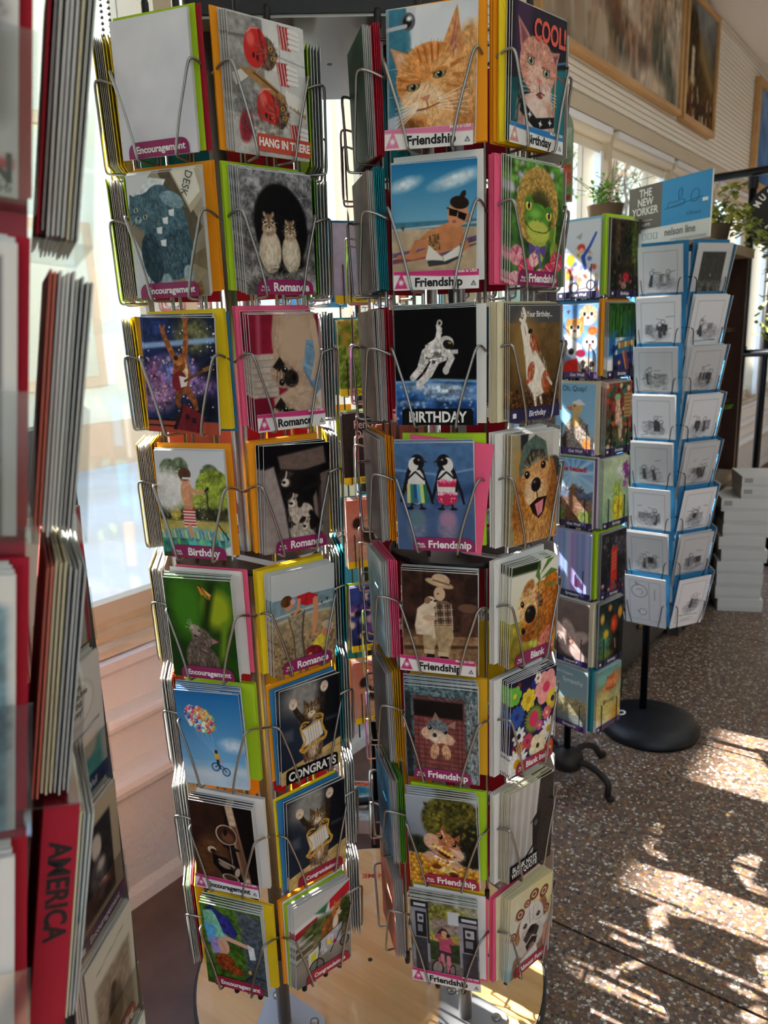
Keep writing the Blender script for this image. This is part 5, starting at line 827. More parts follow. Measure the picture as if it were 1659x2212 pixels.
def a_pugs(c):
    c.G('86182f', '74142a', t=.12); c.R(0, 46, 36, 98, 'b6a698', 2, t=.1)
    for y in (54, 62, 70, 78, 86, 93): c.L([(0, y), (36, y - 1)], 1.3, '988878', sf=2)
    c.L([(13, 2), (11, 44)], 4, 'b85a70', sf=8); c.P([(58, 104), (100, 92), (100, 140), (48, 140)], 'd2c8ba', 3); c.ts = 7
    c.P([(34, 0), (94, 0), (100, 30), (98, 70), (86, 98), (52, 96), (32, 56), (30, 24)], 'b3967c', 3, t=.08); c.F(62, 40, 32, 44, ['c9ae94', '9c8068', 'd6bda4', '8a705c'], 420, 7, 1, 100, 18)
    c.E(66, 30, 24, 30, 'bea288', 0, 14); c.P([(80, 32), (100, 30), (100, 92), (90, 100), (74, 66)], '6f90a8', 2, t=.15); c.L([(74, 60), (100, 74)], 4, '86a8bc'); c.L([(76, 70), (92, 98)], 1.4, '4a6880'); c.L([(82, 36), (98, 44)], 1, '4f6c84')
    c.L([(92, 10), (97, 50), (88, 78)], 9, 'c6aa90', 7); c.P([(28, 100), (60, 86), (88, 90), (96, 112), (64, 134), (32, 138)], 'bba087', 4, t=.08); c.F(62, 112, 30, 20, ['cdb49c', '9c8470'], 160, 7, 1, 20, 25)
    for x, y, k in ((44, 72, 1.0), (42, 120, .95)):
        c.E(x, y, 18 * k, 16 * k, 'ac9078', 25, t=.1); c.F(x, y, 17 * k, 15 * k, ['c4aa92', '8a7060', '74604e'], 130, 5, .9); c.E(x + 11 * k, y + 5 * k, 11 * k, 10.5 * k, '1f1917', 25, 3); c.F(x + 11 * k, y + 5 * k, 10 * k, 10 * k, ['3a302c', '14100e', '4c413b'], 60, 4, .8)
        c.P([(x - 15 * k, y - 10 * k), (x - 4 * k, y - 22 * k), (x + 3 * k, y - 12 * k), (x - 6 * k, y - 4 * k)], '1e1816', 1.5); c.E(x + 2 * k, y - 6 * k, 4.4 * k, 4 * k, '15100e'); c.E(x + 3 * k, y - 7.4 * k, 1.1, 1.1, 'e8e2dc'); c.E(x - 3 * k, y + 9 * k, 4 * k, 4.2 * k, '15100e'); c.E(x - 2.2 * k, y + 8 * k, 1, 1, 'd8d2cc'); c.E(x + 15 * k, y + 4 * k, 3 * k, 4 * k, '050505')
        for q in range(3): c.L([(x - 8 * k + q * 4, y - 8 * k + q * 2), (x - 10 * k + q * 4, y + 8 * k)], 1.1, '5c4a3e', sf=1.6)
        c.L([(x + 8 * k, y + 13 * k), (x + 18 * k, y + 13 * k)], 1.2, '6a564a')
def a_puppies2(c):
    c.F(46, 84, 12, 22, ['d8ccc0', '8a7c70', 'b8aa9c'], 130, 5, .9, 80, 40); c.F(60, 124, 22, 20, ['d0c4b8', '8a7c70', 'e0d6ca'], 160, 6, .9, 60, 40); c.F(34, 44, 11, 10, ['5a4c44', '17120f', '8a7a6c'], 70, 4, .8)
    for x, y, k in ((34, 44, 1), (44, 72, .9), (64, 104, .8)): c.E(x - 3, y + 3, 5 * k, 5 * k, 'd8ccbe', 0, 2); c.E(x - 5 * k, y + 3, 2.6, 2, '100c0b'); c.E(x - 1, y - 3, 1.7, 1.8, '060505'); c.E(x + 6, y - 1, 1.7, 1.8, '060505'); c.E(x - 1.4, y - 3.6, .5, .5, 'ffffff'); c.L([(x - 1, y - 10 * k), (x - 3, y + 1)], 2.2, 'd0c4b6', sf=2); c.E(x + 11 * k, y + 2, 5 * k, 9 * k, '181311', 15, 1.5); c.E(x - 9 * k, y - 7 * k, 7 * k, 4 * k, '201916', -30, 1.5)
def a_bulldog(c):
    c.G('cfc49c', 'd4d2c4', 0, 70, .05); c.E(84, 26, 44, 40, 'd8c890', 0, 30); c.G('d0d0c6', 'a2bcbe', 70, 140); c.R(0, 120, 100, 140, '7fa8b0', 10)
    c.P([(6, 140), (12, 108), (34, 96), (84, 96), (94, 140)], '8c6a54', 4, t=.15); c.P([(22, 118), (66, 104), (74, 140), (18, 140)], 'dedad4', 2, t=.05); c.L([(20, 120), (66, 106)], 1.4, 'a8a49c', sf=2); c.P([(80, 84), (98, 76), (100, 120), (84, 126)], 'c9957e', 3)
    c.E(24, 66, 9, 20, '9c6a4c', 16, 2, t=.2); c.E(80, 48, 9, 20, '9c6a4c', -16, 2, t=.2); c.E(52, 62, 29, 32, 'd6cec4', 4, 2); c.F(52, 58, 28, 30, ['ece6de', 'b4a89c', 'c9beb2', '948a80'], 300, 5, .8, 95, 40)
    c.E(36, 92, 15, 20, 'c4b8ac', 12, 3); c.E(68, 88, 14, 20, 'c9beb2', -10, 3); c.F(36, 92, 14, 19, ['a0948a', 'ddd4ca'], 80, 5, .8, 100, 20); c.F(68, 88, 13, 19, ['a0948a', 'ddd4ca'], 80, 5, .8, 80, 20)
    c.P([(34, 84), (44, 72), (62, 70), (72, 80), (66, 92), (54, 84), (42, 94)], '3b322f', 2, t=.15); c.E(53, 74, 8, 6, '141110'); c.E(50, 74, 1.6, 1.4, '000000'); c.E(56, 73.6, 1.6, 1.4, '000000'); c.P([(40, 98), (54, 88), (68, 94), (64, 104), (54, 98), (44, 108)], '241a18', 1.5); c.P([(48, 100), (60, 97), (57, 106)], '8a5a58', 1); c.L([(54, 80), (54, 90)], 1.2, '241a18')
    for x, y in ((37, 62), (68, 56)): c.E(x, y, 5, 4.2, '6a5a50', 0, 2); c.E(x, y, 3.3, 3.1, '100c0a'); c.E(x - .9, y - 1, .8, .8, 'ffffff')
    for a, b in (((46, 40), (48, 62)), ((56, 38), (56, 60)), ((30, 72), (42, 70)), ((62, 64), (76, 66)), ((32, 78), (40, 80))): c.L([a, b], 1.6, '9a8c80', sf=3)
    for x, y, r, q in ((24, 36, 11, 30), (56, 18, 11, 0), (80, 24, 11, -30), (10, 66, 8, 50), (88, 58, 8, -50), (40, 26, 8, 15)): c.E(x, y, r, r * .8, '6d3f26', q); c.F(x, y, r * .9, r * .7, ['9c6440', '4c2a18', 'b47c54'], 40, 5, .8, q + 90, 20); c.E(x, y, r * .55, r * .46, 'e0b8a4', q); c.E(x, y, r * .36, r * .28, '7c4a34', q)
def a_hockey2(c):
    for x, y in ((78, 14), (74, 52), (88, 116)):
        c.P([(x - 14, y - 12), (x + 2, y - 12), (x + 4, y + 12), (x - 10, y + 12)], 'a62a2a', 1, t=.15)
        for q in range(4): c.L([(x - 12 + q * 4, y - 11), (x - 9 + q * 4, y + 11)], 1, 'e8e2dc')
        for q in range(4): c.L([(x + 2, y - 9 + q * 5.5), (x + 14, y - 7 + q * 5)], 4.6, 'e8e4de', 3.8); c.L([(x + 4, y - 6.4 + q * 5.4), (x + 13, y - 4.6 + q * 5)], .6, 'a8a29a')
    for x, y in ((32, 30), (44, 90)): c.F(x + 17, y + 4, 12, 16, ['8a7460', '2e2219', 'b09a80', '4c3a2c'], 130, 5, .8); c.E(x + 22, y - 2, 2.4, 2.2, 'd49a2e'); c.E(x + 22, y - 2, 1, 1.5, '080808'); c.E(x + 24, y + 8, 2.4, 2.2, 'd49a2e'); c.E(x + 24, y + 8, 1, 1.5, '080808'); c.E(x + 29, y + 3, 1.6, 2, '5a3028'); c.L([(x - 8, y - 14), (x - 2, y - 19), (x + 6, y - 20)], 1.6, 'f09088', sf=2)
    c.F(20, 90, 24, 20, ['3a3430', '7a7068', '5a524c'], 120, 7, 1.2, 60, 50)
def a_orangecat2(c):
    K = ['e8b070', 'b5682a', 'f0cfa0', 'd08a44', '9c5420']
    c.F(48, 70, 37, 33, K, 520, 6, .8); c.F(90, 70, 16, 44, K, 200, 8, .9, 70, 25); c.F(60, 116, 14, 20, ['f0cf9c', 'c88848', 'e4b070'], 140, 5, .8, 100, 25); c.F(30, 126, 20, 14, ['8a5428', 'c88848', '6a3c18'], 120, 7, .9, 70, 30); c.F(40, 94, 24, 13, ['f6e2c4', 'e0b888'], 160, 5, .7); c.F(76, 30, 5, 18, ['c07c5a', '8a4c38', 'e8c0a0'], 60, 7, .8, 100, 15); c.F(15, 52, 7, 8, ['f0c8a8', 'c08460'], 40, 5, .8, 40, 25)
    for a, b in (((34, 42), (39, 56)), ((41, 40), (45, 56)), ((49, 38), (51, 55)), ((57, 39), (56, 53)), ((72, 60), (86, 55)), ((74, 70), (88, 70)), ((12, 70), (24, 73)), ((12, 81), (25, 81)), ((68, 80), (84, 84))): c.L([a, b], 2.4, '9c5220', .8, sf=2.5, al=.75)
    for x, y, r in ((29, 79, -12), (59, 68, -16)): c.E(x, y, 7.6, 4.6, '4a2c18', r); c.E(x, y + .6, 6.2, 3.5, '8d926c', r); c.E(x, y + .4, 3, 3.3, '0c0a08', r); c.E(x - 1.4, y - .8, .9, .8, 'ffffff'); c.P([(x - 9, y - 1), (x - 2, y - 6), (x + 9, y - 6), (x + 7, y - 2.4), (x - 1, y - 2.6)], 'c07a3c', 1.5)
    c.P([(37, 91), (49, 88), (45, 96)], 'c8806a'); c.L([(45, 96), (46, 101)], 1, '7a4430'); c.L([(33, 103), (46, 102), (60, 97)], 1.3, '7a4228')
    for i in range(6): c.L([(58, 93 + i * 2), (92, 80 + i * 6)], .5, 'fbf6ee'); c.L([(34, 97 + i), (8, 100 + i * 5)], .5, 'fbf6ee')
def a_coolcat2(c):
    K = ['e4b4a0', 'a86650', 'd09a86', 'f0d0c0', '8c4c3c']; c.F(47, 58, 31, 28, K, 420, 5, .8); c.F(46, 116, 22, 26, ['f0e0d8', 'c8a494', 'dcc0b0'], 220, 7, .8, 95, 25); c.F(16, 110, 8, 26, ['b88270', '8c5848', 'dcb0a0'], 80, 7, .9, 100, 20)
    for x, y in ((34, 54), (63, 62)): c.E(x, y, 6, 4.8, '3c2420', 8); c.E(x, y + .4, 5, 4, 'a8b894', 8); c.E(x, y + .2, 2.6, 3.4, '080707'); c.E(x - 1.4, y - 1.4, .9, .9, 'ffffff'); c.P([(x - 8, y - 3), (x, y - 7), (x + 8, y - 4), (x, y - 3.4)], 'b06c58', 1.4)
    c.P([(45, 70), (55, 71), (50, 77)], 'd4766c'); c.L([(50, 77), (52, 84), (45, 88)], 1.2, '43231f'); c.L([(52, 84), (61, 86)], 1.2, '43231f')
    for i in range(4): c.L([(44, 80 + i * 2), (20, 78 + i * 5)], .5, 'f8efe8'); c.L([(60, 82 + i * 2), (84, 82 + i * 4)], .5, 'f8efe8')
    c.P([(18, 96), (46, 112), (80, 106), (80, 117), (46, 125), (16, 109)], '111012', 1); c.S(34, 110, 4.2, 'd8d8dc', 0, 4); c.S(54, 117, 4.2, 'd8d8dc', 10, 4); c.S(72, 113, 4.2, 'd8d8dc', 0, 4)
def a_golden2(c):
    K = ['e0b078', 'a86a30', 'c98e50', 'f0d0a4', '8a5424']; c.F(52, 58, 30, 32, K, 420, 6, .8); c.F(20, 86, 12, 38, ['8a5222', 'c07c3c', '6a3c18'], 160, 9, .9, 95, 15); c.F(86, 74, 11, 38, ['7c4a20', 'b06c30', '5c3414'], 150, 9, .9, 90, 15); c.F(56, 122, 40, 18, K, 300, 10, .9, 90, 20); c.F(48, 78, 16, 12, ['f4e4cc', 'dcb88c'], 120, 5, .7)
    for x, y in ((33, 52), (66, 42)): c.E(x, y, 5.4, 5, '4a2c18', 0, 2); c.E(x, y, 4.2, 4.4, '120a07'); c.E(x - 1, y - 1.4, 1.1, 1.1, 'fff8f0')
    c.E(52, 67, 10, 8.6, '1c1412', -10); c.E(48.6, 62.6, 3, 1.6, '6a6060', 0, 2); c.E(48, 69, 2, 2, '060404'); c.E(56, 68, 2, 2, '060404'); c.P([(40, 92), (56, 84), (76, 84), (70, 104), (60, 112), (48, 104)], '240f0d', 1); c.P([(51, 92), (69, 87), (67, 104), (58, 109)], 'd8828a', 1); c.L([(59, 91), (60, 105)], .9, 'a85060'); c.L([(54, 75), (56, 84)], 1.5, '24140e')
def a_goldenflower2(c):
    K = ['e8a658', 'a85c1c', 'f0c888', 'c87a2c', '84420f']; c.F(58, 66, 36, 32, K, 460, 7, .8, 140, 40, -50); c.F(40, 54, 24, 20, ['f4dcb0', 'd8a868', 'fff0d4'], 220, 6, .8, 150, 40); c.F(80, 92, 20, 30, ['8a4610', 'c87428', '6c340c'], 180, 8, .9, 100, 30); c.E(42, 71, 11.5, 12, '17110f', -20); c.E(38, 65, 3, 2, '6a605c', 0, 3); c.E(24, 54, 3.2, 4.6, '0e0705', -30); c.E(23, 53, .9, .9, 'fff'*2); c.E(29, 92, 3.6, 4, '0e0705'); c.F(77, 116, 13, 12, ['f4a090', 'c85848', 'ffc4b4'], 120, 5, 1); c.L([(57, 2), (58, 50), (63, 104)], 1.2, '3f5c28')
def a_lyre2(c):
    K = ['a88460', '3c2a1c', 'cbb090', '6a4e36', '241810']; c.F(51, 42, 13, 11, K, 150, 4, .7); c.F(52, 98, 16, 28, K, 240, 6, .8, 95, 25); c.F(54, 84, 7, 20, ['f0e4d0', 'c8b090'], 70, 5, .8, 95, 15); c.F(34, 50, 9, 14, ['3a2c20', '15100c', '6a523c'], 70, 5, .8, 60, 25, -30); c.F(67, 40, 7, 18, ['3a2c20', '15100c', '6a523c'], 70, 5, .8, 110, 25)
    for x in (45.5, 56.5): c.E(x, 40, 3, 2.8, 'b4b878'); c.E(x, 40, 1.3, 2.3, '060606'); c.E(x - .8, 39, .6, .6, 'ffffff')
    c.E(51, 46, 5, 3.6, 'e4d6bc', 0, 2); c.E(51, 45, 1.8, 1.2, 'b87068'); c.P([(33, 67), (64, 59), (69, 82), (39, 91)], 'dedad2', 2); g = 'd0a040'
    c.L(sp2([(46, 58), (38, 56), (32, 62), (36, 72), (40, 82), (36, 92), (30, 94), (36, 100), (42, 98)]), 2.2, g); c.L(sp2([(54, 55), (62, 50), (70, 54), (67, 64), (70, 76), (76, 82), (72, 90), (64, 90)]), 2.2, g); c.L([(37, 66), (66, 59)], 2.2, g); c.L([(39, 97), (68, 89)], 2.6, g)
    for i in range(5): c.L([(44 + i * 4, 65 - i), (48 + i * 4, 95 - i)], .7, 'a8823c')
def sp2(p): return [(v.x, v.y) for v in smooth_path([(x, y, 0) for x, y in p], 4)]
def a_kitten(c):
    c.G('2f5a14', '16300c', t=.25); c.E(76, 40, 22, 26, '9aa81c', 0, 18); c.E(30, 40, 22, 40, '3e7a16', 0, 20); c.L([(70, 10), (55, 70), (62, 110)], 12, '1c3208', 8, sf=10); c.L([(86, 60), (78, 110)], 9, '6a8a18', sf=10); c.E(10, 110, 20, 24, '1a3a0e', 0, 14); c.E(90, 120, 18, 16, '234a10', 0, 12)
    c.P([(50, 8), (59, 10), (62, 20), (55, 21)], 'd98a2c'); c.P([(60, 13), (70, 20), (67, 28), (60, 22)], 'e8a84a'); c.L([(54, 9), (67, 27)], 1.3, '2c1a0a'); c.L([(50, 8), (60, 11)], .9, '2c1a0a'); c.L([(62, 21), (69, 24)], .9, '2c1a0a')
    K = ['94847a', '3a3028', 'b0a090', '5c4e42', '2a231e']; c.ts = 3
    c.E(48, 118, 25, 28, '574a40', 6, 2, t=.25); c.E(38, 106, 15, 24, '6a5b4e', 10, 2, t=.2); c.F(48, 118, 24, 27, K, 380, 5, .8, 75, 35); c.F(38, 106, 14, 22, K, 160, 5, .8, 70, 30)
    c.P([(60, 76), (80, 84), (62, 90)], '4a3d36', 1); c.P([(63, 79), (74, 84), (64, 88)], 'a87c74', 1); c.P([(52, 90), (60, 106), (42, 96)], '4a3d36', 1); c.P([(52, 92), (57, 101), (46, 96)], 'a87c74', 1)
    c.E(49, 81, 16, 14, '6e5f52', 45, 1.5, t=.2); c.F(49, 81, 15, 13, K, 170, 4, .7, 40, 50); c.E(40, 70, 8, 7.5, 'a29284', 45, 2); c.F(40, 70, 7, 7, ['cabcae', '8a7a6c'], 60, 3, .7); c.E(37, 65.5, 2.6, 2, 'b07a70', 20); c.L([(37, 67), (34, 73), (38, 77)], .8, '4a3a34'); c.E(46, 70, 2.2, 1.6, '12100c', 40); c.E(45.6, 69.6, .7, .6, 'e8f0d0'); c.E(40, 78, 2.2, 1.5, '12100c', 40)
    for a_, b_ in (((52, 72), (58, 80)), ((50, 76), (55, 83)), ((47, 86), (53, 90))): c.L([a_, b_], 1.2, '30261f', sf=1.5, al=.7)
    for q in ((28, 60), (30, 56), (34, 55), (26, 66)): c.L([(38, 68), q], .5, 'e6e2d4')
    for i in range(7): c.L([(30 + i * 6, 114 + (i % 2) * 6), (27 + i * 6.2, 130)], 1.5, '1e1814', sf=1.6, al=.65)
def a_jumpdog2(c):
    c.F(54, 82, 20, 30, ['fbf4e8', 'c9b89c', 'e8dcc8'], 220, 6, .8, 75, 25); c.F(40, 50, 12, 18, ['fbf4e8', 'd0c0a4'], 90, 6, .8, 80, 30); c.F(42, 78, 6, 11, ['b4582c', '7c2c12'], 50, 4, .8, 80, 20); c.F(72, 92, 8, 13, ['b4582c', '7c2c12'], 50, 4, .8, 80, 20); c.F(50, 113, 60, 8, ['7a4c28', '2a180c', '9c6a3c'], 140, 4, 1, 0, 60); c.F(48, 46, 7, 12, ['b4582c', '6c2810'], 40, 4, .8, 100, 20); c.E(38, 31, 2.6, 2, '16100c'); c.E(44, 37, 1.3, 1.3, '0a0806')
def a_squirrel2(c):
    c.F(44, 60, 14, 12, ['8a9498', '3a4246', 'b0b8ba', '54605f'], 160, 4, .7); c.F(32, 69, 9, 8, ['ecd0b4', 'b08868'], 70, 4, .7); c.F(56, 75, 11, 7, ['ecd0b4', 'b08868'], 80, 4, .7, 20, 30); c.F(44, 74, 10, 8, ['f0e0cc', 'd0b498'], 70, 4, .7); c.F(40, 94, 5, 10, ['e0b890', 'a87850'], 40, 4, .7, 95, 12); c.F(56, 94, 5, 9, ['e0b890', 'a87850'], 40, 4, .7, 85, 12)
    c.E(34, 60, 2.6, 2.8, '050506'); c.E(55, 64, 2.6, 2.8, '050506'); c.E(33.2, 59, .8, .8, 'ffffff'); c.E(54.2, 63, .8, .8, 'ffffff'); c.E(40.5, 70, 2.6, 3, '26262a'); c.F(93, 70, 8, 72, ['a8b4b4', '3a4446', '5c686a', 'ccd4d2'], 220, 9, 1.2, 85, 15); c.F(48, 8, 50, 8, ['8aa4a8', '2c3c40'], 120, 8, 1.2, 10, 60)
def a_corn2(c):
    c.F(54, 76, 21, 15, ['d89a6c', '8c4c28', 'c07c50'], 200, 5, .8); c.F(52, 66, 14, 12, ['c88050', '7c4020', 'e0a878'], 130, 4, .8); c.F(34, 69, 10, 10, ['e8ccb0', 'b88c6c'], 70, 4, .7); c.F(70, 87, 9, 8, ['e8ccb0', 'b88c6c'], 60, 4, .7)
    c.E(48, 60, 2.8, 3.6, '080605', 10); c.E(47, 58.6, .9, .9, 'ffffff'); c.E(67, 70, 2.6, 3.2, '080605', 10); c.E(66.2, 69, .8, .8, 'ffffff'); c.P([(35, 72), (42, 84), (56, 93), (70, 89), (58, 85), (46, 77)], '4a1c16')
    for i in range(6): c.E(39.5 + i * 4.6, 75.6 + i * 2.5, 2.7, 3, 'ecc044'); c.E(39 + i * 4.6, 75 + i * 2.5, 1, 1, 'fbe8a0', 0, 2)
    for i in range(5): c.L([(50, 74), (28 + i * 2, 78 + i * 4)], .4, 'f0e4d8'); c.L([(60, 76), (82, 80 + i * 3)], .4, 'f0e4d8')
def a_frog2(c):
    c.F(48, 40, 36, 34, ['d0ae64', '86662c', 'b4924c', '6c5224'], 320, 6, .9, 20, 70); c.E(52, 58, 24, 24, '3c3c1c', 10, 8); g = '4f8a2c'
    c.E(50, 62, 23, 18, g, 6, t=.15, ts=5); c.E(34, 47, 8.6, 9, g, 0, 1); c.E(71, 55, 8.6, 9, g, 0, 1); c.E(52, 75, 22, 12, 'b6bc50', 6, 4); c.E(46, 56, 10, 5, '7cb44a', 0, 6)
    for x, y in ((33, 47), (72, 56)): c.E(x, y, 5.8, 6, 'cfae40'); c.E(x, y, 4.6, 5, 'e4cf6c'); c.E(x + .4, y, 2.2, 4.4, '0c0a06'); c.E(x - 1.4, y - 2, 1, 1, 'ffffff'); c.P([(x - 8, y - 1), (x - 5, y - 8), (x + 6, y - 8), (x + 8, y - 2), (x, y - 4)], '457a26', 1)
    c.L(sp2([(28, 66), (38, 74), (52, 76), (66, 76), (76, 70)]), 1.4, '2f4614'); c.E(46, 63, 1, .8, '1c2e0a'); c.E(56, 64, 1, .8, '1c2e0a'); c.F(52, 78, 20, 8, ['c8d068', '9aa43c'], 60, 4, .7, 10, 30)
art_pairs = {'a_hockey': a_hockey2, 'a_orangecat': a_orangecat2, 'a_coolcat': a_coolcat2, 'a_golden': a_golden2, 'a_goldenflower': a_goldenflower2, 'a_lyre': a_lyre2, 'a_jumpdog': a_jumpdog2, 'a_squirrel': a_squirrel2, 'a_corn': a_corn2, 'a_frog': a_frog2, 'a_puppies': a_puppies2}
for k_, f_ in art_pairs.items(): globals()[k_] = plus(globals()[k_], f_)

# ------------------------------------------------------------------ cards, envelopes, label tabs
CW, CH = .121, .166
TIERS = ('top', 'second', 'third', 'fourth', 'fifth', 'sixth', 'seventh', 'lowest')
_card_me, _env_me = {}, {}
def card_me(w, h, m):
    """folded card: two thin leaves hinged at the left, facing -Y, bottom centre at the origin"""
    k = (w, h, m.name)
    if k not in _card_me:
        g, t = .0011, .00035; a, b = -w / 2, w / 2
        pts = [(a, -t), (b, -g - t), (b, -g), (a + .001, 0), (b, g), (b, g + t), (a, t)]
        v, f = prism(pts, 0, h); _card_me[k] = mesh('folded_card', v, f, m)
    return _card_me[k]
def env_me(w, h, m):
    k = (w, h, m.name)
    if k not in _env_me: _env_me[k] = mesh('envelope', box_v(-w / 2, -.0006, 0, w / 2, .0006, h), CUBE_F, m)
    return _env_me[k]
_flap_me = {}
def flap_me(w, h, m):
    k = (w, h, m.name)
    if k not in _flap_me:
        a = .008; v = [(-w / 2 + .001, -.0007, h - .0005), (w / 2 - .001, -.0007, h - .0005), (.02, -.0009, h * .55), (-.02, -.0009, h * .55), (-w / 2 + .001, -.0011, h - .0005), (w / 2 - .001, -.0011, h - .0005), (.02, -.0012, h * .55), (-.02, -.0012, h * .55)]
        _flap_me[k] = mesh('flap', v, [(4, 7, 6, 5), (0, 1, 2, 3), (0, 4, 5, 1), (1, 5, 6, 2), (2, 6, 7, 3), (3, 7, 4, 0)], m)
    return _flap_me[k]
_leafrot = math.atan2(-.0011, CW)
def put_print(o, pm, w): return ob('print', pm, o, (0, -.00035 - .00055 - .0003, 0), (0, 0, math.atan2(-.0011, w)))
PLUM, REDP = mat('plum_tab', '8d1b57', .45), mat('red_tab', '9e1a38', .45)
NAVY = mat('navy_band', '26204e', .5); BLKT = mat('black_tab', '0a0a0c', .5, spec=.12); HANG = mat('brick_red_tab', 'c0452f', .5); YELT = mat('yellow_band', 'e4d61c', .5); VIOT = mat('violet_band', '4a3260', .5)
_tab_me = {}
def rounded(w, h, r, both=False, n=5):
    p = []
    if both:
        for cx, cz, a0 in ((w / 2 - r, -h / 2 + r, -90), (w / 2 - r, h / 2 - r, 0), (-w / 2 + r, h / 2 - r, 90), (-w / 2 + r, -h / 2 + r, 180)): p += arc(cx, cz, r, a0, a0 + 90, n)
    else:
        p = [(-w / 2, -h / 2), (w / 2, -h / 2)] + arc(w / 2 - r, h / 2 - r, r, 0, 90, n) + arc(-w / 2 + r, h / 2 - r, r, 90, 180, n)
    return p
def slab_xz(name, pts, th, m):
    n = len(pts); v = [(x, 0, z) for x, z in pts] + [(x, th, z) for x, z in pts]
    f = [tuple(range(n)), tuple(range(2 * n - 1, n - 1, -1))] + [(i, n + i, n + (i + 1) % n, (i + 1) % n) for i in range(n)]
    return mesh(name, v, f, m)
def strip_print(kind):
    """white label strip with a coloured swoosh, a triangular star emblem and a small recycling mark"""
    if kind in _tab_me: return _tab_me[kind]
    k = {'p': 'c43a74', 'q': 'd77a9c', 'b': '2e78ae'}[kind]
    c = Cv(110, 26, .212); H = c.H; c.G('e6e4e0', 'e6e4e0'); c.P([(0, 4), (0, 0), (100, 0), (100, 7), (60, 7)], k)
    c.P([(9.6, 1.5), (0.8, 19.5), (17, 19.5)], k if kind != 'b' else 'c98a80'); c.S(9.2, 12.6, 4.2, 'e9e6e2', 0, 8, .45)
    c.P([(93.8, 12), (97, 17.6), (90.6, 17.6)], '3a3f48'); c.P([(93.8, 14.4), (95.3, 16.8), (92.3, 16.8)], 'e6e4e0')
    _tab_me[kind] = c.mesh('label_strip', CW + .002, (CW + .002) * .212, M_PRINT); return _tab_me[kind]
def add_tab(o, tab, w, z=0, y=-.0030):
    """tab = (type, words[, dx]); the label is a part of the card, its words a sub-part"""
    ty, words = tab[0], tab[1]; dx = tab[2] if len(tab) > 2 else 0
    if ty in ('plum', 'red'):
        key = ('t', ty)
        if key not in _tab_me: _tab_me[key] = slab_xz('label_tab', rounded(.096, .0205, .0125), .0005, PLUM if ty == 'plum' else REDP)
        t = ob('label_tab', _tab_me[key], o, (dx, y, z + .0103))
        ln = len(words); s = min(.0165, .090 / ln / .56)
        text(words, s, M_WHITE_INK, t, (.009 if ln < 12 else .003, -.0003, -.0005), bold=.032)
        if ln < 12: text('Made\nin USA', .0052, M_WHITE_INK, t, (-.036, -.0003, -.002), bold=.02)
    elif ty in ('strip', 'pale', 'bluestrip'):
        t = ob('label_strip', strip_print({'strip': 'p', 'pale': 'q', 'bluestrip': 'b'}[ty]), o, (dx, y, z - .002))
        text(words, min(.0165, .098 / len(words) / .58), M_BLACK_INK, t, (.004, -.0003, .0098), bold=.035)
        text('Made in USA', .0055, M_WHITE_INK, t, (.044, -.0003, .0238), bold=.02)
    elif ty == 'black':
        t = ob('label_tab', slab_xz('label_tab', rounded(.106, .024, .006), .0005, BLKT), o, (dx, y, z + .012))
        text(words, .0215, M_WHITE_INK, t, (0, -.0003, -.001), bold=.03, sx=.84)
    elif ty == 'hang':
        t = ob('label_tab', slab_xz('label_tab', rounded(.088, .022, .002, True), .0005, HANG), o, (.018, y, z + .016), (0, math.radians(1.5), 0))
        text(words, .0150, M_WHITE_INK, t, (0, -.0003, 0), bold=.035, sx=.76)
    elif ty in ('navy', 'violet', 'yellow'):
        m = {'navy': NAVY, 'violet': VIOT, 'yellow': YELT}[ty]
        t = ob('label_band', slab_xz('label_band', rounded(w, .018, .0005, True), .0005, m), o, (0, y, z + .009))
        text(words, .0125, M_BLACK_INK if ty == 'yellow' else M_WHITE_INK, t, (.004, -.0003, 0), shear=.12 if ty != 'yellow' else 0, bold=.01)
        if ty != 'yellow': ob('emblem', slab_xz('emblem', rounded(.008, .007, .0008, True), .0003, M_WHITE_INK), t, (-w * .42, -.0003, 0))
def frame_of(origin, phi):
    """panel frame: facing angle phi (deg) -> matrix with X to the viewer's right, -Y outward"""
    return Matrix.Translation(Vector(origin)) @ Matrix.Rotation(math.radians(phi + 90), 4, 'Z')
def place(o, Mx, x=0, y=0, z=0, lean=0, roll=0, turn=0):
    o.matrix_world = Mx @ Matrix.Translation((x, y, z)) @ Matrix.Rotation(turn, 4, 'Z') @ Matrix.Rotation(lean, 4, 'X') @ Matrix.Rotation(roll, 4, 'Y')
RN = random.Random(11)
NSEED = [0]
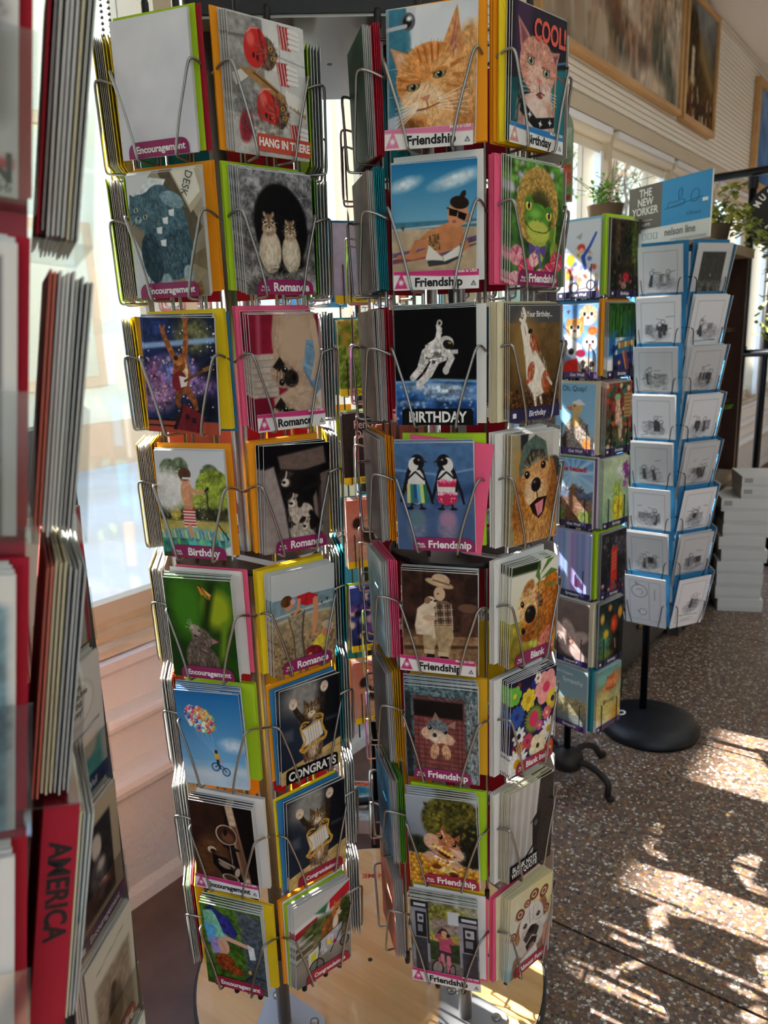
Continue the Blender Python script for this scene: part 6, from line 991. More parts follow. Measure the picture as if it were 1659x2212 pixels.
def pocket(Mx, art, short, label, tab=None, envs=(), spares=2, roll=0, dx=0, dz=0, w=CW, h=CH, grid=(124, 174), front=.031, back=.004, words=(), paper=None, lean=0.0, cat='card', spare_h=0.0, sleeve=False, tall=0.0, turn=0.0):
    """fills one pocket: envelopes at the back, spare copies, the front card with its print and tab"""
    NSEED[0] += 1
    c = Cv(grid[0], grid[1], h / w, NSEED[0] * 13); art(c); pm = c.mesh('print', w - .0006, h - .0006, M_PRINT)
    pm_s = pm; paper = paper or M_PAPER
    n = sum(e[1] for e in envs) + spares + 1; step = (front - back) / max(n, 1) if n > 1 else 0; step = min(step, .0042)
    i = 0; start = front - step * (n - 1)
    for e in envs:
        for q in range(e[1]):
            y = -(start + step * i); ex = e[2] if len(e) > 2 else .004; ez = e[3] if len(e) > 3 else .006; er = e[4] if len(e) > 4 else 0
            o = bpy.data.objects.new('envelope', env_me(w + .006, h + .004, pmat(e[0]))); COL.objects.link(o)
            place(o, Mx, dx * .5 + ex + RN.uniform(-.001, .001), y, max(0, ez - .004) + RN.uniform(0, .002), lean * .5 + RN.uniform(-.004, .004), math.radians(er) + RN.uniform(-.006, .006))
            tag(o, '%s envelope behind the %s card' % (e[0], short), 'envelope', 'envelopes behind the %s card' % short)
            ob('flap', flap_me(w + .006, h + .004, pmat(e[0])), o)
            i += 1
    for q in range(spares):
        y = -(start + step * i)
        o = bpy.data.objects.new('greeting_card', card_me(w, h, paper)); COL.objects.link(o); d = spares - q
        place(o, Mx, dx - .0012 * d + RN.uniform(-.0012, .0012), y, dz + .0014 * d + RN.uniform(0, .0015) + spare_h, lean * .8 + RN.uniform(-.004, .004), roll * .6 + RN.uniform(-.006, .006), turn)
        put_print(o, pm_s, w)
        tag(o, 'spare copy tucked behind the %s card' % short, 'card', 'spare copies of the %s card' % short)
        i += 1
    o = bpy.data.objects.new('greeting_card', card_me(w, h, paper)); COL.objects.link(o)
    place(o, Mx, dx, -front, dz, lean, roll, turn)
    put_print(o, pm, w); tag(o, label, cat)
    if tab: add_tab(o, tab, w)
    for (s, size, x, z, m, b, sx, *ro) in words:
        text(s, size, m, o, (x, -.0019 + (.0011 * -x / w), z), (PI / 2, math.radians(ro[0]) if ro else 0, 0), bold=b, sx=sx)
    if sleeve:
        ob('sleeve', mesh('sleeve', box_v(-w / 2 - .002, -.0035, -.001, w / 2 + .002, .0025, h + .003), CUBE_F, M_SLEEVE), o)
    return o
def stack(Mx, items, where, w=CW, h=CH, front=.033, back=.004, lean=0.0, fan=.0012):
    """an edge-on pocket: items = [(colour, count, 'card'|'envelope')...] from the rods outward; the outermost is last"""
    n = sum(q[1] for q in items); step = min((front - back) / max(n - 1, 1), .0045); i = 0
    for colour, cnt, kind in items:
        for q in range(cnt):
            y = -(front - step * (n - 1) + step * i)
            x = RN.uniform(-.002, .002); z = RN.uniform(0, .004)
            if kind == 'card':
                o = bpy.data.objects.new('greeting_card', card_me(w, h, M_PAPER)); COL.objects.link(o)
                put_print(o, plain_print(colour, w, h), w)
                tag(o, '%s fronted card in the %s' % (colour, where), 'card', '%s cards in the %s' % (colour, where))
            else:
                o = bpy.data.objects.new('envelope', env_me(w + .005, h + .003, pmat(colour))); COL.objects.link(o)
                ob('flap', flap_me(w + .005, h + .003, pmat(colour)), o)
                tag(o, '%s envelope in the %s' % (colour, where), 'envelope', '%s envelopes in the %s' % (colour, where))
            place(o, Mx, x, y, z, lean + RN.uniform(-.004, .004) + fan * i, RN.uniform(-.012, .012)); i += 1
_plain = {}
def plain_print(colour, w, h):
    k = (colour, w, h)
    if k not in _plain:
        c = Cv(20, 28, h / w, 40 + len(_plain) * 7); a = PAL[colour]; b = srgb(a)
        dk = ''.join('%02x' % int(max(0, min(1, v * .55)) * 255) for v in b); lt = ''.join('%02x' % int(min(1, v * 1.3 + .08) * 255) for v in b)
        c.G(lt, a, t=.3, ts=24); c.E(52, 66, 26, 40, dk, 10, 8, t=.4, ts=10); c.E(44, 46, 12, 12, lt, 0, 6, t=.2)
        _plain[k] = c.mesh('print', w - .0006, h - .0006, M_PRINT)
    return _plain[k]

# ------------------------------------------------------------------ the four-tower card spinner
CEN = Vector((-.919, 1.091)); BASE_Z = .10
TOW = {'L': Vector((-.965, .870)), 'R': Vector((-.674, 1.089)), 'FL': Vector((-1.164, 1.093)), 'FR': Vector((-.873, 1.312))}
TZ = [1.690, 1.505, 1.312, 1.120, .920, .727, .527, .325]
APO = .122
OFF = {'L': -30.0, 'R': -12.0, 'FL': -20.0, 'FR': -25.0}
def phi_of(t, k):
    p = TOW[t]; return math.degrees(math.atan2(-p.y, -p.x)) + OFF[t] + 60 * k
def panel(t, k, tier):
    ph = phi_of(t, k); a = math.radians(ph); p = TOW[t]
    return frame_of((p.x + APO * math.cos(a), p.y + APO * math.sin(a), TZ[tier]), ph)
# base and top: one thing
M_MAPLE = mat('maple_laminate', 'd3ab72', .35, noise=(5, 'c69a5e', 8, (1, 9, 1)), coat=.25)
sp = thing('spinner_base', 'round maple base and square top plate carrying the tall card towers', 'display', (CEN.x, CEN.y, 0))
v, f = lathe([(.372, .066), (.381, .070), (.381, BASE_Z - .004), (.378, BASE_Z - .0012)], 96); ob('rim', mesh('rim', v, f, mat('dark_rim', '2b2a2a', .5), False), sp)
v, f = lathe([(.374, BASE_Z - .0012), (.374, BASE_Z)], 96); ob('deck', mesh('deck', v, f, M_MAPLE), sp)
for i in range(5):
    a = i * 1.2566 + .3; v, f = lathe([(.012, 0), (.026, .006), (.026, .05), (.02, .064)], 16); ob('caster', mesh('caster', v, f, M_BLACK, True), sp, (.30 * math.cos(a), .30 * math.sin(a), 0))
v, f = lathe([(.0052, BASE_Z), (.0052, BASE_Z + .0004)], 14); hole = mesh('hole', v, f, M_BLACK)
ob('hole', hole, sp); ob('hole', hole, sp, (-.20, .06, 0)).scale = (.5, .5, 1)
tv = (Vector((0, 0)) - CEN).normalized(); ta = math.atan2(tv.y, tv.x)
M_TOPU = mat('grey_satin_plate', '9c9a94', .35, .35)
sq = [(x * 1.0, z * 1.0) for x, z in rounded(.40, .40, .012, True)]
v, f = prism(sq, 1.885, 1.889); ob('top_underside', mesh('top_underside', v, f, M_TOPU), sp, rot=(0, 0, ta))
v, f = prism([(x * 1.02, z * 1.02) for x, z in sq], 1.889, 1.912); ob('top_plate', mesh('top_plate', v, f, M_BLACK), sp, rot=(0, 0, ta))
v, f = lathe([(.0045, 1.8846), (.0045, 1.885)], 14); ob('top_hole', mesh('hole', v, f, M_BLACK), sp)
_spin = text('SPIN ME', .022, mat('red_stencil', 'b8442c', .6), sp, (-.145, .226, BASE_Z + .0003), (0, 0, math.radians(37.5 + 178)), bold=.03, sx=1.15)
# shared wire arm
ARM = smooth_path([(.0700, -.002, .100), (.0675, -.020, .1085), (.0645, -.0345, .1120), (.0600, -.0395, .106), (.0520, -.0400, .081), (.0430, -.0405, .052), (.0355, -.0408, .023), (.0315, -.0405, .003), (.0300, -.0370, -.0028), (.0280, -.0220, -.0036), (.0240, -.0010, -.0036)], 3)
ARM_R = tube_me('wire_arm', ARM, .0020, M_STEEL, 8); ARM_L = tube_me('wire_arm', [(-p.x, p.y, p.z) for p in ARM], .0020, M_STEEL, 8)
ROD_U = cyl_me('rod', .0030, 1.100, 1.872, M_STEEL, 10); ROD_D = cyl_me('rod', .0030, .300, 1.075, M_STEEL, 10)
CAP = mesh('rod_cap', *lathe([(.0045, 0), (.0052, .004), (.0052, .022), (.004, .026)], 10), M_BLACK, True)
def flange(t, parent):
    pts = []
    for cx, cy in ((.062, .0), (-.031, .054), (-.031, -.054)):
        a0 = math.degrees(math.atan2(cy, cx)); pts += [(cx + .022 * math.cos(math.radians(a0 + q)), cy + .022 * math.sin(math.radians(a0 + q))) for q in (-70, -35, 0, 35, 70)]
    v, f = prism(pts, BASE_Z, BASE_Z + .004); o = ob('flange', mesh('flange', v, f, mat('grey_flange', '9a9b9c', .4, .6)), parent, rot=(0, 0, .5))
    for cx, cy in ((.062, .0), (-.031, .054), (-.031, -.054)):
        v, f = lathe([(.009, BASE_Z + .004), (.009, BASE_Z + .0065), (.005, BASE_Z + .008)], 14); ob('screw', mesh('screw', v, f, M_STEEL, True), o, (cx, cy, 0))
def tower(t, label):
    p = TOW[t]; r = thing('card_tower', label, 'card rack', (p.x, p.y, 0), group='towers of the card spinner')
    ob('pole', cyl_me('pole', .0135, BASE_Z, 1.885, M_POLE, 20), r); flange(t, r)
    v, f = lathe([(.020, 1.078), (.120, 1.079), (.122, 1.084), (.120, 1.089), (.02, 1.090)], 36); ob('divider_disc', mesh('divider_disc', v, f, M_BLACK), r)
    v, f = lathe([(.0138, .27), (.030, .272), (.030, .292), (.0138, .30)], 20); ob('lower_hub', mesh('lower_hub', v, f, M_BLACK), r)
    for s in range(6):
        ph = phi_of(t, s); a = math.radians(ph); Mx = Matrix.Rotation(math.radians(ph + 90), 4, 'Z')
        for x in (-.024, .024):
            q = Vector((APO * math.cos(a), APO * math.sin(a), 0)) + Mx @ Vector((x, .001, 0))
            ob('rod', ROD_U, r, q); ob('rod', ROD_D, r, q)
            ob('rod_cap', CAP, r, (q.x, q.y, 1.868)); ob('rod_cap', CAP, r, (q.x, q.y, .281))
        for z in (.285, 1.862):
            ob('spoke', tube_me('spoke', [(0, 0, z), (APO * math.cos(a), APO * math.sin(a), z)], .0025, M_STEEL, 6), r)
        for z in TZ:
            l = (APO * math.cos(a), APO * math.sin(a), z); ro = (0, 0, math.radians(ph + 90))
            ob('wire_arm', ARM_R, r, l, ro); ob('wire_arm', ARM_L, r, l, ro)
    return r
tower('L', 'left front wire card tower with steel pole, nearest the window frame')
tower('R', 'right front wire card tower with steel pole, orange cat card on top')
tower('FL', 'rear wire card tower mostly hidden behind the left front tower')
tower('FR', 'rear wire card tower mostly hidden behind the right front tower')

D = math.radians
# ---- left tower, left panel
def LP(tier, *a, **k): return pocket(panel('L', 0, tier), *a, **k)
def LQ(tier, *a, **k): return pocket(panel('L', 1, tier), *a, **k)
def RP(tier, *a, **k): return pocket(panel('R', 0, tier), *a, **k)
def RQ(tier, *a, **k): return pocket(panel('R', 1, tier), *a, **k)
LP(0, a_blank, 'blank white', 'blank greyish white card front above a plum Encouragement tab', ('plum', 'Encouragement'), [('crimson', 1, .010), ('lime green', 1, .003)], 1, grid=(20, 28), h=.172)
LP(1, a_bluecat, 'blue-grey cat', 'card of a blue-grey cat lying on its back among boxes', ('plum', 'Encouragement', -.004), [('orange', 3, .006, .010)], 4, words=[('DESK', .016, .037, .148, mat('desk_ink', '4a463e', .6), 0, .9, 112)])
LP(2, a_guitar, 'guitar dog', 'card of a dog playing a red electric guitar on stage', None, [('blue', 1, .012, .002), ('yellow', 3, .008, .008)], 3, roll=D(2.5), dx=-.004)
LP(3, a_boyhose, 'boy with garden hose', 'card of a boy in striped shorts spraying a garden hose', ('plum', 'Birthday', .004), [('orange', 1, .004, .010)], 1)
LP(4, a_kitten, 'kitten and butterfly', 'card of a grey kitten gazing up at a butterfly on green', ('plum', 'Encouragement', .004), [('pink', 2, .008, .012), ('white', 2, .003, .010)], 4, dx=-.004, roll=D(-1))
LP(5, a_balloons, 'balloon bicycle', 'card of a cyclist under a bunch of balloons in blue sky', None, [('lime green', 3, .006, .014)], 5, roll=D(-3), dx=-.004, lean=-.03)
LP(6, a_banjo, 'sepia banjo player', 'sepia card of a seated banjo player seen from above', ('strip', 'Encouragement', -.002), [('white', 3, .006, .010)], 4, roll=D(-1.2))
LP(7, a_tiedye, 'child in tie-dye', 'card of a red-haired child in tie-dye bending over grass', ('red', 'Encouragement', .004), [('yellow', 2, .006, .006)], 4, roll=D(-1))
# ---- left tower, right panel
LQ(0, a_hockey, 'hockey cats', 'card of two cats in red hockey helmets reading HANG IN THERE', ('hang', 'HANG IN THERE'), [('orange', 2, -.008, .008)], 4, h=.171)
LQ(1, a_chipmunks, 'two chipmunks', 'card of two chipmunks standing in a hollow tree', ('plum', 'Romance', .006), [('lime green', 2, -.010, .010)], 4)
LQ(2, a_pugs, 'sleeping pugs', 'card of two tan pugs asleep on a red and white sofa', ('strip', 'Romance', .003), [('pink', 2, -.008, .012)], 3)
LQ(3, a_puppies, 'puppies on sofa', 'dark card of three spaniel puppies sprawled on a sofa', ('plum', 'Romance', .006), [('orange', 2, -.006, .010)], 2, roll=D(3.5))
LQ(4, a_beach, 'beach girl', 'card of a girl in red swimsuit drinking at a beach fountain', ('plum', 'Romance', .004), [('yellow', 4, -.007, .010)], 3, roll=D(2.5))
LQ(5, a_lyre, 'first lyre kitten', 'card of a kitten with gold lyre under a black CONGRATS tab', ('black', 'CONGRATS'), [('orange', 1, -.006, .012), ('blue', 1, -.002, .006)], 1, roll=D(2.5))
LQ(6, a_lyre, 'second lyre kitten', 'card of a kitten with gold lyre above a red Congratulations tab', ('red', 'Congratulations', .004), [('yellow', 1, -.008, .012), ('blue', 1, -.003, .006)], 1, roll=D(2))
LQ(7, a_corgibike, 'dog in bike basket', 'card of a fox-red dog riding in a bicycle basket with stars', ('red', 'Congratulations', .008), [('orange', 3, -.008, .012), ('white', 1, -.003, .010), ('lime green', 2, -.001, .006)], 4, roll=D(2))
# ---- right tower, front panel
RP(0, a_orangecat, 'orange tabby cat', 'card of an orange tabby cat with paw to its chin', ('pale', 'Friendship', -.004), [('orange', 3, .010, .006)], 2, h=.171, roll=D(1.6))
RP(1, a_baby, 'sunbathing baby', 'card of a baby in sunglasses reading a book on the beach', ('strip', 'Friendship', .003), [('white', 1, .006, .012)], 3, roll=D(1))
RP(2, a_astronaut, 'astronaut', 'black card of a white-suited astronaut floating above the blue earth', ('black', 'BIRTHDAY', .002), [('white', 1, .006, .002)], 4)
RP(3, a_penguins, 'penguin couple', 'card of two penguins in swimwear holding hands on wet sand', ('plum', 'Friendship', .012), [('lime green', 3, .008, .010), ('pink', 1, .002, .004, 7)], 2, roll=D(-1), dx=-.003)
RP(4, a_boydog, 'sepia boy with dog', 'sepia card of a boy in a straw hat kissing a white dog', ('strip', 'Friendship', -.005), [], 3)
RP(5, a_squirrel, 'squirrel at window', 'card of a chubby grey squirrel peeking from a red shingled hole', ('plum', 'Friendship'), [('gold', 2, .006, .010)], 6, roll=D(-.5), spare_h=.001)
RP(6, a_corn, 'chipmunk on corn', 'card of a grinning chipmunk with kernels in its teeth on corn', ('red', 'Friendship', .012), [('lime green', 2, .004, .010)], 4, roll=D(-2))
RP(7, a_phonegirl, 'girl at pay phones', 'card of a girl in pink with tricycle between two pay phones', ('strip', 'Friendship'), [('yellow', 1, .0, .016), ('pink', 1, .006, .006), ('white', 1, .003, .012)], 5, roll=D(-1.5))
# ---- right tower, right panel
INK_RED = mat('cool_red_ink', 'd8503f', .5); INK_DARK = mat('dark_ink', '26262a', .6)
RQ(0, a_coolcat, 'cool cat', 'card of a pink-toned cat in a studded collar reading COOL!', ('bluestrip', 'Birthday', -.004), [('orange', 3, -.010, .004), ('yellow', 2, -.006, .0)], 2, h=.173, roll=D(1.5),
   words=[('COOL!', .036, .022, .146, INK_RED, .03, .66), ('3D', .017, .044, .012, M_WHITE_INK, .03, .9)])
RQ(1, a_frog, 'frog in straw hat', 'card of a green frog in a straw hat among pink flowers', ('plum', 'Friendship', .004), [('pink', 4, -.012, .006)], 4, roll=D(1))
RQ(2, a_jumpdog, 'leaping terrier', "card of a white and tan terrier leaping, It's Your Birthday heading", ('navy', 'Birthday'), [('cream', 7, -.012, .004)], 3, paper=M_CREAM, words=[("It's Your Birthday...", .0115, .002, .153, M_WHITE_INK, .012, .85)])
RQ(3, a_golden, 'golden dog in cap', 'card of a golden retriever wearing a green cap, tongue out', None, [('white', 3, -.014, .006)], 2, roll=D(2), h=.171)
RQ(4, a_goldenflower, 'golden dog with flower', 'card of a golden retriever lying with a coral flower in its mouth', ('plum', 'Blank', .002), [('white', 4, -.012, .014)], 5, roll=D(3))
RQ(5, a_flowers, 'bright flowers', 'card crowded with bright enamel flowers and white daisies', ('red', 'Blank Insid', .006), [('white', 5, -.014, .010)], 5, roll=D(3))
RQ(6, a_note, 'black and white figure', 'black and white photo card reading BLANK NOTE WITH QUOTE', None, [('white', 5, -.012, .006)], 6, roll=D(3), paper=M_CREAM)
RQ(7, a_bulldog, 'bulldog in curlers', 'card of a bulldog with its head full of hair curlers', ('red', 'Almost Funny', .006), [('pink', 4, -.014, .008), ('cream', 1, -.008, .010)], 5, roll=D(3), paper=M_CREAM)
# note card lettering tab
for o in bpy.data.objects:
    if o.get('label', '').endswith('reading BLANK NOTE WITH QUOTE'):
        t = ob('label_tab', slab_xz('label_tab', rounded(.074, .031, .001, True), .0005, BLKT), o, (-.020, -.0030, .0165))
        text('BLANK NOTE\nWITH QUOTE', .0135, M_WHITE_INK, t, (.002, -.0003, 0), bold=.02, sx=.82)
# ---- edge-on pockets
SIDE_L = [  # left flank of the left tower
    [('yellow', 2, 'envelope'), ('pale yellow', 1, 'envelope'), ('slate', 2, 'card'), ('yellow', 1, 'envelope')],
    [('lime green', 2, 'envelope'), ('brown', 3, 'card'), ('charcoal', 1, 'card'), ('lime green', 1, 'envelope')],
    [('yellow', 2, 'envelope'), ('olive', 1, 'card'), ('slate', 2, 'card')],
    [('gold', 2, 'envelope'), ('grey', 4, 'card'), ('pale yellow', 1, 'envelope')],
    [('white', 2, 'envelope'), ('charcoal', 3, 'card'), ('pale yellow', 1, 'envelope')],
    [('rust', 2, 'envelope'), ('charcoal', 2, 'card'), ('white', 2, 'envelope')],
    [('white', 4, 'envelope'), ('grey', 2, 'card')],
    [('yellow', 1, 'envelope'), ('red', 1, 'envelope'), ('green', 2, 'card'), ('white', 1, 'envelope')]]
SIDE_LR = [  # right flank of the left tower
    [('lime green', 2, 'envelope'), ('dark green', 4, 'card')], [('green', 2, 'envelope'), ('dark green', 4, 'card')], [('slate', 5, 'card')],
    [('yellow', 1, 'envelope'), ('charcoal', 4, 'card')], [('dark green', 4, 'card'), ('teal', 2, 'envelope')], [('gold', 1, 'envelope'), ('teal', 2, 'envelope'), ('slate', 3, 'card')],
    [('white', 2, 'envelope'), ('slate', 3, 'card')], [('white', 2, 'envelope'), ('grey', 4, 'card')]]
SIDE_R = [  # left flank of the right tower
    [('red', 5, 'envelope'), ('grey', 3, 'card'), ('dark green', 1, 'card')], [('teal', 6, 'envelope'), ('grey', 2, 'card'), ('brown', 1, 'card')],
    [('red', 2, 'envelope'), ('salmon', 2, 'card'), ('brown', 2, 'card')], [('orange', 4, 'envelope'), ('rust', 2, 'card'), ('brown', 2, 'card')],
    [('pink', 5, 'envelope'), ('light blue', 3, 'card')], [('gold', 4, 'envelope'), ('charcoal', 3, 'card')],
    [('green', 4, 'envelope'), ('charcoal', 3, 'card'), ('blue', 1, 'card')], [('grey', 3, 'card'), ('salmon', 1, 'card')]]
for i in range(8):
    stack(panel('L', 5, i), SIDE_L[i], '%s pocket on the left flank, left front tower' % TIERS[i], lean=.02)
    stack(panel('L', 2, i), SIDE_LR[i], '%s pocket on the right flank, left front tower' % TIERS[i], lean=.01)
    stack(panel('R', 5, i), SIDE_R[i], '%s pocket on the left flank, right front tower' % TIERS[i], lean=.01, front=.025)
    stack(panel('R', 2, i), [(('charcoal', 'slate', 'grey', 'brown')[i % 4], 1, 'card')], '%s pocket on the right flank, right front tower' % TIERS[i])
    for t, nm in (('L', 'left front'), ('R', 'right front')):
        for k, nk in ((3, 'first'), (4, 'second')):
            cl = (('crimson', 'red', 'blue', 'red', 'crimson', 'yellow', 'red', 'crimson')[i], ('teal', 'crimson', 'red', 'salmon', 'red', 'crimson', 'orange', 'red')[i])[k - 3]
            stack(panel(t, k, i), [(cl, 1, 'envelope')], '%s pocket, %s rear side of the %s tower' % (TIERS[i], nk, nm), front=.012)
    stack(panel('FL', 2, i), [(('light blue', 'charcoal', 'grey', 'brown', 'salmon', 'pink', 'slate', 'grey')[i], 1, 'card')], '%s pocket of the rear tower behind the left' % TIERS[i])
    stack(panel('FR', 2, i), [(('blue', 'mint', 'black', 'grey')[i % 4], 1, 'card')], '%s pocket of the rear tower behind the right' % TIERS[i])
    stack(panel('FR', 5, i), [(('brown', 'green', 'purple', 'mint')[i % 4], 1, 'card')], '%s left pocket of the rear tower behind the right' % TIERS[i])

# ------------------------------------------------------------------ black wire racks behind
def barm(x, d, h, r, m): return tube_me('wire_arm', smooth_path([(x, 0, h), (x, -d * .55, h + .003), (x, -d + .004, h + .004), (x, -d, h), (x, -d, h * .5), (x, -d, .006), (x, -d + .004, -.002), (x, -d * .5, -.003), (x, 0, -.003)], 2), r, m, 6)
B_ARMS = [barm(s * .042, .034, .082, .0014, M_BWIRE) for s in (-1, 1)]
def ang(p): return math.degrees(math.atan2(-p[1], -p[0]))
# ---- the get-well rack
C3 = (-.876, 2.155); T3 = [1.516 - .2155 * i for i in range(7)]; PH1 = -101.0; AP3 = .056
gw = thing('wire_card_rack', 'slim black wire rack of get-well and birthday cards on bent legs', 'card rack', (-.915, 2.12, 0))
def m3(k, i):
    ph = PH1 + 90 * k; a = math.radians(ph); return frame_of((C3[0] + AP3 * math.cos(a), C3[1] + AP3 * math.sin(a), T3[i]), ph)
ob('pole', cyl_me('pole', .011, .08, 1.72, M_BWIRE, 14), gw)
M_LEG = mat('brown_black_leg', '2e2824', .45, .3)
v, f = lathe([(.012, .05), (.048, .056), (.055, .075), (.05, .10), (.013, .12)], 24); ob('hub', mesh('hub', v, f, M_LEG, True), gw)
for ex, ey in ((.150, -.030), (.040, .185), (-.16, .06), (-.07, -.17)):
    l = math.hypot(ex, ey); ux, uy = ex / l, ey / l
    ob('leg', tube_me('leg', smooth_path([(ux * .03, uy * .03, .082), (ux * .09, uy * .09, .088), (ux * .15, uy * .15, .06), (ex, ey, .014), (ex * 1.12, ey * 1.12, .010)], 4), .0105, M_LEG, 10), gw)
for k in range(4):
    a = math.radians(PH1 + 90 * k)
    for x in (-.042, .042, 0):
        q = Vector((C3[0] + AP3 * math.cos(a), C3[1] + AP3 * math.sin(a), 0)) - Vector((-.915, 2.12, 0)) + Matrix.Rotation(math.radians(PH1 + 90 * k + 90), 3, 'Z') @ Vector((x, .002, 0))
        if x == 0: ob('spoke', tube_me('spoke', [(0, 0, 1.69), (q.x, q.y, 1.69)], .003, M_BWIRE, 6), gw); ob('spoke', tube_me('spoke', [(0, 0, .21), (q.x, q.y, .21)], .003, M_BWIRE, 6), gw)
        else: ob('rod', cyl_me('rod', .002, .205, 1.70, M_BWIRE, 8), gw, q)
    for z in T3:
        for s in (0, 1):
            ob('wire_arm', B_ARMS[s], gw, (C3[0] + AP3 * math.cos(a) + .915, C3[1] + AP3 * math.sin(a) - 2.12, z), (0, 0, math.radians(PH1 + 90 * k + 90)))
W3 = dict(w=.132, h=.200, grid=(60, 90), front=.029)
def G1(i, *a, **k): return pocket(m3(0, i), *a, **{**W3, **k})
def G2(i, *a, **k): return pocket(m3(1, i), *a, **{**W3, **k})
INKQ = mat('quap_ink', '23303c', .6); INKR = mat('healed_red', 'b81c22', .5); INKB = mat('brown_script', '6a4430', .6); INKN = mat('navy_script', '2a3050', .6)
G1(0, b_kids, 'watercolour children', 'get-well card with watercolour children flying up, blank white sky', ('navy', 'Get Well'), [('mint', 1), ('light blue', 1, .002, .008)], 1)
G1(1, b_animals, 'grinning animals', 'get-well card crowded with grinning cats, dogs and a parrot', ('violet', 'Get Well'), [('blue', 1, .0, .008)], 1)
G1(2, b_duck, 'duck in cap', 'get-well card of a duck in a white cap reading Oh, Quap!', ('violet', 'Get Well'), [('cream', 1, .006, .006)], 1, words=[('Oh, Quap!', .021, -.004, .186, INKQ, .0, .9)])
G1(3, b_moose, 'praying moose', 'get-well card of a moose with raised arms reading Be healed!', ('navy', 'Get Well'), [('white', 2, .004, .008), ('green', 1, -.006, .004)], 1, words=[('Be healed!', .021, .002, .172, INKR, .03, .95)])
G1(4, b_sympathy, 'purple and blue stripes', 'sympathy card of soft purple and blue stripes', ('navy', 'Sympathy'), [('purple', 1, .004, .004)], 2)
G1(5, b_orchid, 'white orchid', 'sympathy card of a pale orchid on taupe', ('navy', 'Sympathy'), [('white', 1, .002, .006)], 1)
G1(6, b_grass, 'windblown grass', 'sympathy card of windblown grass under a teal-grey sky', ('violet', 'Sympathy'), [('white', 2, .002, .008)], 2, words=[('With Deepest', .013, -.02, .180, M_WHITE_INK, 0, .9), ('Sympathy', .021, .014, .158, M_WHITE_INK, 0, .9)])
G2(0, b_forest, 'overgrown car', 'birthday card of an old car overgrown with forest flowers', ('navy', 'Birthday'), [('lime green', 5, -.010, .010)], 2)
G2(1, b_bus, 'painted bus', 'birthday card of a painted bus under palm trees', ('navy', 'Birthday'), [('orange', 4, -.010, .010)], 3)
G2(2, b_collage, 'boho collage', 'birthday card with a rust and green collage of figures', ('navy', 'Birthday'), [('cream', 2, -.006, .004)], 5)
G2(3, b_greenfl, 'green floral', 'birthday card with purple and yellow flowers on pale green', ('navy', 'Birthday'), [('purple', 3, -.008, .006), ('mint', 1, -.004, .004)], 3)
G2(4, b_phonebox, 'red phone box', 'birthday card of a red telephone box in a dark street', ('navy', 'Birthday'), [('lime green', 5, -.010, .008)], 2)
G2(5, b_lantern, 'glowing lanterns', 'birthday card of glowing lanterns over dark water', ('navy', 'Birthday'), [('cream', 4, -.010, .006)], 3)
G2(6, b_angels, 'angels and prayers', 'gold and teal card reading Angels Prayers Blessings', ('violet', ''), [('teal', 5, -.010, .008)], 2, words=[('Angels', .020, .008, .168, INKR, .0, .9), ('Prayers', .022, .010, .130, INKR, .0, .9), ('Blessings', .020, 0, .090, INKB, 0, .9)])
for i in range(7):
    stack(m3(3, i), [(('mint', 'light blue', 'grey', 'green', 'cream', 'mint', 'pale yellow')[i], 2, 'envelope'), (('blue', 'salmon', 'purple', 'slate')[i % 4], 1, 'card')], '%s left pocket of the get-well rack' % TIERS[i], w=.13, h=.198, front=.027)
# ---- arched header board behind the right tower
def arch_art(c):
    c.G('9aa694', '7c8a5c', t=.12); c.E(80, 118, 34, 30, 'a8503c', 0, 3, t=.2); c.E(60, 128, 10, 10, '2a2a2a'); c.R(0, 150, 100, 172, '5f7a3a', 4, t=.2); c.R(0, 172, 100, 188, '7a3428', 1); c.E(84, 70, 14, 20, '5a6a48', 0, 6, t=.3)
c = Cv(30, 50, 1.9, 77); arch_art(c)
ar = thing('header_board', 'arched green header board with a red truck behind the cat card', 'sign', (-1.075, 2.26, 1.80), (0, 0, math.radians(ang((-1.075, 2.26)) + 90 - 12)))
ob('board', slab_xz('board', [(-.07, 0), (.07, 0), (.07, .20)] + arc(0, .20, .07, 0, 180, 12)[1:], .006, mat('header_green', '7f8c74', .5)), ar)
ob('print', c.mesh('print', .134, .20, M_MATTE), ar, (0, -.0008, .002))
text('Favorite\nCards', .026, mat('header_ink', '46503f', .6), ar, (.018, -.0014, .205), bold=.01, sx=.85)
# its rack, almost wholly behind the right tower; placed and widened to block sun
AX = Vector((-1.17, 1.985)); aw = thing('wire_card_rack', 'black wire rack under the arched board, mostly behind the right tower', 'card rack', (AX.x, AX.y, 0))
ob('pole', cyl_me('pole', .010, .02, 1.83, M_BWIRE, 12), aw); v, f = lathe([(.15, 0), (.15, .01), (.02, .03)], 28); ob('base', mesh('base', v, f, M_BLACK, True), aw)
for k in range(5):
    ph_ = -70 + 72 * k; dv = Vector((math.cos(math.radians(ph_)), math.sin(math.radians(ph_)))) * .10; pp = AX + dv
    for x in (-.042, .042): ob('rod', cyl_me('rod', .002, .36, 1.70, M_BWIRE, 8), aw, Vector((dv.x, dv.y, 0)) + Matrix.Rotation(math.radians(ph_ + 90), 3, 'Z') @ Vector((x, .003, 0)))
    for i in range(6):
        zz = 1.50 - .219 * i
        stack(frame_of((pp.x, pp.y, zz), ph_), [(('cream', 'mint', 'white', 'light blue')[(i + k) % 4], 1, 'envelope')], '%s pocket, side %s of the rack under the arched board' % (TIERS[i], 'abcde'[k]), front=.02)
        for s in (0, 1): ob('wire_arm', B_ARMS[s], aw, (dv.x, dv.y, zz), (0, 0, math.radians(ph_ + 90)))
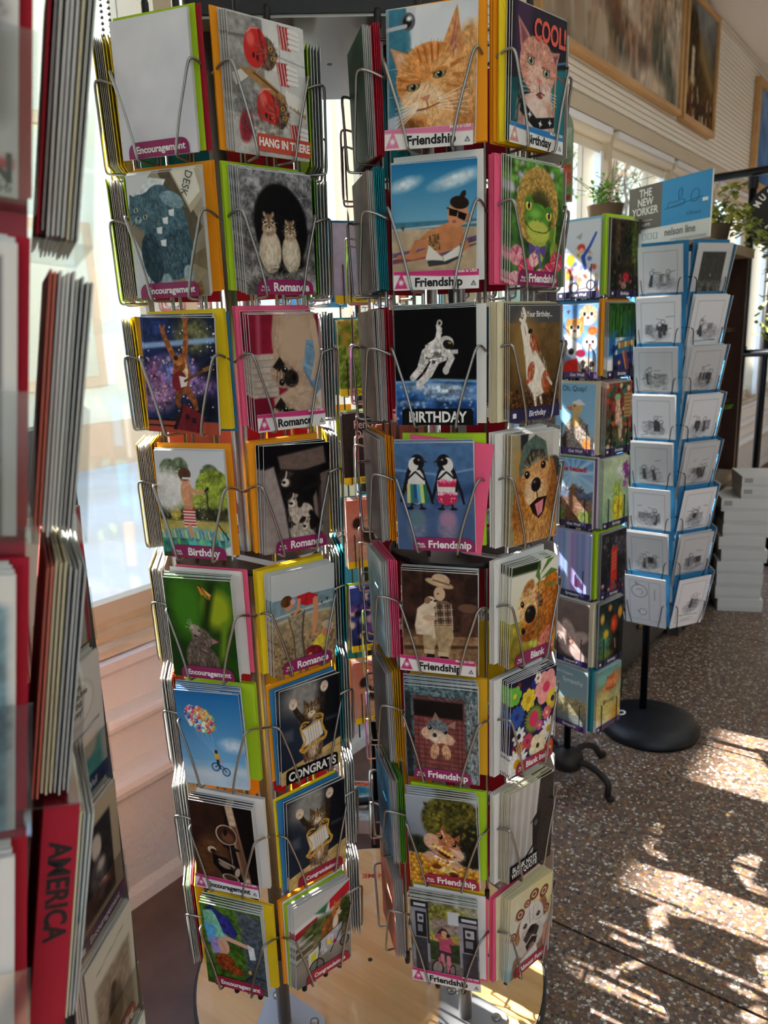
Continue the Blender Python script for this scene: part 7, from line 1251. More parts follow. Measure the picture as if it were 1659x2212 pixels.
ob('stem', cyl_me('stem', .004, -1.80, .06, M_BWIRE, 8), ar, (0, .011, 0)); v, f = lathe([(.06, -1.80), (.06, -1.795), (.005, -1.785)], 20); ob('foot', mesh('foot', v, f, M_BLACK), ar, (0, .011, 0))

# ---- the cartoon card rack
NX, NYY = -.812, 2.655; NP = ang((NX, NYY)) + 13; APN = .100
ny = thing('wire_card_rack', 'black wire rack of white cartoon cards on a domed round base', 'card rack', (NX, NYY, 0))
ob('pole', cyl_me('pole', .013, .05, 1.66, mat('gloss_black_pole', '0e0e10', .25), 18), ny, (-.03, -.025, 0))
v, f = lathe([(.172, 0), (.176, .012), (.165, .032), (.12, .048), (.05, .056), (.016, .06)], 48); ob('base', mesh('base', v, f, mat('black_base', '17181b', .42), True), ny, (.005, -.055, 0))
v, f = lathe([(.016, 0), (.016, .001)], 20); st = ob('sticker', mesh('sticker', v, f, M_WHITE_INK), ny, (-.085, -.095, .0515), (.16, -.14, 0))
v, f = lathe([(.009, .001), (.009, .0015)], 16); ob('mark', mesh('mark', v, f, M_BLACK_INK), st)
TN = [1.490 - .152 * i for i in range(8)]
N_ARMS = [tube_me('wire_arm', smooth_path([(s * .076, 0, .085), (s * .07, -.03, .088), (s * .060, -.052, .082), (s * .055, -.050, .05), (s * .046, -.040, .005), (s * .046, -.03, -.003), (s * .03, 0, -.003)], 3), .0014, M_BWIRE, 6) for s in (-1, 1)]
def mN(k, i):
    ph = NP - 30 + 60 * k; a = math.radians(ph); return frame_of((NX + APN * math.cos(a), NYY + APN * math.sin(a), TN[i]), ph)
for k in range(6):
    ph = NP - 30 + 60 * k; a = math.radians(ph); q = Vector((APN * math.cos(a), APN * math.sin(a), 0)); Rm = Matrix.Rotation(math.radians(ph + 90), 3, 'Z')
    for x in (-.03, .03): ob('rod', cyl_me('rod', .002, .42, 1.68, M_BWIRE, 8), ny, q + Rm @ Vector((x, .002, 0)))
    for z in (.425, 1.10, 1.675): ob('spoke', tube_me('spoke', [(0, 0, z), (q.x, q.y, z)], .0025, M_BWIRE, 6), ny)
    for z in TN:
        for s in (0, 1): ob('wire_arm', N_ARMS[s], ny, (q.x, q.y, z), (0, 0, math.radians(ph + 90)))
sub = ('armchair', 'piano', 'hillside', 'desert', 'standing man', 'desk worker', 'two bunks', 'round bird'), ('night sky', 'jungle', 'big hair', 'doorway', 'kitchen', 'tall stack', 'crowd', 'newspaper')
for k in (0, 1):
    for i in range(8):
        art = g_night if (k == 1 and i == 0) else g_bird if (k == 0 and i == 7) else g_doodle(20 + k * 31 + i * 5)
        pocket(mN(k, i), art, '%s cartoon' % sub[k][i], 'white cartoon card of a %s, %s tier, %s column of the cartoon rack' % (sub[k][i], TIERS[i], ('left', 'right')[k]), None,
               [('blue', 1, .007 if k == 0 else .004, .008)], (0, 1, 0, 1, 1, 0, 1, 0)[i] + (3 if (k and i == 2) else 0), w=.138, h=.186, grid=(66, 90), front=.030, lean=.19, sleeve=(i % 2 == 0))
for i in range(8):
    stack(mN(2, i), [('blue', 1, 'envelope'), ('white', 1, 'envelope')], '%s rear right pocket of the cartoon rack' % TIERS[i], w=.136, h=.18, lean=.17)
    stack(mN(3, i), [('white', 1, 'envelope')], '%s rear pocket of the cartoon rack' % TIERS[i], w=.136, h=.18, lean=.17)
    stack(mN(5, i), [('white', 1, 'envelope'), ('blue', 1, 'envelope')], '%s rear left pocket of the cartoon rack' % TIERS[i], w=.136, h=.18, lean=.17)
# header sign
sa, sb = Vector((-1.015, 2.770)), Vector((-.696, 2.588)); sw = (sb - sa).length; sc_ = (sa + sb) / 2; sang = math.atan2(sb.y - sa.y, sb.x - sa.x)
sg = thing('header_sign', 'grey, blue and white header sign with sketch on the cartoon rack', 'sign', (sc_.x, sc_.y, 1.694), (0, 0, sang))
SH = .195
box('board', (-sw / 2, 0, 0), (sw / 2, .006, SH), mat('sign_white', 'e4e3df', .55), sg)
box('grey_panel', (-sw / 2, -.0006, .056), (-sw / 2 + sw * .43, 0, SH), mat('sign_grey', '6c675f', .6), sg)
bp = box('blue_panel', (-sw / 2 + sw * .43, -.0006, .056), (sw / 2, 0, SH), mat('sign_blue', '2f8fc8', .55), sg)
text('THE\nNEW\nYORKER', .034, M_WHITE_INK, sg, (-sw / 2 + sw * .22, -.0012, .142), bold=.02, sx=.95)
text('& GIFTS', .011, M_WHITE_INK, sg, (-sw / 2 + sw * .24, -.0012, .070), bold=.02)
box('rule', (-sw / 2 + sw * .12, -.0011, .083), (-sw / 2 + sw * .32, -.0006, .0845), M_WHITE_INK, sg)
text('nelson line', .034, mat('sign_ink', '55524e', .6), sg, (.060, -.0012, .034), sx=.92)
for q in range(2): box('rule', (.02 + q * .02, -.0006, .010 - q * .005), (sw / 2 - .012, 0, .0112 - q * .005), mat('sign_ink', '55524e', .6), sg)
for q in range(3):
    x = -.110 + q * .026; ob('gift_icon', tube_me('gift_icon', [(x, -.001, .022), (x + .016, -.001, .022), (x + .016, -.001, .040), (x, -.001, .040), (x, -.001, .022)], .0006, mat('sign_ink', '55524e', .6), 4), sg)
text('4.50 each', .017, mat('marker_ink', '1f5f8c', .6), sg, (.115, -.0012, .080), shear=.2, sx=.95)
for n_, path in (('sketch_couch', [(-.00, .115), (.01, .125), (.03, .122), (.06, .128), (.075, .124), (.07, .112), (.03, .108), (.004, .110), (.0, .115)]), ('sketch_pillow', [(.052, .128), (.048, .145), (.054, .158), (.062, .160), (.064, .150), (.060, .130)]), ('sketch_chair', [(.105, .115), (.10, .13), (.11, .145), (.125, .148), (.135, .138), (.130, .118), (.118, .112), (.105, .115)]), ('sketch_floor', [(-.012, .106), (.15, .124)])):
    ob(n_, tube_me(n_, smooth_path([(x - .0, -.0012, z) for x, z in path], 3), .0007, mat('sketch_ink', '1c4c70', .6), 4), sg)
box('price_tag', (.150, -.0012, .108), (.172, -.0006, .118), M_WHITE_INK, sg)
for x in (-.05, .05): ob('support_rod', tube_me('support_rod', [(x, .010, -.05), (x, .010, SH * .8)], .002, M_BWIRE, 6), sg)

# ---- graduation rack seen between the towers
GXY = Vector((-1.215, 1.505)); GP = ang(GXY) + 18
gr = thing('wire_card_rack', 'black wire rack of graduation cards glimpsed between the two front towers', 'card rack', (GXY.x - .05, GXY.y + .06, 0))
ob('pole', cyl_me('pole', .010, .06, 1.70, M_BWIRE, 12), gr)
for ex, ey in ((-.10, .12), (.05, -.075), (.12, .09), (-.13, -.06)):
    ob('leg', tube_me('leg', smooth_path([(0, 0, .10), (ex * .5, ey * .5, .085), (ex, ey, .018), (ex * 1.15, ey * 1.15, .013)], 4), .012, M_BLACK, 10), gr)
cc = GXY - Vector((math.cos(math.radians(GP)), math.sin(math.radians(GP)))) * .125
for k in (1, 2, 3, 4, 5):
    ph_ = GP + 60 * k; pp = cc + Vector((math.cos(math.radians(ph_)), math.sin(math.radians(ph_)))) * .125
    for i in range(6):
        zz = (1.515, 1.296, 1.077, .858, .628, .42)[i]
        stack(frame_of((pp.x, pp.y, zz), ph_), [(('teal', 'orange', 'white', 'blue')[(i + k) % 4], 1, 'envelope')] if k in (1, 2, 3, 4) else [(('blue', 'grey', 'salmon', 'charcoal', 'mint')[(i + k) % 5], 1, 'card')], '%s pocket, %s side of the graduation rack' % (TIERS[i], ('right', 'right rear', 'rear', 'left rear', 'left')[k - 1]))
        for s in (0, 1): ob('wire_arm', B_ARMS[s], gr, (pp.x - GXY.x + .05, pp.y - GXY.y - .06, zz), (0, 0, math.radians(ph_ + 90)))
TG = [1.515, 1.296, 1.077, .858, .628, .42]
for dx_ in (-.042, .042):
    ob('rod', cyl_me('rod', .002, .36, 1.70, M_BWIRE, 8), gr, tuple(Vector((.05, -.06, 0)) + Matrix.Rotation(math.radians(GP + 90), 3, 'Z') @ Vector((dx_, .003, 0))))
gs = [(g_light, 'lighthouse', ('yellow', 'GRAD'), 'graduation card of a red and white lighthouse'), (g_garden, 'garden figure', ('yellow', 'NOW... EVER'), 'graduation card of an orange-dressed figure in a sunny garden'), (g_black, 'black chalkboard', ('yellow', 'GRADU'), 'black graduation card reading Pencils Down'),
      (g_pug, 'upper pug', ('yellow', 'EVER'), 'graduation card of a pug on salmon, fourth tier'), (g_mix, 'blue collage', ('yellow', 'GRADU'), 'graduation card with a blue and orange collage'), (g_pug, 'lower pug', ('yellow', 'EVER'), 'graduation card of a pug on salmon, lowest tier')]
for i, (art, sh, tb, lb) in enumerate(gs):
    pocket(frame_of((GXY.x, GXY.y, TG[i]), GP), art, sh, lb, tb, [(('blue', 'teal', 'lime green', 'teal', 'lime green', 'orange')[i], 1, -.006, .006)], (1, 2, 2, 3, 2, 2)[i], w=.125, h=.178, grid=(34, 48), words=[('Pencils\nDown', .030, 0, .135, M_WHITE_INK, 0, .8)] if i == 2 else ())
    for s in (0, 1): ob('wire_arm', B_ARMS[s], gr, (.05, -.06, TG[i]), (0, 0, math.radians(GP + 90)))
def magart(c): c.G('8fc0c4', 'cfd8d4', t=.3, ts=14); c.E(30, 30, 22, 14, '2a6a80', 10, 4, t=.3); c.R(20, 60, 60, 100, '2c2a28', 2); c.R(25, 65, 55, 95, 'b8a890', 3, t=.4); c.R(0, 0, 100, 14, 'c0502c', 2, t=.6)
c = Cv(40, 50, 1.3, 5); magart(c)
mg = thing('card_box', 'flat box of printed cards on the floor under the graduation rack', 'box', (-1.345, 1.615, 0), (0, 0, math.radians(30)))
box('body', (-.075, -.10, 0), (.075, .10, .045), M_PAPER, mg)
ob('print', c.mesh('print', .146, .19, M_MATTE), mg, (0, -.095, .0455), (-PI / 2, 0, 0))

# ------------------------------------------------------------------ near acrylic rack on the left
uz = Vector((.0594, .120, .991)).normalized(); ux = (Vector((.46, .887, 0)) - uz * Vector((.46, .887, 0)).dot(uz)).normalized(); uy = uz.cross(ux)
NM = Matrix(((ux.x, uy.x, uz.x, -.541), (ux.y, uy.y, uz.y, .0770), (ux.z, uy.z, uz.z, 0.02), (0, 0, 0, 1)))
nt_ = thing('acrylic_card_rack', 'near red-backed card rack with clear pockets at the left picture edge', 'card rack')
nt_.matrix_world = NM
M_RED = mat('red_back_panel', 'a8303c', .45)
box('front_panel', (-.30, 0, 0), (-.002, .010, 1.95), M_RED, nt_); box('side_panel', (-.012, .010, 0), (-.002, .165, 1.95), M_RED, nt_); box('core', (-.30, .012, 0), (-.014, .16, 1.94), mat('rack_core', '2a2426', .7), nt_)
NT = [1.520, 1.330, 1.140, .955, .77]
def pane_pocket(parent, loc, rotz, w=.14, h=.085, d=.052):
    p = bpy.data.objects.new('clear_pocket', mesh('clear_pocket', box_v(-w / 2, -d, -.002, w / 2, -d + .0015, h), CUBE_F, M_ACRYL)); link(p, parent, loc, (0, 0, rotz))
    ob('pocket_floor', mesh('pocket_floor', box_v(-w / 2, -d, -.004, w / 2, 0, -.002), CUBE_F, M_ACRYL), p)
def nA(c): c.G('dcd9d4', 'd8d5d0'); c.R(0, 14, 89, 100, '5a3826', 2, t=.4, ts=6); c.F(70, 40, 24, 30, ['7a4c30', '2c1a12', '9c6a44'], 200, 9, 1.2, 60, 40); c.R(0, 60, 88, 100, '1c1412', 10, t=.3); c.R(0, 121, 98, 126, 'c0242c', 1)
def nB(c): c.G('d8d5d0', 'd5d2cd'); c.R(0, 6, 93, 140, '0d0d10', 1); c.E(76, 22, 8, 9, 'b8b8bc', 0, 2, t=.3); c.E(80, 40, 4, 2.4, '8a8a8e', 10, 2); c.E(70, 100, 22, 14, 'c8c6c4', 10, 2); c.L([(50, 96), (92, 100)], 1.5, '2a2a2c')
def nC(c): c.G('d5d3cc', 'd0cec8'); c.R(0, 16, 93, 140, '6a6f7c', 2, t=.6, ts=9); c.F(80, 80, 16, 60, ['3a3e48', '8a909c', '565c68'], 200, 8, 1.5, 80, 40); c.R(91, 16, 96, 140, '5f8490', 2, t=.3)
def nD(c): c.G('dad8d5', 'd6d4d2'); c.R(50, 60, 81, 110, 'a8a4a0', 2, t=.3)
fa_ = NM @ Matrix.Translation((-.068, 0, 0))
for i, (art, lb, sh) in enumerate(((nA, 'white card with brown fur photo and red rule, near rack', 'brown fur'), (nB, 'black and white photo card in the near rack', 'black photo'), (nC, 'blue-grey stone photo card in the near rack', 'stone photo'), (nD, 'white card with small grey photo in the near rack', 'small grey photo'))):
    pocket(fa_ @ Matrix.Translation((0, 0, NT[i])), art, sh, lb, None, [('red', 1, .004, .006)], 3, grid=(40, 56), front=.026,
           words=[('FUNKY FUN', .021, .004, .0135, M_BLACK_INK, .03, .95), ('71156', .0085, .047, .0045, INK_DARK, 0, 1)] if i == 0 else [('AMERICA', .02, .0, .14, INK_DARK, .02, 1)] if i == 9 else ())
    pane_pocket(nt_, (-.068, 0, NT[i]), 0, d=.032)
fb_ = NM @ Matrix.Translation((0, .088, 0)) @ Matrix.Rotation(PI / 2, 4, 'Z')
NB = [[('red', 1, 'envelope'), ('black', 1, 'card'), ('white', 4, 'envelope'), ('cream', 1, 'envelope'), ('grey', 2, 'card')], [('salmon', 2, 'envelope'), ('white', 4, 'envelope'), ('dark green', 4, 'card')], [('salmon', 2, 'envelope'), ('cream', 3, 'envelope'), ('slate', 4, 'card')], [('cream', 2, 'envelope'), ('light blue', 3, 'card')]]
for i in range(4):
    stack(fb_ @ Matrix.Translation((0, -.022 if i == 3 else 0, NT[i] - .012)), NB[i], '%s side pocket of the near red rack' % TIERS[i], front=.027 if i < 3 else .014, back=.004, lean=.045)
    pane_pocket(nt_, (0, .088, NT[i] - .012), PI / 2, d=.036)
am = thing('boxed_cards', 'red boxed card set lettered AMERICA in the near rack', 'card set'); am.matrix_world = fb_ @ Matrix.Translation((0, -.003, NT[3] - .012)) @ Matrix.Rotation(.045, 4, 'X')
box('body', (-.066, -.024, 0), (.060, 0, .180), pmat('crimson'), am); text('AMERICA', .021, M_BLACK_INK, am, (-.0664, -.012, .112), (PI / 2, PI / 2, -PI / 2), bold=.03, sx=.9)

# black display board behind it with acrylic pockets
ba, bb = Vector((-.705, .297)), Vector((-.819, .481)); bd = (bb - ba).normalized(); bang = math.degrees(math.atan2(bd.y, bd.x)) - 90
bo = thing('display_board', 'black board with clear card pockets behind the near red rack', 'card rack', (ba.x, ba.y, 0), (0, 0, math.atan2(bd.y, bd.x)))
bl = (bb - ba).length
box('board', (0, 0, 0), (bl, .022, 1.36), mat('board_charcoal', '34383d', .5), bo)
bc = (ba + bb) / 2 + bd * .006
def cA(c): c.G('cfcfcc', 'c4c6c2'); c.E(50, 36, 34, 22, 'a0a09c'); c.E(50, 36, 32.6, 20.6, 'd6d6d2'); c.R(20, 84, 90, 126, '5fa8a0', 3, t=.1); c.E(62, 86, 20, 12, 'd8c8b8', 0, 2); c.L([(20, 70), (90, 66)], 1, '444444'); c.L([(30, 60), (30, 96)], 2, '44444a')
def cB(c): c.G('a89c86', '96896f'); c.R(20, 20, 84, 110, '1c1c20', 1, t=.3); c.E(52, 44, 10, 13, 'b8b0a8', 0, 1); c.E(52, 80, 16, 24, '4a4648', 0, 3, t=.4); c.E(58, 66, 8, 6, 'a8a09a', 0, 2)
def cC(c): c.G('c9c6b8', 'bcb8a8'); c.R(14, 34, 90, 128, '8a7c6c', 3, t=.2); c.E(46, 90, 10, 26, '3a2c24', 0, 2); c.E(58, 88, 9, 24, '5a4a3c', 0, 2); c.E(50, 62, 6, 7, '3a2c24'); c.L([(20, 20), (80, 14)], .9, '6a665c')
def cD(c): c.G('cfd4c4', 'b8c8b0', t=.15); c.E(70, 30, 20, 14, '6a9a7a', 0, 6); c.E(30, 90, 18, 18, 'c87a4a', 0, 6)
def cE(c): c.G('dedbd2', 'd2cfc6'); c.E(50, 60, 20, 26, 'a07858', 0, 3, t=.3); c.L([(38, 54), (62, 54)], 2, '2a2422'); c.R(92, 0, 100, 140, 'b0202c')
TB = [1.115, .945, .775, .605, .435]
for i, (art, sh, lb, tb, wd) in enumerate(((cE, 'dog in glasses', 'white card of a dog in glasses on the black board', None, [('1. Drink plenty\nof\ntoilet water.', .011, .02, .04, INK_DARK, 0, .9)]), (cA, 'hospital bed cartoon', 'get-well cartoon card with a speech bubble on the black board', ('navy', 'Get Well'), [('seems\nand pain-free\nis that\nfunny?', .011, .0, .118, INK_DARK, 0, .9)]), (cB, 'framed monochrome portrait', 'tan card with a framed monochrome portrait on the black board', ('violet', 'Encouragement'), []), (cC, 'kissing couple', 'sepia wedding card of a kissing couple on the black board', ('red', 'Wedding'), []), (cD, 'green baby', 'pale green floral card reading born on the black board', None, [('born', .03, .02, .10, INK_DARK, .02, 1)]))):
    Mx = frame_of((bc.x, bc.y, TB[i]), bang)
    pocket(Mx, art, sh, lb, tb, [(('cream', 'white', 'cream', 'white', 'mint')[i], 1, .0, .004)], (1, 1, 2, 3, 1)[i], w=.12, h=.158, grid=(40, 54), front=.016, words=wd, lean=.04)
    p = bpy.data.objects.new('clear_pocket', mesh('clear_pocket', box_v(-.061, -.024, -.002, .061, -.0228, .062), CUBE_F, M_ACRYL)); COL.objects.link(p); p.parent = bo; p.matrix_world = Mx
    p.matrix_parent_inverse = Matrix.Identity(4); bpy.context.view_layer.update(); p.matrix_world = Mx

# ------------------------------------------------------------------ cabinets, boxes, pipes, plants, pictures
M_WOOD = mat('dark_stained_wood', '3a2116', .5, noise=(6, '231410', 8, (1, 1, .15)), bump=(40, .2)); M_WORN = mat('weathered_wood', '5c554d', .75, noise=(5, '37322d', 9, (1, .2, 1)), bump=(60, .4)); M_TOPW = mat('grey_brown_wood_top', '8a7a66', .6, noise=(4, '6e5e4a', 8, (.3, 1, 1)))
def cabinet(y0, y1, label, nd):
    t = thing('wooden_hutch', label, 'cabinet', (-1.27, (y0 + y1) / 2, 0)); h = (y1 - y0) / 2; a, b = -.285, .29
    box('back', (a, -h, .05), (a + .02, h, 1.74), M_WOOD, t); box('side_panel', (a, -h, .0), (b, -h + .025, 1.74), M_WOOD, t); box('side_panel', (a, h - .025, 0), (b, h, 1.74), M_WOOD, t)
    box('top', (a, -h - .012, 1.74), (b + .02, h + .012, 1.785), M_TOPW, t); box('worktop', (a, -h + .025, .62), (b + .015, h - .025, .655), M_TOPW, t); box('floor_board', (a, -h + .025, .09), (b - .01, h - .025, .11), M_WORN, t)
    for z in (1.02, 1.38): box('shelf', (a + .02, -h + .025, z), (b - .04, h - .025, z + .02), M_WOOD, t)
    for i in range(nd):
        z0 = .12 + i * .50 / nd; d = box('drawer', (b - .02, -h + .035, z0), (b, h - .035, z0 + .50 / nd - .012), M_WORN, t)
        v, f = lathe([(.006, 0), (.014, .008), (.010, .02)], 12)
        for yy in (-h * .5, h * .5): k = ob('knob', mesh('knob', v, f, mat('brass_knob', '7a6238', .35, 1), True), d, (b, yy, z0 + .25 / nd), (0, PI / 2, 0))
    for yy in (-h + .03, h - .03): box('foot', (b - .05, yy - .03, 0), (b + .004, yy + .03, .09), M_WORN, t)
    return t
cabinet(2.725, 3.572, 'weathered wooden hutch behind the cartoon rack, nearer one', 2)
cabinet(3.602, 4.40, 'dark wooden hutch with ivy on top beside the white boxes', 2)
M_BOX = mat('white_box_card', 'd9d6cf', .7); M_BOXL = mat('white_box_lid', 'e2dfd8', .65)
e1 = Vector((-.922, 3.95)); e2 = Vector((-.743, 4.03)); bx_ = (e2 - e1).normalized(); bang2 = math.atan2(bx_.y, bx_.x)
for i in range(11):
    w_, d_, h_ = (.215, .29, .0645) if i < 9 else (.185, .24, .055)
    z = i * .065 if i < 9 else .585 + (i - 9) * .0555; org = e1 + bx_ * (RN.uniform(-.008, .012) + (.085 if i >= 9 else .0))
    t = thing('white_box', 'flat white lidded carton, %s from the floor in the carton stack' % ('lowest', 'second', 'third', 'fourth', 'fifth', 'sixth', 'seventh', 'eighth', 'ninth', 'tenth', 'topmost')[i], 'box', (org.x, org.y, z), (0, 0, bang2 + RN.uniform(-.03, .03)), 'white cartons by the hutch')
    box('base', (.002, .002, 0), (w_ - .002, d_ - .002, h_ - .012), M_BOX, t); box('lid', (0, 0, h_ * .30), (w_, d_, h_), M_BOXL, t, bev=.0015)
    if i >= 8: box('label', (.012, -.0006, h_ * .45), (.05, 0, h_ * .85), mat('grey_label', 'a8a49c', .7), t)
# pipe rail
M_PIPE = mat('black_pipe', '15161a', .4, .4)
pr = thing('pipe_rail', 'black pipe garment rail with uprights beside the ivy', 'rail', (-1.0, 4.8, 0))
for pts in ([(-.34, 0, 2.21), (1.2, 0, 2.24)], [(-.075, 0, 0), (-.075, 0, 2.16)], [(.035, .05, 0), (.035, .05, 2.2)], [(.135, .08, 0), (.135, .08, 2.2)], [(-.10, -.06, 0), (-.10, -.06, .95)], [(-.12, 0, 1.25), (.9, 0, 1.27)], [(-.14, .2, 1.99), (1.0, .2, 2.01)]):
    ob('pipe', tube_me('pipe', pts, .021, M_PIPE, 14), pr)
for z in (2.16, 1.26): v, f = lathe([(.026, -.03), (.026, .03)], 14); ob('coupling', mesh('coupling', v, f, M_PIPE), pr, (-.075, 0, z))
ms = thing('round_sign', 'round black hanging sign lettered MUSIC at the right edge', 'sign', (-.90, 4.66, 1.965), (0, 0, math.radians(ang((-.90, 4.66)) + 90)))
v, f = lathe([(.165, -.006), (.165, .006)], 48); ob('disc', mesh('disc', [(x, z, y) for x, y, z in v], [tuple(reversed(q)) for q in f], mat('sign_black', '191817', .5)), ms)
for i, chh in enumerate('MUSIC'):
    a = math.radians(152 - i * 17); text(chh, .046, M_WHITE_INK, ms, (.128 * math.cos(a), -.0075, .128 * math.sin(a)), (PI / 2, -(a - PI / 2), 0), bold=.03, sx=.8)
ob('note_mark', tube_me('note_mark', smooth_path([(-.07, -.008, -.06), (-.03, -.008, -.045), (.02, -.008, -.05), (.05, -.008, -.03)], 4), .006, M_WHITE_INK, 6), ms)
ob('hanger', tube_me('hanger', [(0, 0, .165), (0, .10, .27)], .003, M_BWIRE, 6), ms)
# ivy and sprigs
M_IVY = mat('ivy_leaf', '6f7a34', .5, noise=(30, '9aa24a', 2)); M_STEM = mat('green_stem', '5a6a30', .6); M_POT = mat('dark_clay_pot', '4f463a', .8)
def leaves(rn, pts, n, sp, size):
    V, F = [], []
    for _ in range(n):
        p = Vector(rn.choice(pts)) + Vector((rn.uniform(-sp, sp), rn.uniform(-sp, sp), rn.uniform(-sp, sp))); s = size * rn.uniform(.6, 1.3)
        R = Matrix.Rotation(rn.uniform(0, 6.28), 3, 'Z') @ Matrix.Rotation(rn.uniform(-1.0, 1.0), 3, 'X'); b = len(V)
        for q in ((0, -.5, 0), (.42, -.1, .08), (.25, .3, .05), (0, .6, 0), (-.25, .3, .05), (-.42, -.1, .08), (0, 0, -.04)): V.append(p + R @ (Vector(q) * s))
        F += [(b + 6, b + i, b + (i + 1) % 6) for i in range(6)]
    return V, F
def vine_plant(name, label, loc, vines, n, sp, size, pot=True, seed=3, m=None):
    rn = random.Random(seed); t = thing(name, label, 'plant', loc)
    if pot: v, f = lathe([(.05, 0), (.07, .11), (.075, .115), (.06, .112)], 20); ob('pot', mesh('pot', v, f, M_POT, True), t)
    allp = []
    for vp in vines:
        sm = smooth_path(vp, 4); ob('vine', tube_me('vine', sm, .002, M_STEM, 5, .001), t); allp += sm[1:]
    V, F = leaves(rn, allp, n, sp, size); ob('foliage', mesh('foliage', V, F, m or M_IVY), t, kind='stuff')
vine_plant('potted_ivy', 'trailing variegated ivy on top of the dark hutch', (-1.10, 4.20, 1.785), [[(0, 0, .1), (.08, .02, .16), (.14, .06, .12), (.16, .1, .02)], [(0, 0, .1), (-.05, -.08, .17), (-.12, -.16, .12)], [(0, 0, .1), (.1, -.1, .15), (.15, -.16, .06)], [(0, 0, .1), (.1, .15, .14), (.2, .22, .0), (.22, .24, -.2), (.21, .25, -.42)], [(0, 0, .1), (.02, .1, .2), (.05, .2, .17)], [(0, 0, .1), (.15, .18, .1), (.24, .27, -.1), (.25, .28, -.28)], [(0, 0, .1), (.06, -.02, .24), (.10, .0, .27)]], 330, .045, .042)
M_SPRIG = mat('fresh_green_sprig', '5f9a3a', .5)
rn = random.Random(12)
vine_plant('sprig_plant', 'airy green sprigs on the near hutch behind the header sign', (-1.24, 3.12, 1.785), [[(0, 0, .08), (rn.uniform(-.06, .06), rn.uniform(-.08, .08), .16), (rn.uniform(-.14, .14), rn.uniform(-.18, .18), rn.uniform(.14, .27))] for _ in range(16)], 150, .016, .018, seed=5, m=M_SPRIG)
fe = thing('fern_frond', 'small fern frond poking out of the dark hutch', 'plant', (-1.02, 4.22, .98))
ob('stem', tube_me('stem', smooth_path([(-.10, -.02, -.30), (-.04, .0, -.06), (.0, .06, .01), (.02, .20, .03)], 4), .002, M_STEM, 5, .001), fe)
for i in range(11):
    for s in (-1, 1):
        y = .03 + i * .016; l = .040 * (1 - i / 13); me = mesh('leaflet', [(0, 0, 0), (l * .5, .006, .002), (l, .003, -.004), (l * .5, -.006, .002)], [(0, 1, 2, 3)], M_SPRIG)
        o = ob('leaflet', me, fe, (.0 + .0008 * i, y, .008 + .0018 * i), (0, -.3 * s, 0)); o.scale = (s, 1, 1)
# paintings above the windows
def paint_horse(c):
    c.G('a8937c', 'b3a08a', t=.15, ts=30); c.ts = 10
    for x, y, rx, ry, k, a in ((14, 20, 12, 30, 'c8b8a6', 0), (34, 30, 14, 36, '9a7a68', 0), (46, 44, 5, 40, '7a5c38', 4), (58, 40, 9, 38, 'cdbfae', 4), (70, 34, 10, 40, 'b89a80', -4), (82, 40, 8, 44, '8a7660', 6), (92, 50, 8, 40, 'c9bba8', 0), (30, 52, 14, 8, '6a4c46', 10), (56, 72, 12, 12, '7a5440', 20), (50, 80, 9, 6, '4a4a40', 30), (66, 74, 6, 8, '5a4c42', 0), (80, 66, 7, 26, '55564a', -20), (90, 84, 6, 24, '4c5046', -14), (76, 92, 12, 12, 'b8a690', 0), (62, 92, 10, 10, 'c4b4a0', 0)): c.E(x, y * .42, rx, ry * .42, k, a, 5, t=.3, ts=4)
    c.F(50, 20, 50, 22, ['c9bba8', '8a7660', '5a5648', 'b08a6c', 'd8ccbc'], 260, 8, 1.6, 85, 20, al=.5)
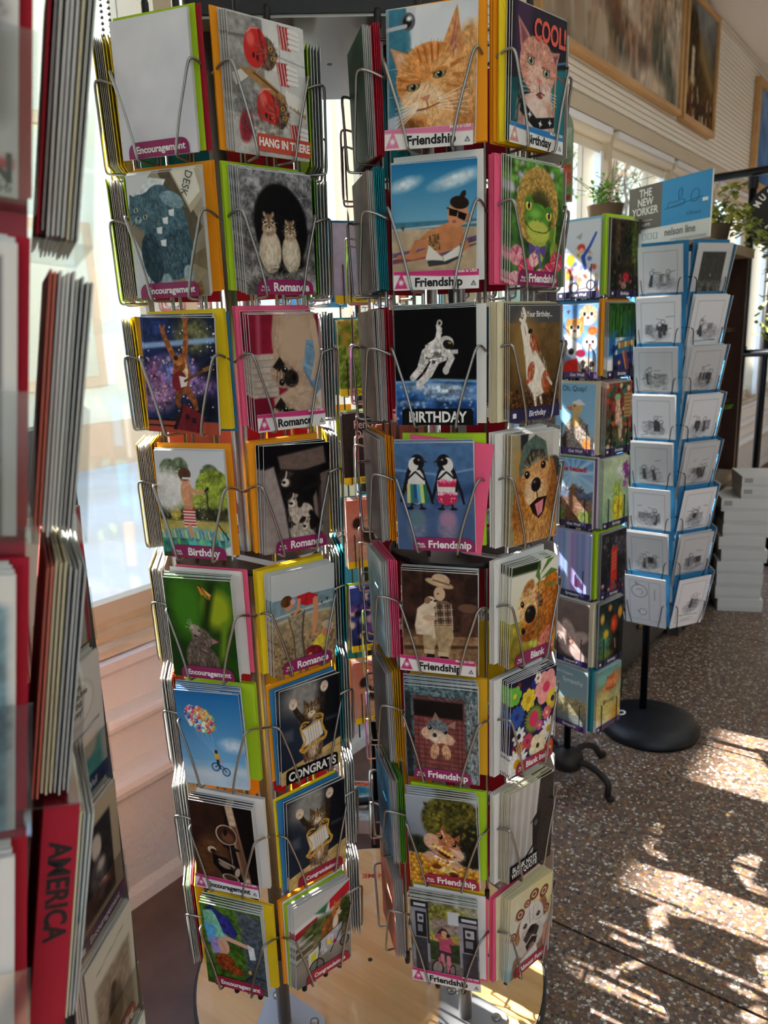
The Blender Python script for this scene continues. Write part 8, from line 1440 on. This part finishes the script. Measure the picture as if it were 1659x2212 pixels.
def paint_crowd(c):
    c.G('8a9094', '4a3c26', 0, 70, .2, 16); c.P([(0, 20), (30, 12), (50, 40), (100, 60), (100, 140), (0, 140)], '4a371e', 4, t=.3); c.P([(40, 44), (96, 76), (96, 60), (46, 26)], '8a744a', 8); c.E(20, 40, 16, 34, '3a2a16', 0, 6, t=.4); c.G('3a2614', '2c1c10', 84, 140, .3, 6)
    rn = random.Random(4)
    for _ in range(90): x, y = rn.uniform(4, 96), rn.uniform(64, 134); c.L([(x, y), (x + rn.uniform(-1, 1), y + rn.uniform(5, 9))], 2.6, rn.choice(['b8a88a', '8a3a26', 'd0c0a0', '6a4a2c', 'b8862c', '4a2a1c']), sf=1.5)
    for y in (40, 46, 52, 58, 64): c.E(24, y + 4, 5, 4, 'cfc0a4', 0, 2)
M_OAK = mat('light_oak_frame', 'c8a06c', .5, noise=(8, 'b58a56', 6, (1, .2, 1)))
def picture(y0, y1, z0, z1, art, asp_grid, label, fw, bottom_only=False):
    t = thing('framed_painting', label, 'painting', (WX, (y0 + y1) / 2, z0)); w_ = y1 - y0; h_ = z1 - z0
    c = Cv(asp_grid[0], asp_grid[1], h_ / w_, 31); art(c)
    box('backing', (.006, -w_ / 2 + .004, .004), (.030, w_ / 2 - .004, h_ - .004), M_CREAM, t)
    me = c.mesh('canvas', w_ - 2 * fw * .5, h_ - fw, M_MATTE); ob('canvas', me, t, (.0315, 0, fw * .5), (0, 0, PI / 2))
    for n_, lo, hi in (('frame_rail', (.004, -w_ / 2, 0), (.046, w_ / 2, fw)), ('frame_rail', (.004, -w_ / 2, h_ - fw), (.046, w_ / 2, h_)), ('frame_stile', (.004, -w_ / 2, fw), (.046, -w_ / 2 + fw, h_ - fw)), ('frame_stile', (.004, w_ / 2 - fw, fw), (.046, w_ / 2, h_ - fw))): box(n_, lo, hi, M_OAK, t)
    return t
picture(3.20, 5.09, 2.635, 3.395, paint_horse, (110, 50), 'large muted painting of abstract horses above the windows', .028)
picture(5.14, 5.83, 2.625, 3.345, paint_crowd, (60, 70), 'dark painting of a crowd on a hillside in oak frame', .036)
def paint_blue(c): c.G('6f8fb8', '3f6aa0', t=.2)
picture(7.02, 7.8, 2.45, 3.26, paint_blue, (20, 24), 'blue picture in pale frame farthest along the wall', .06)

texts_to_meshes()
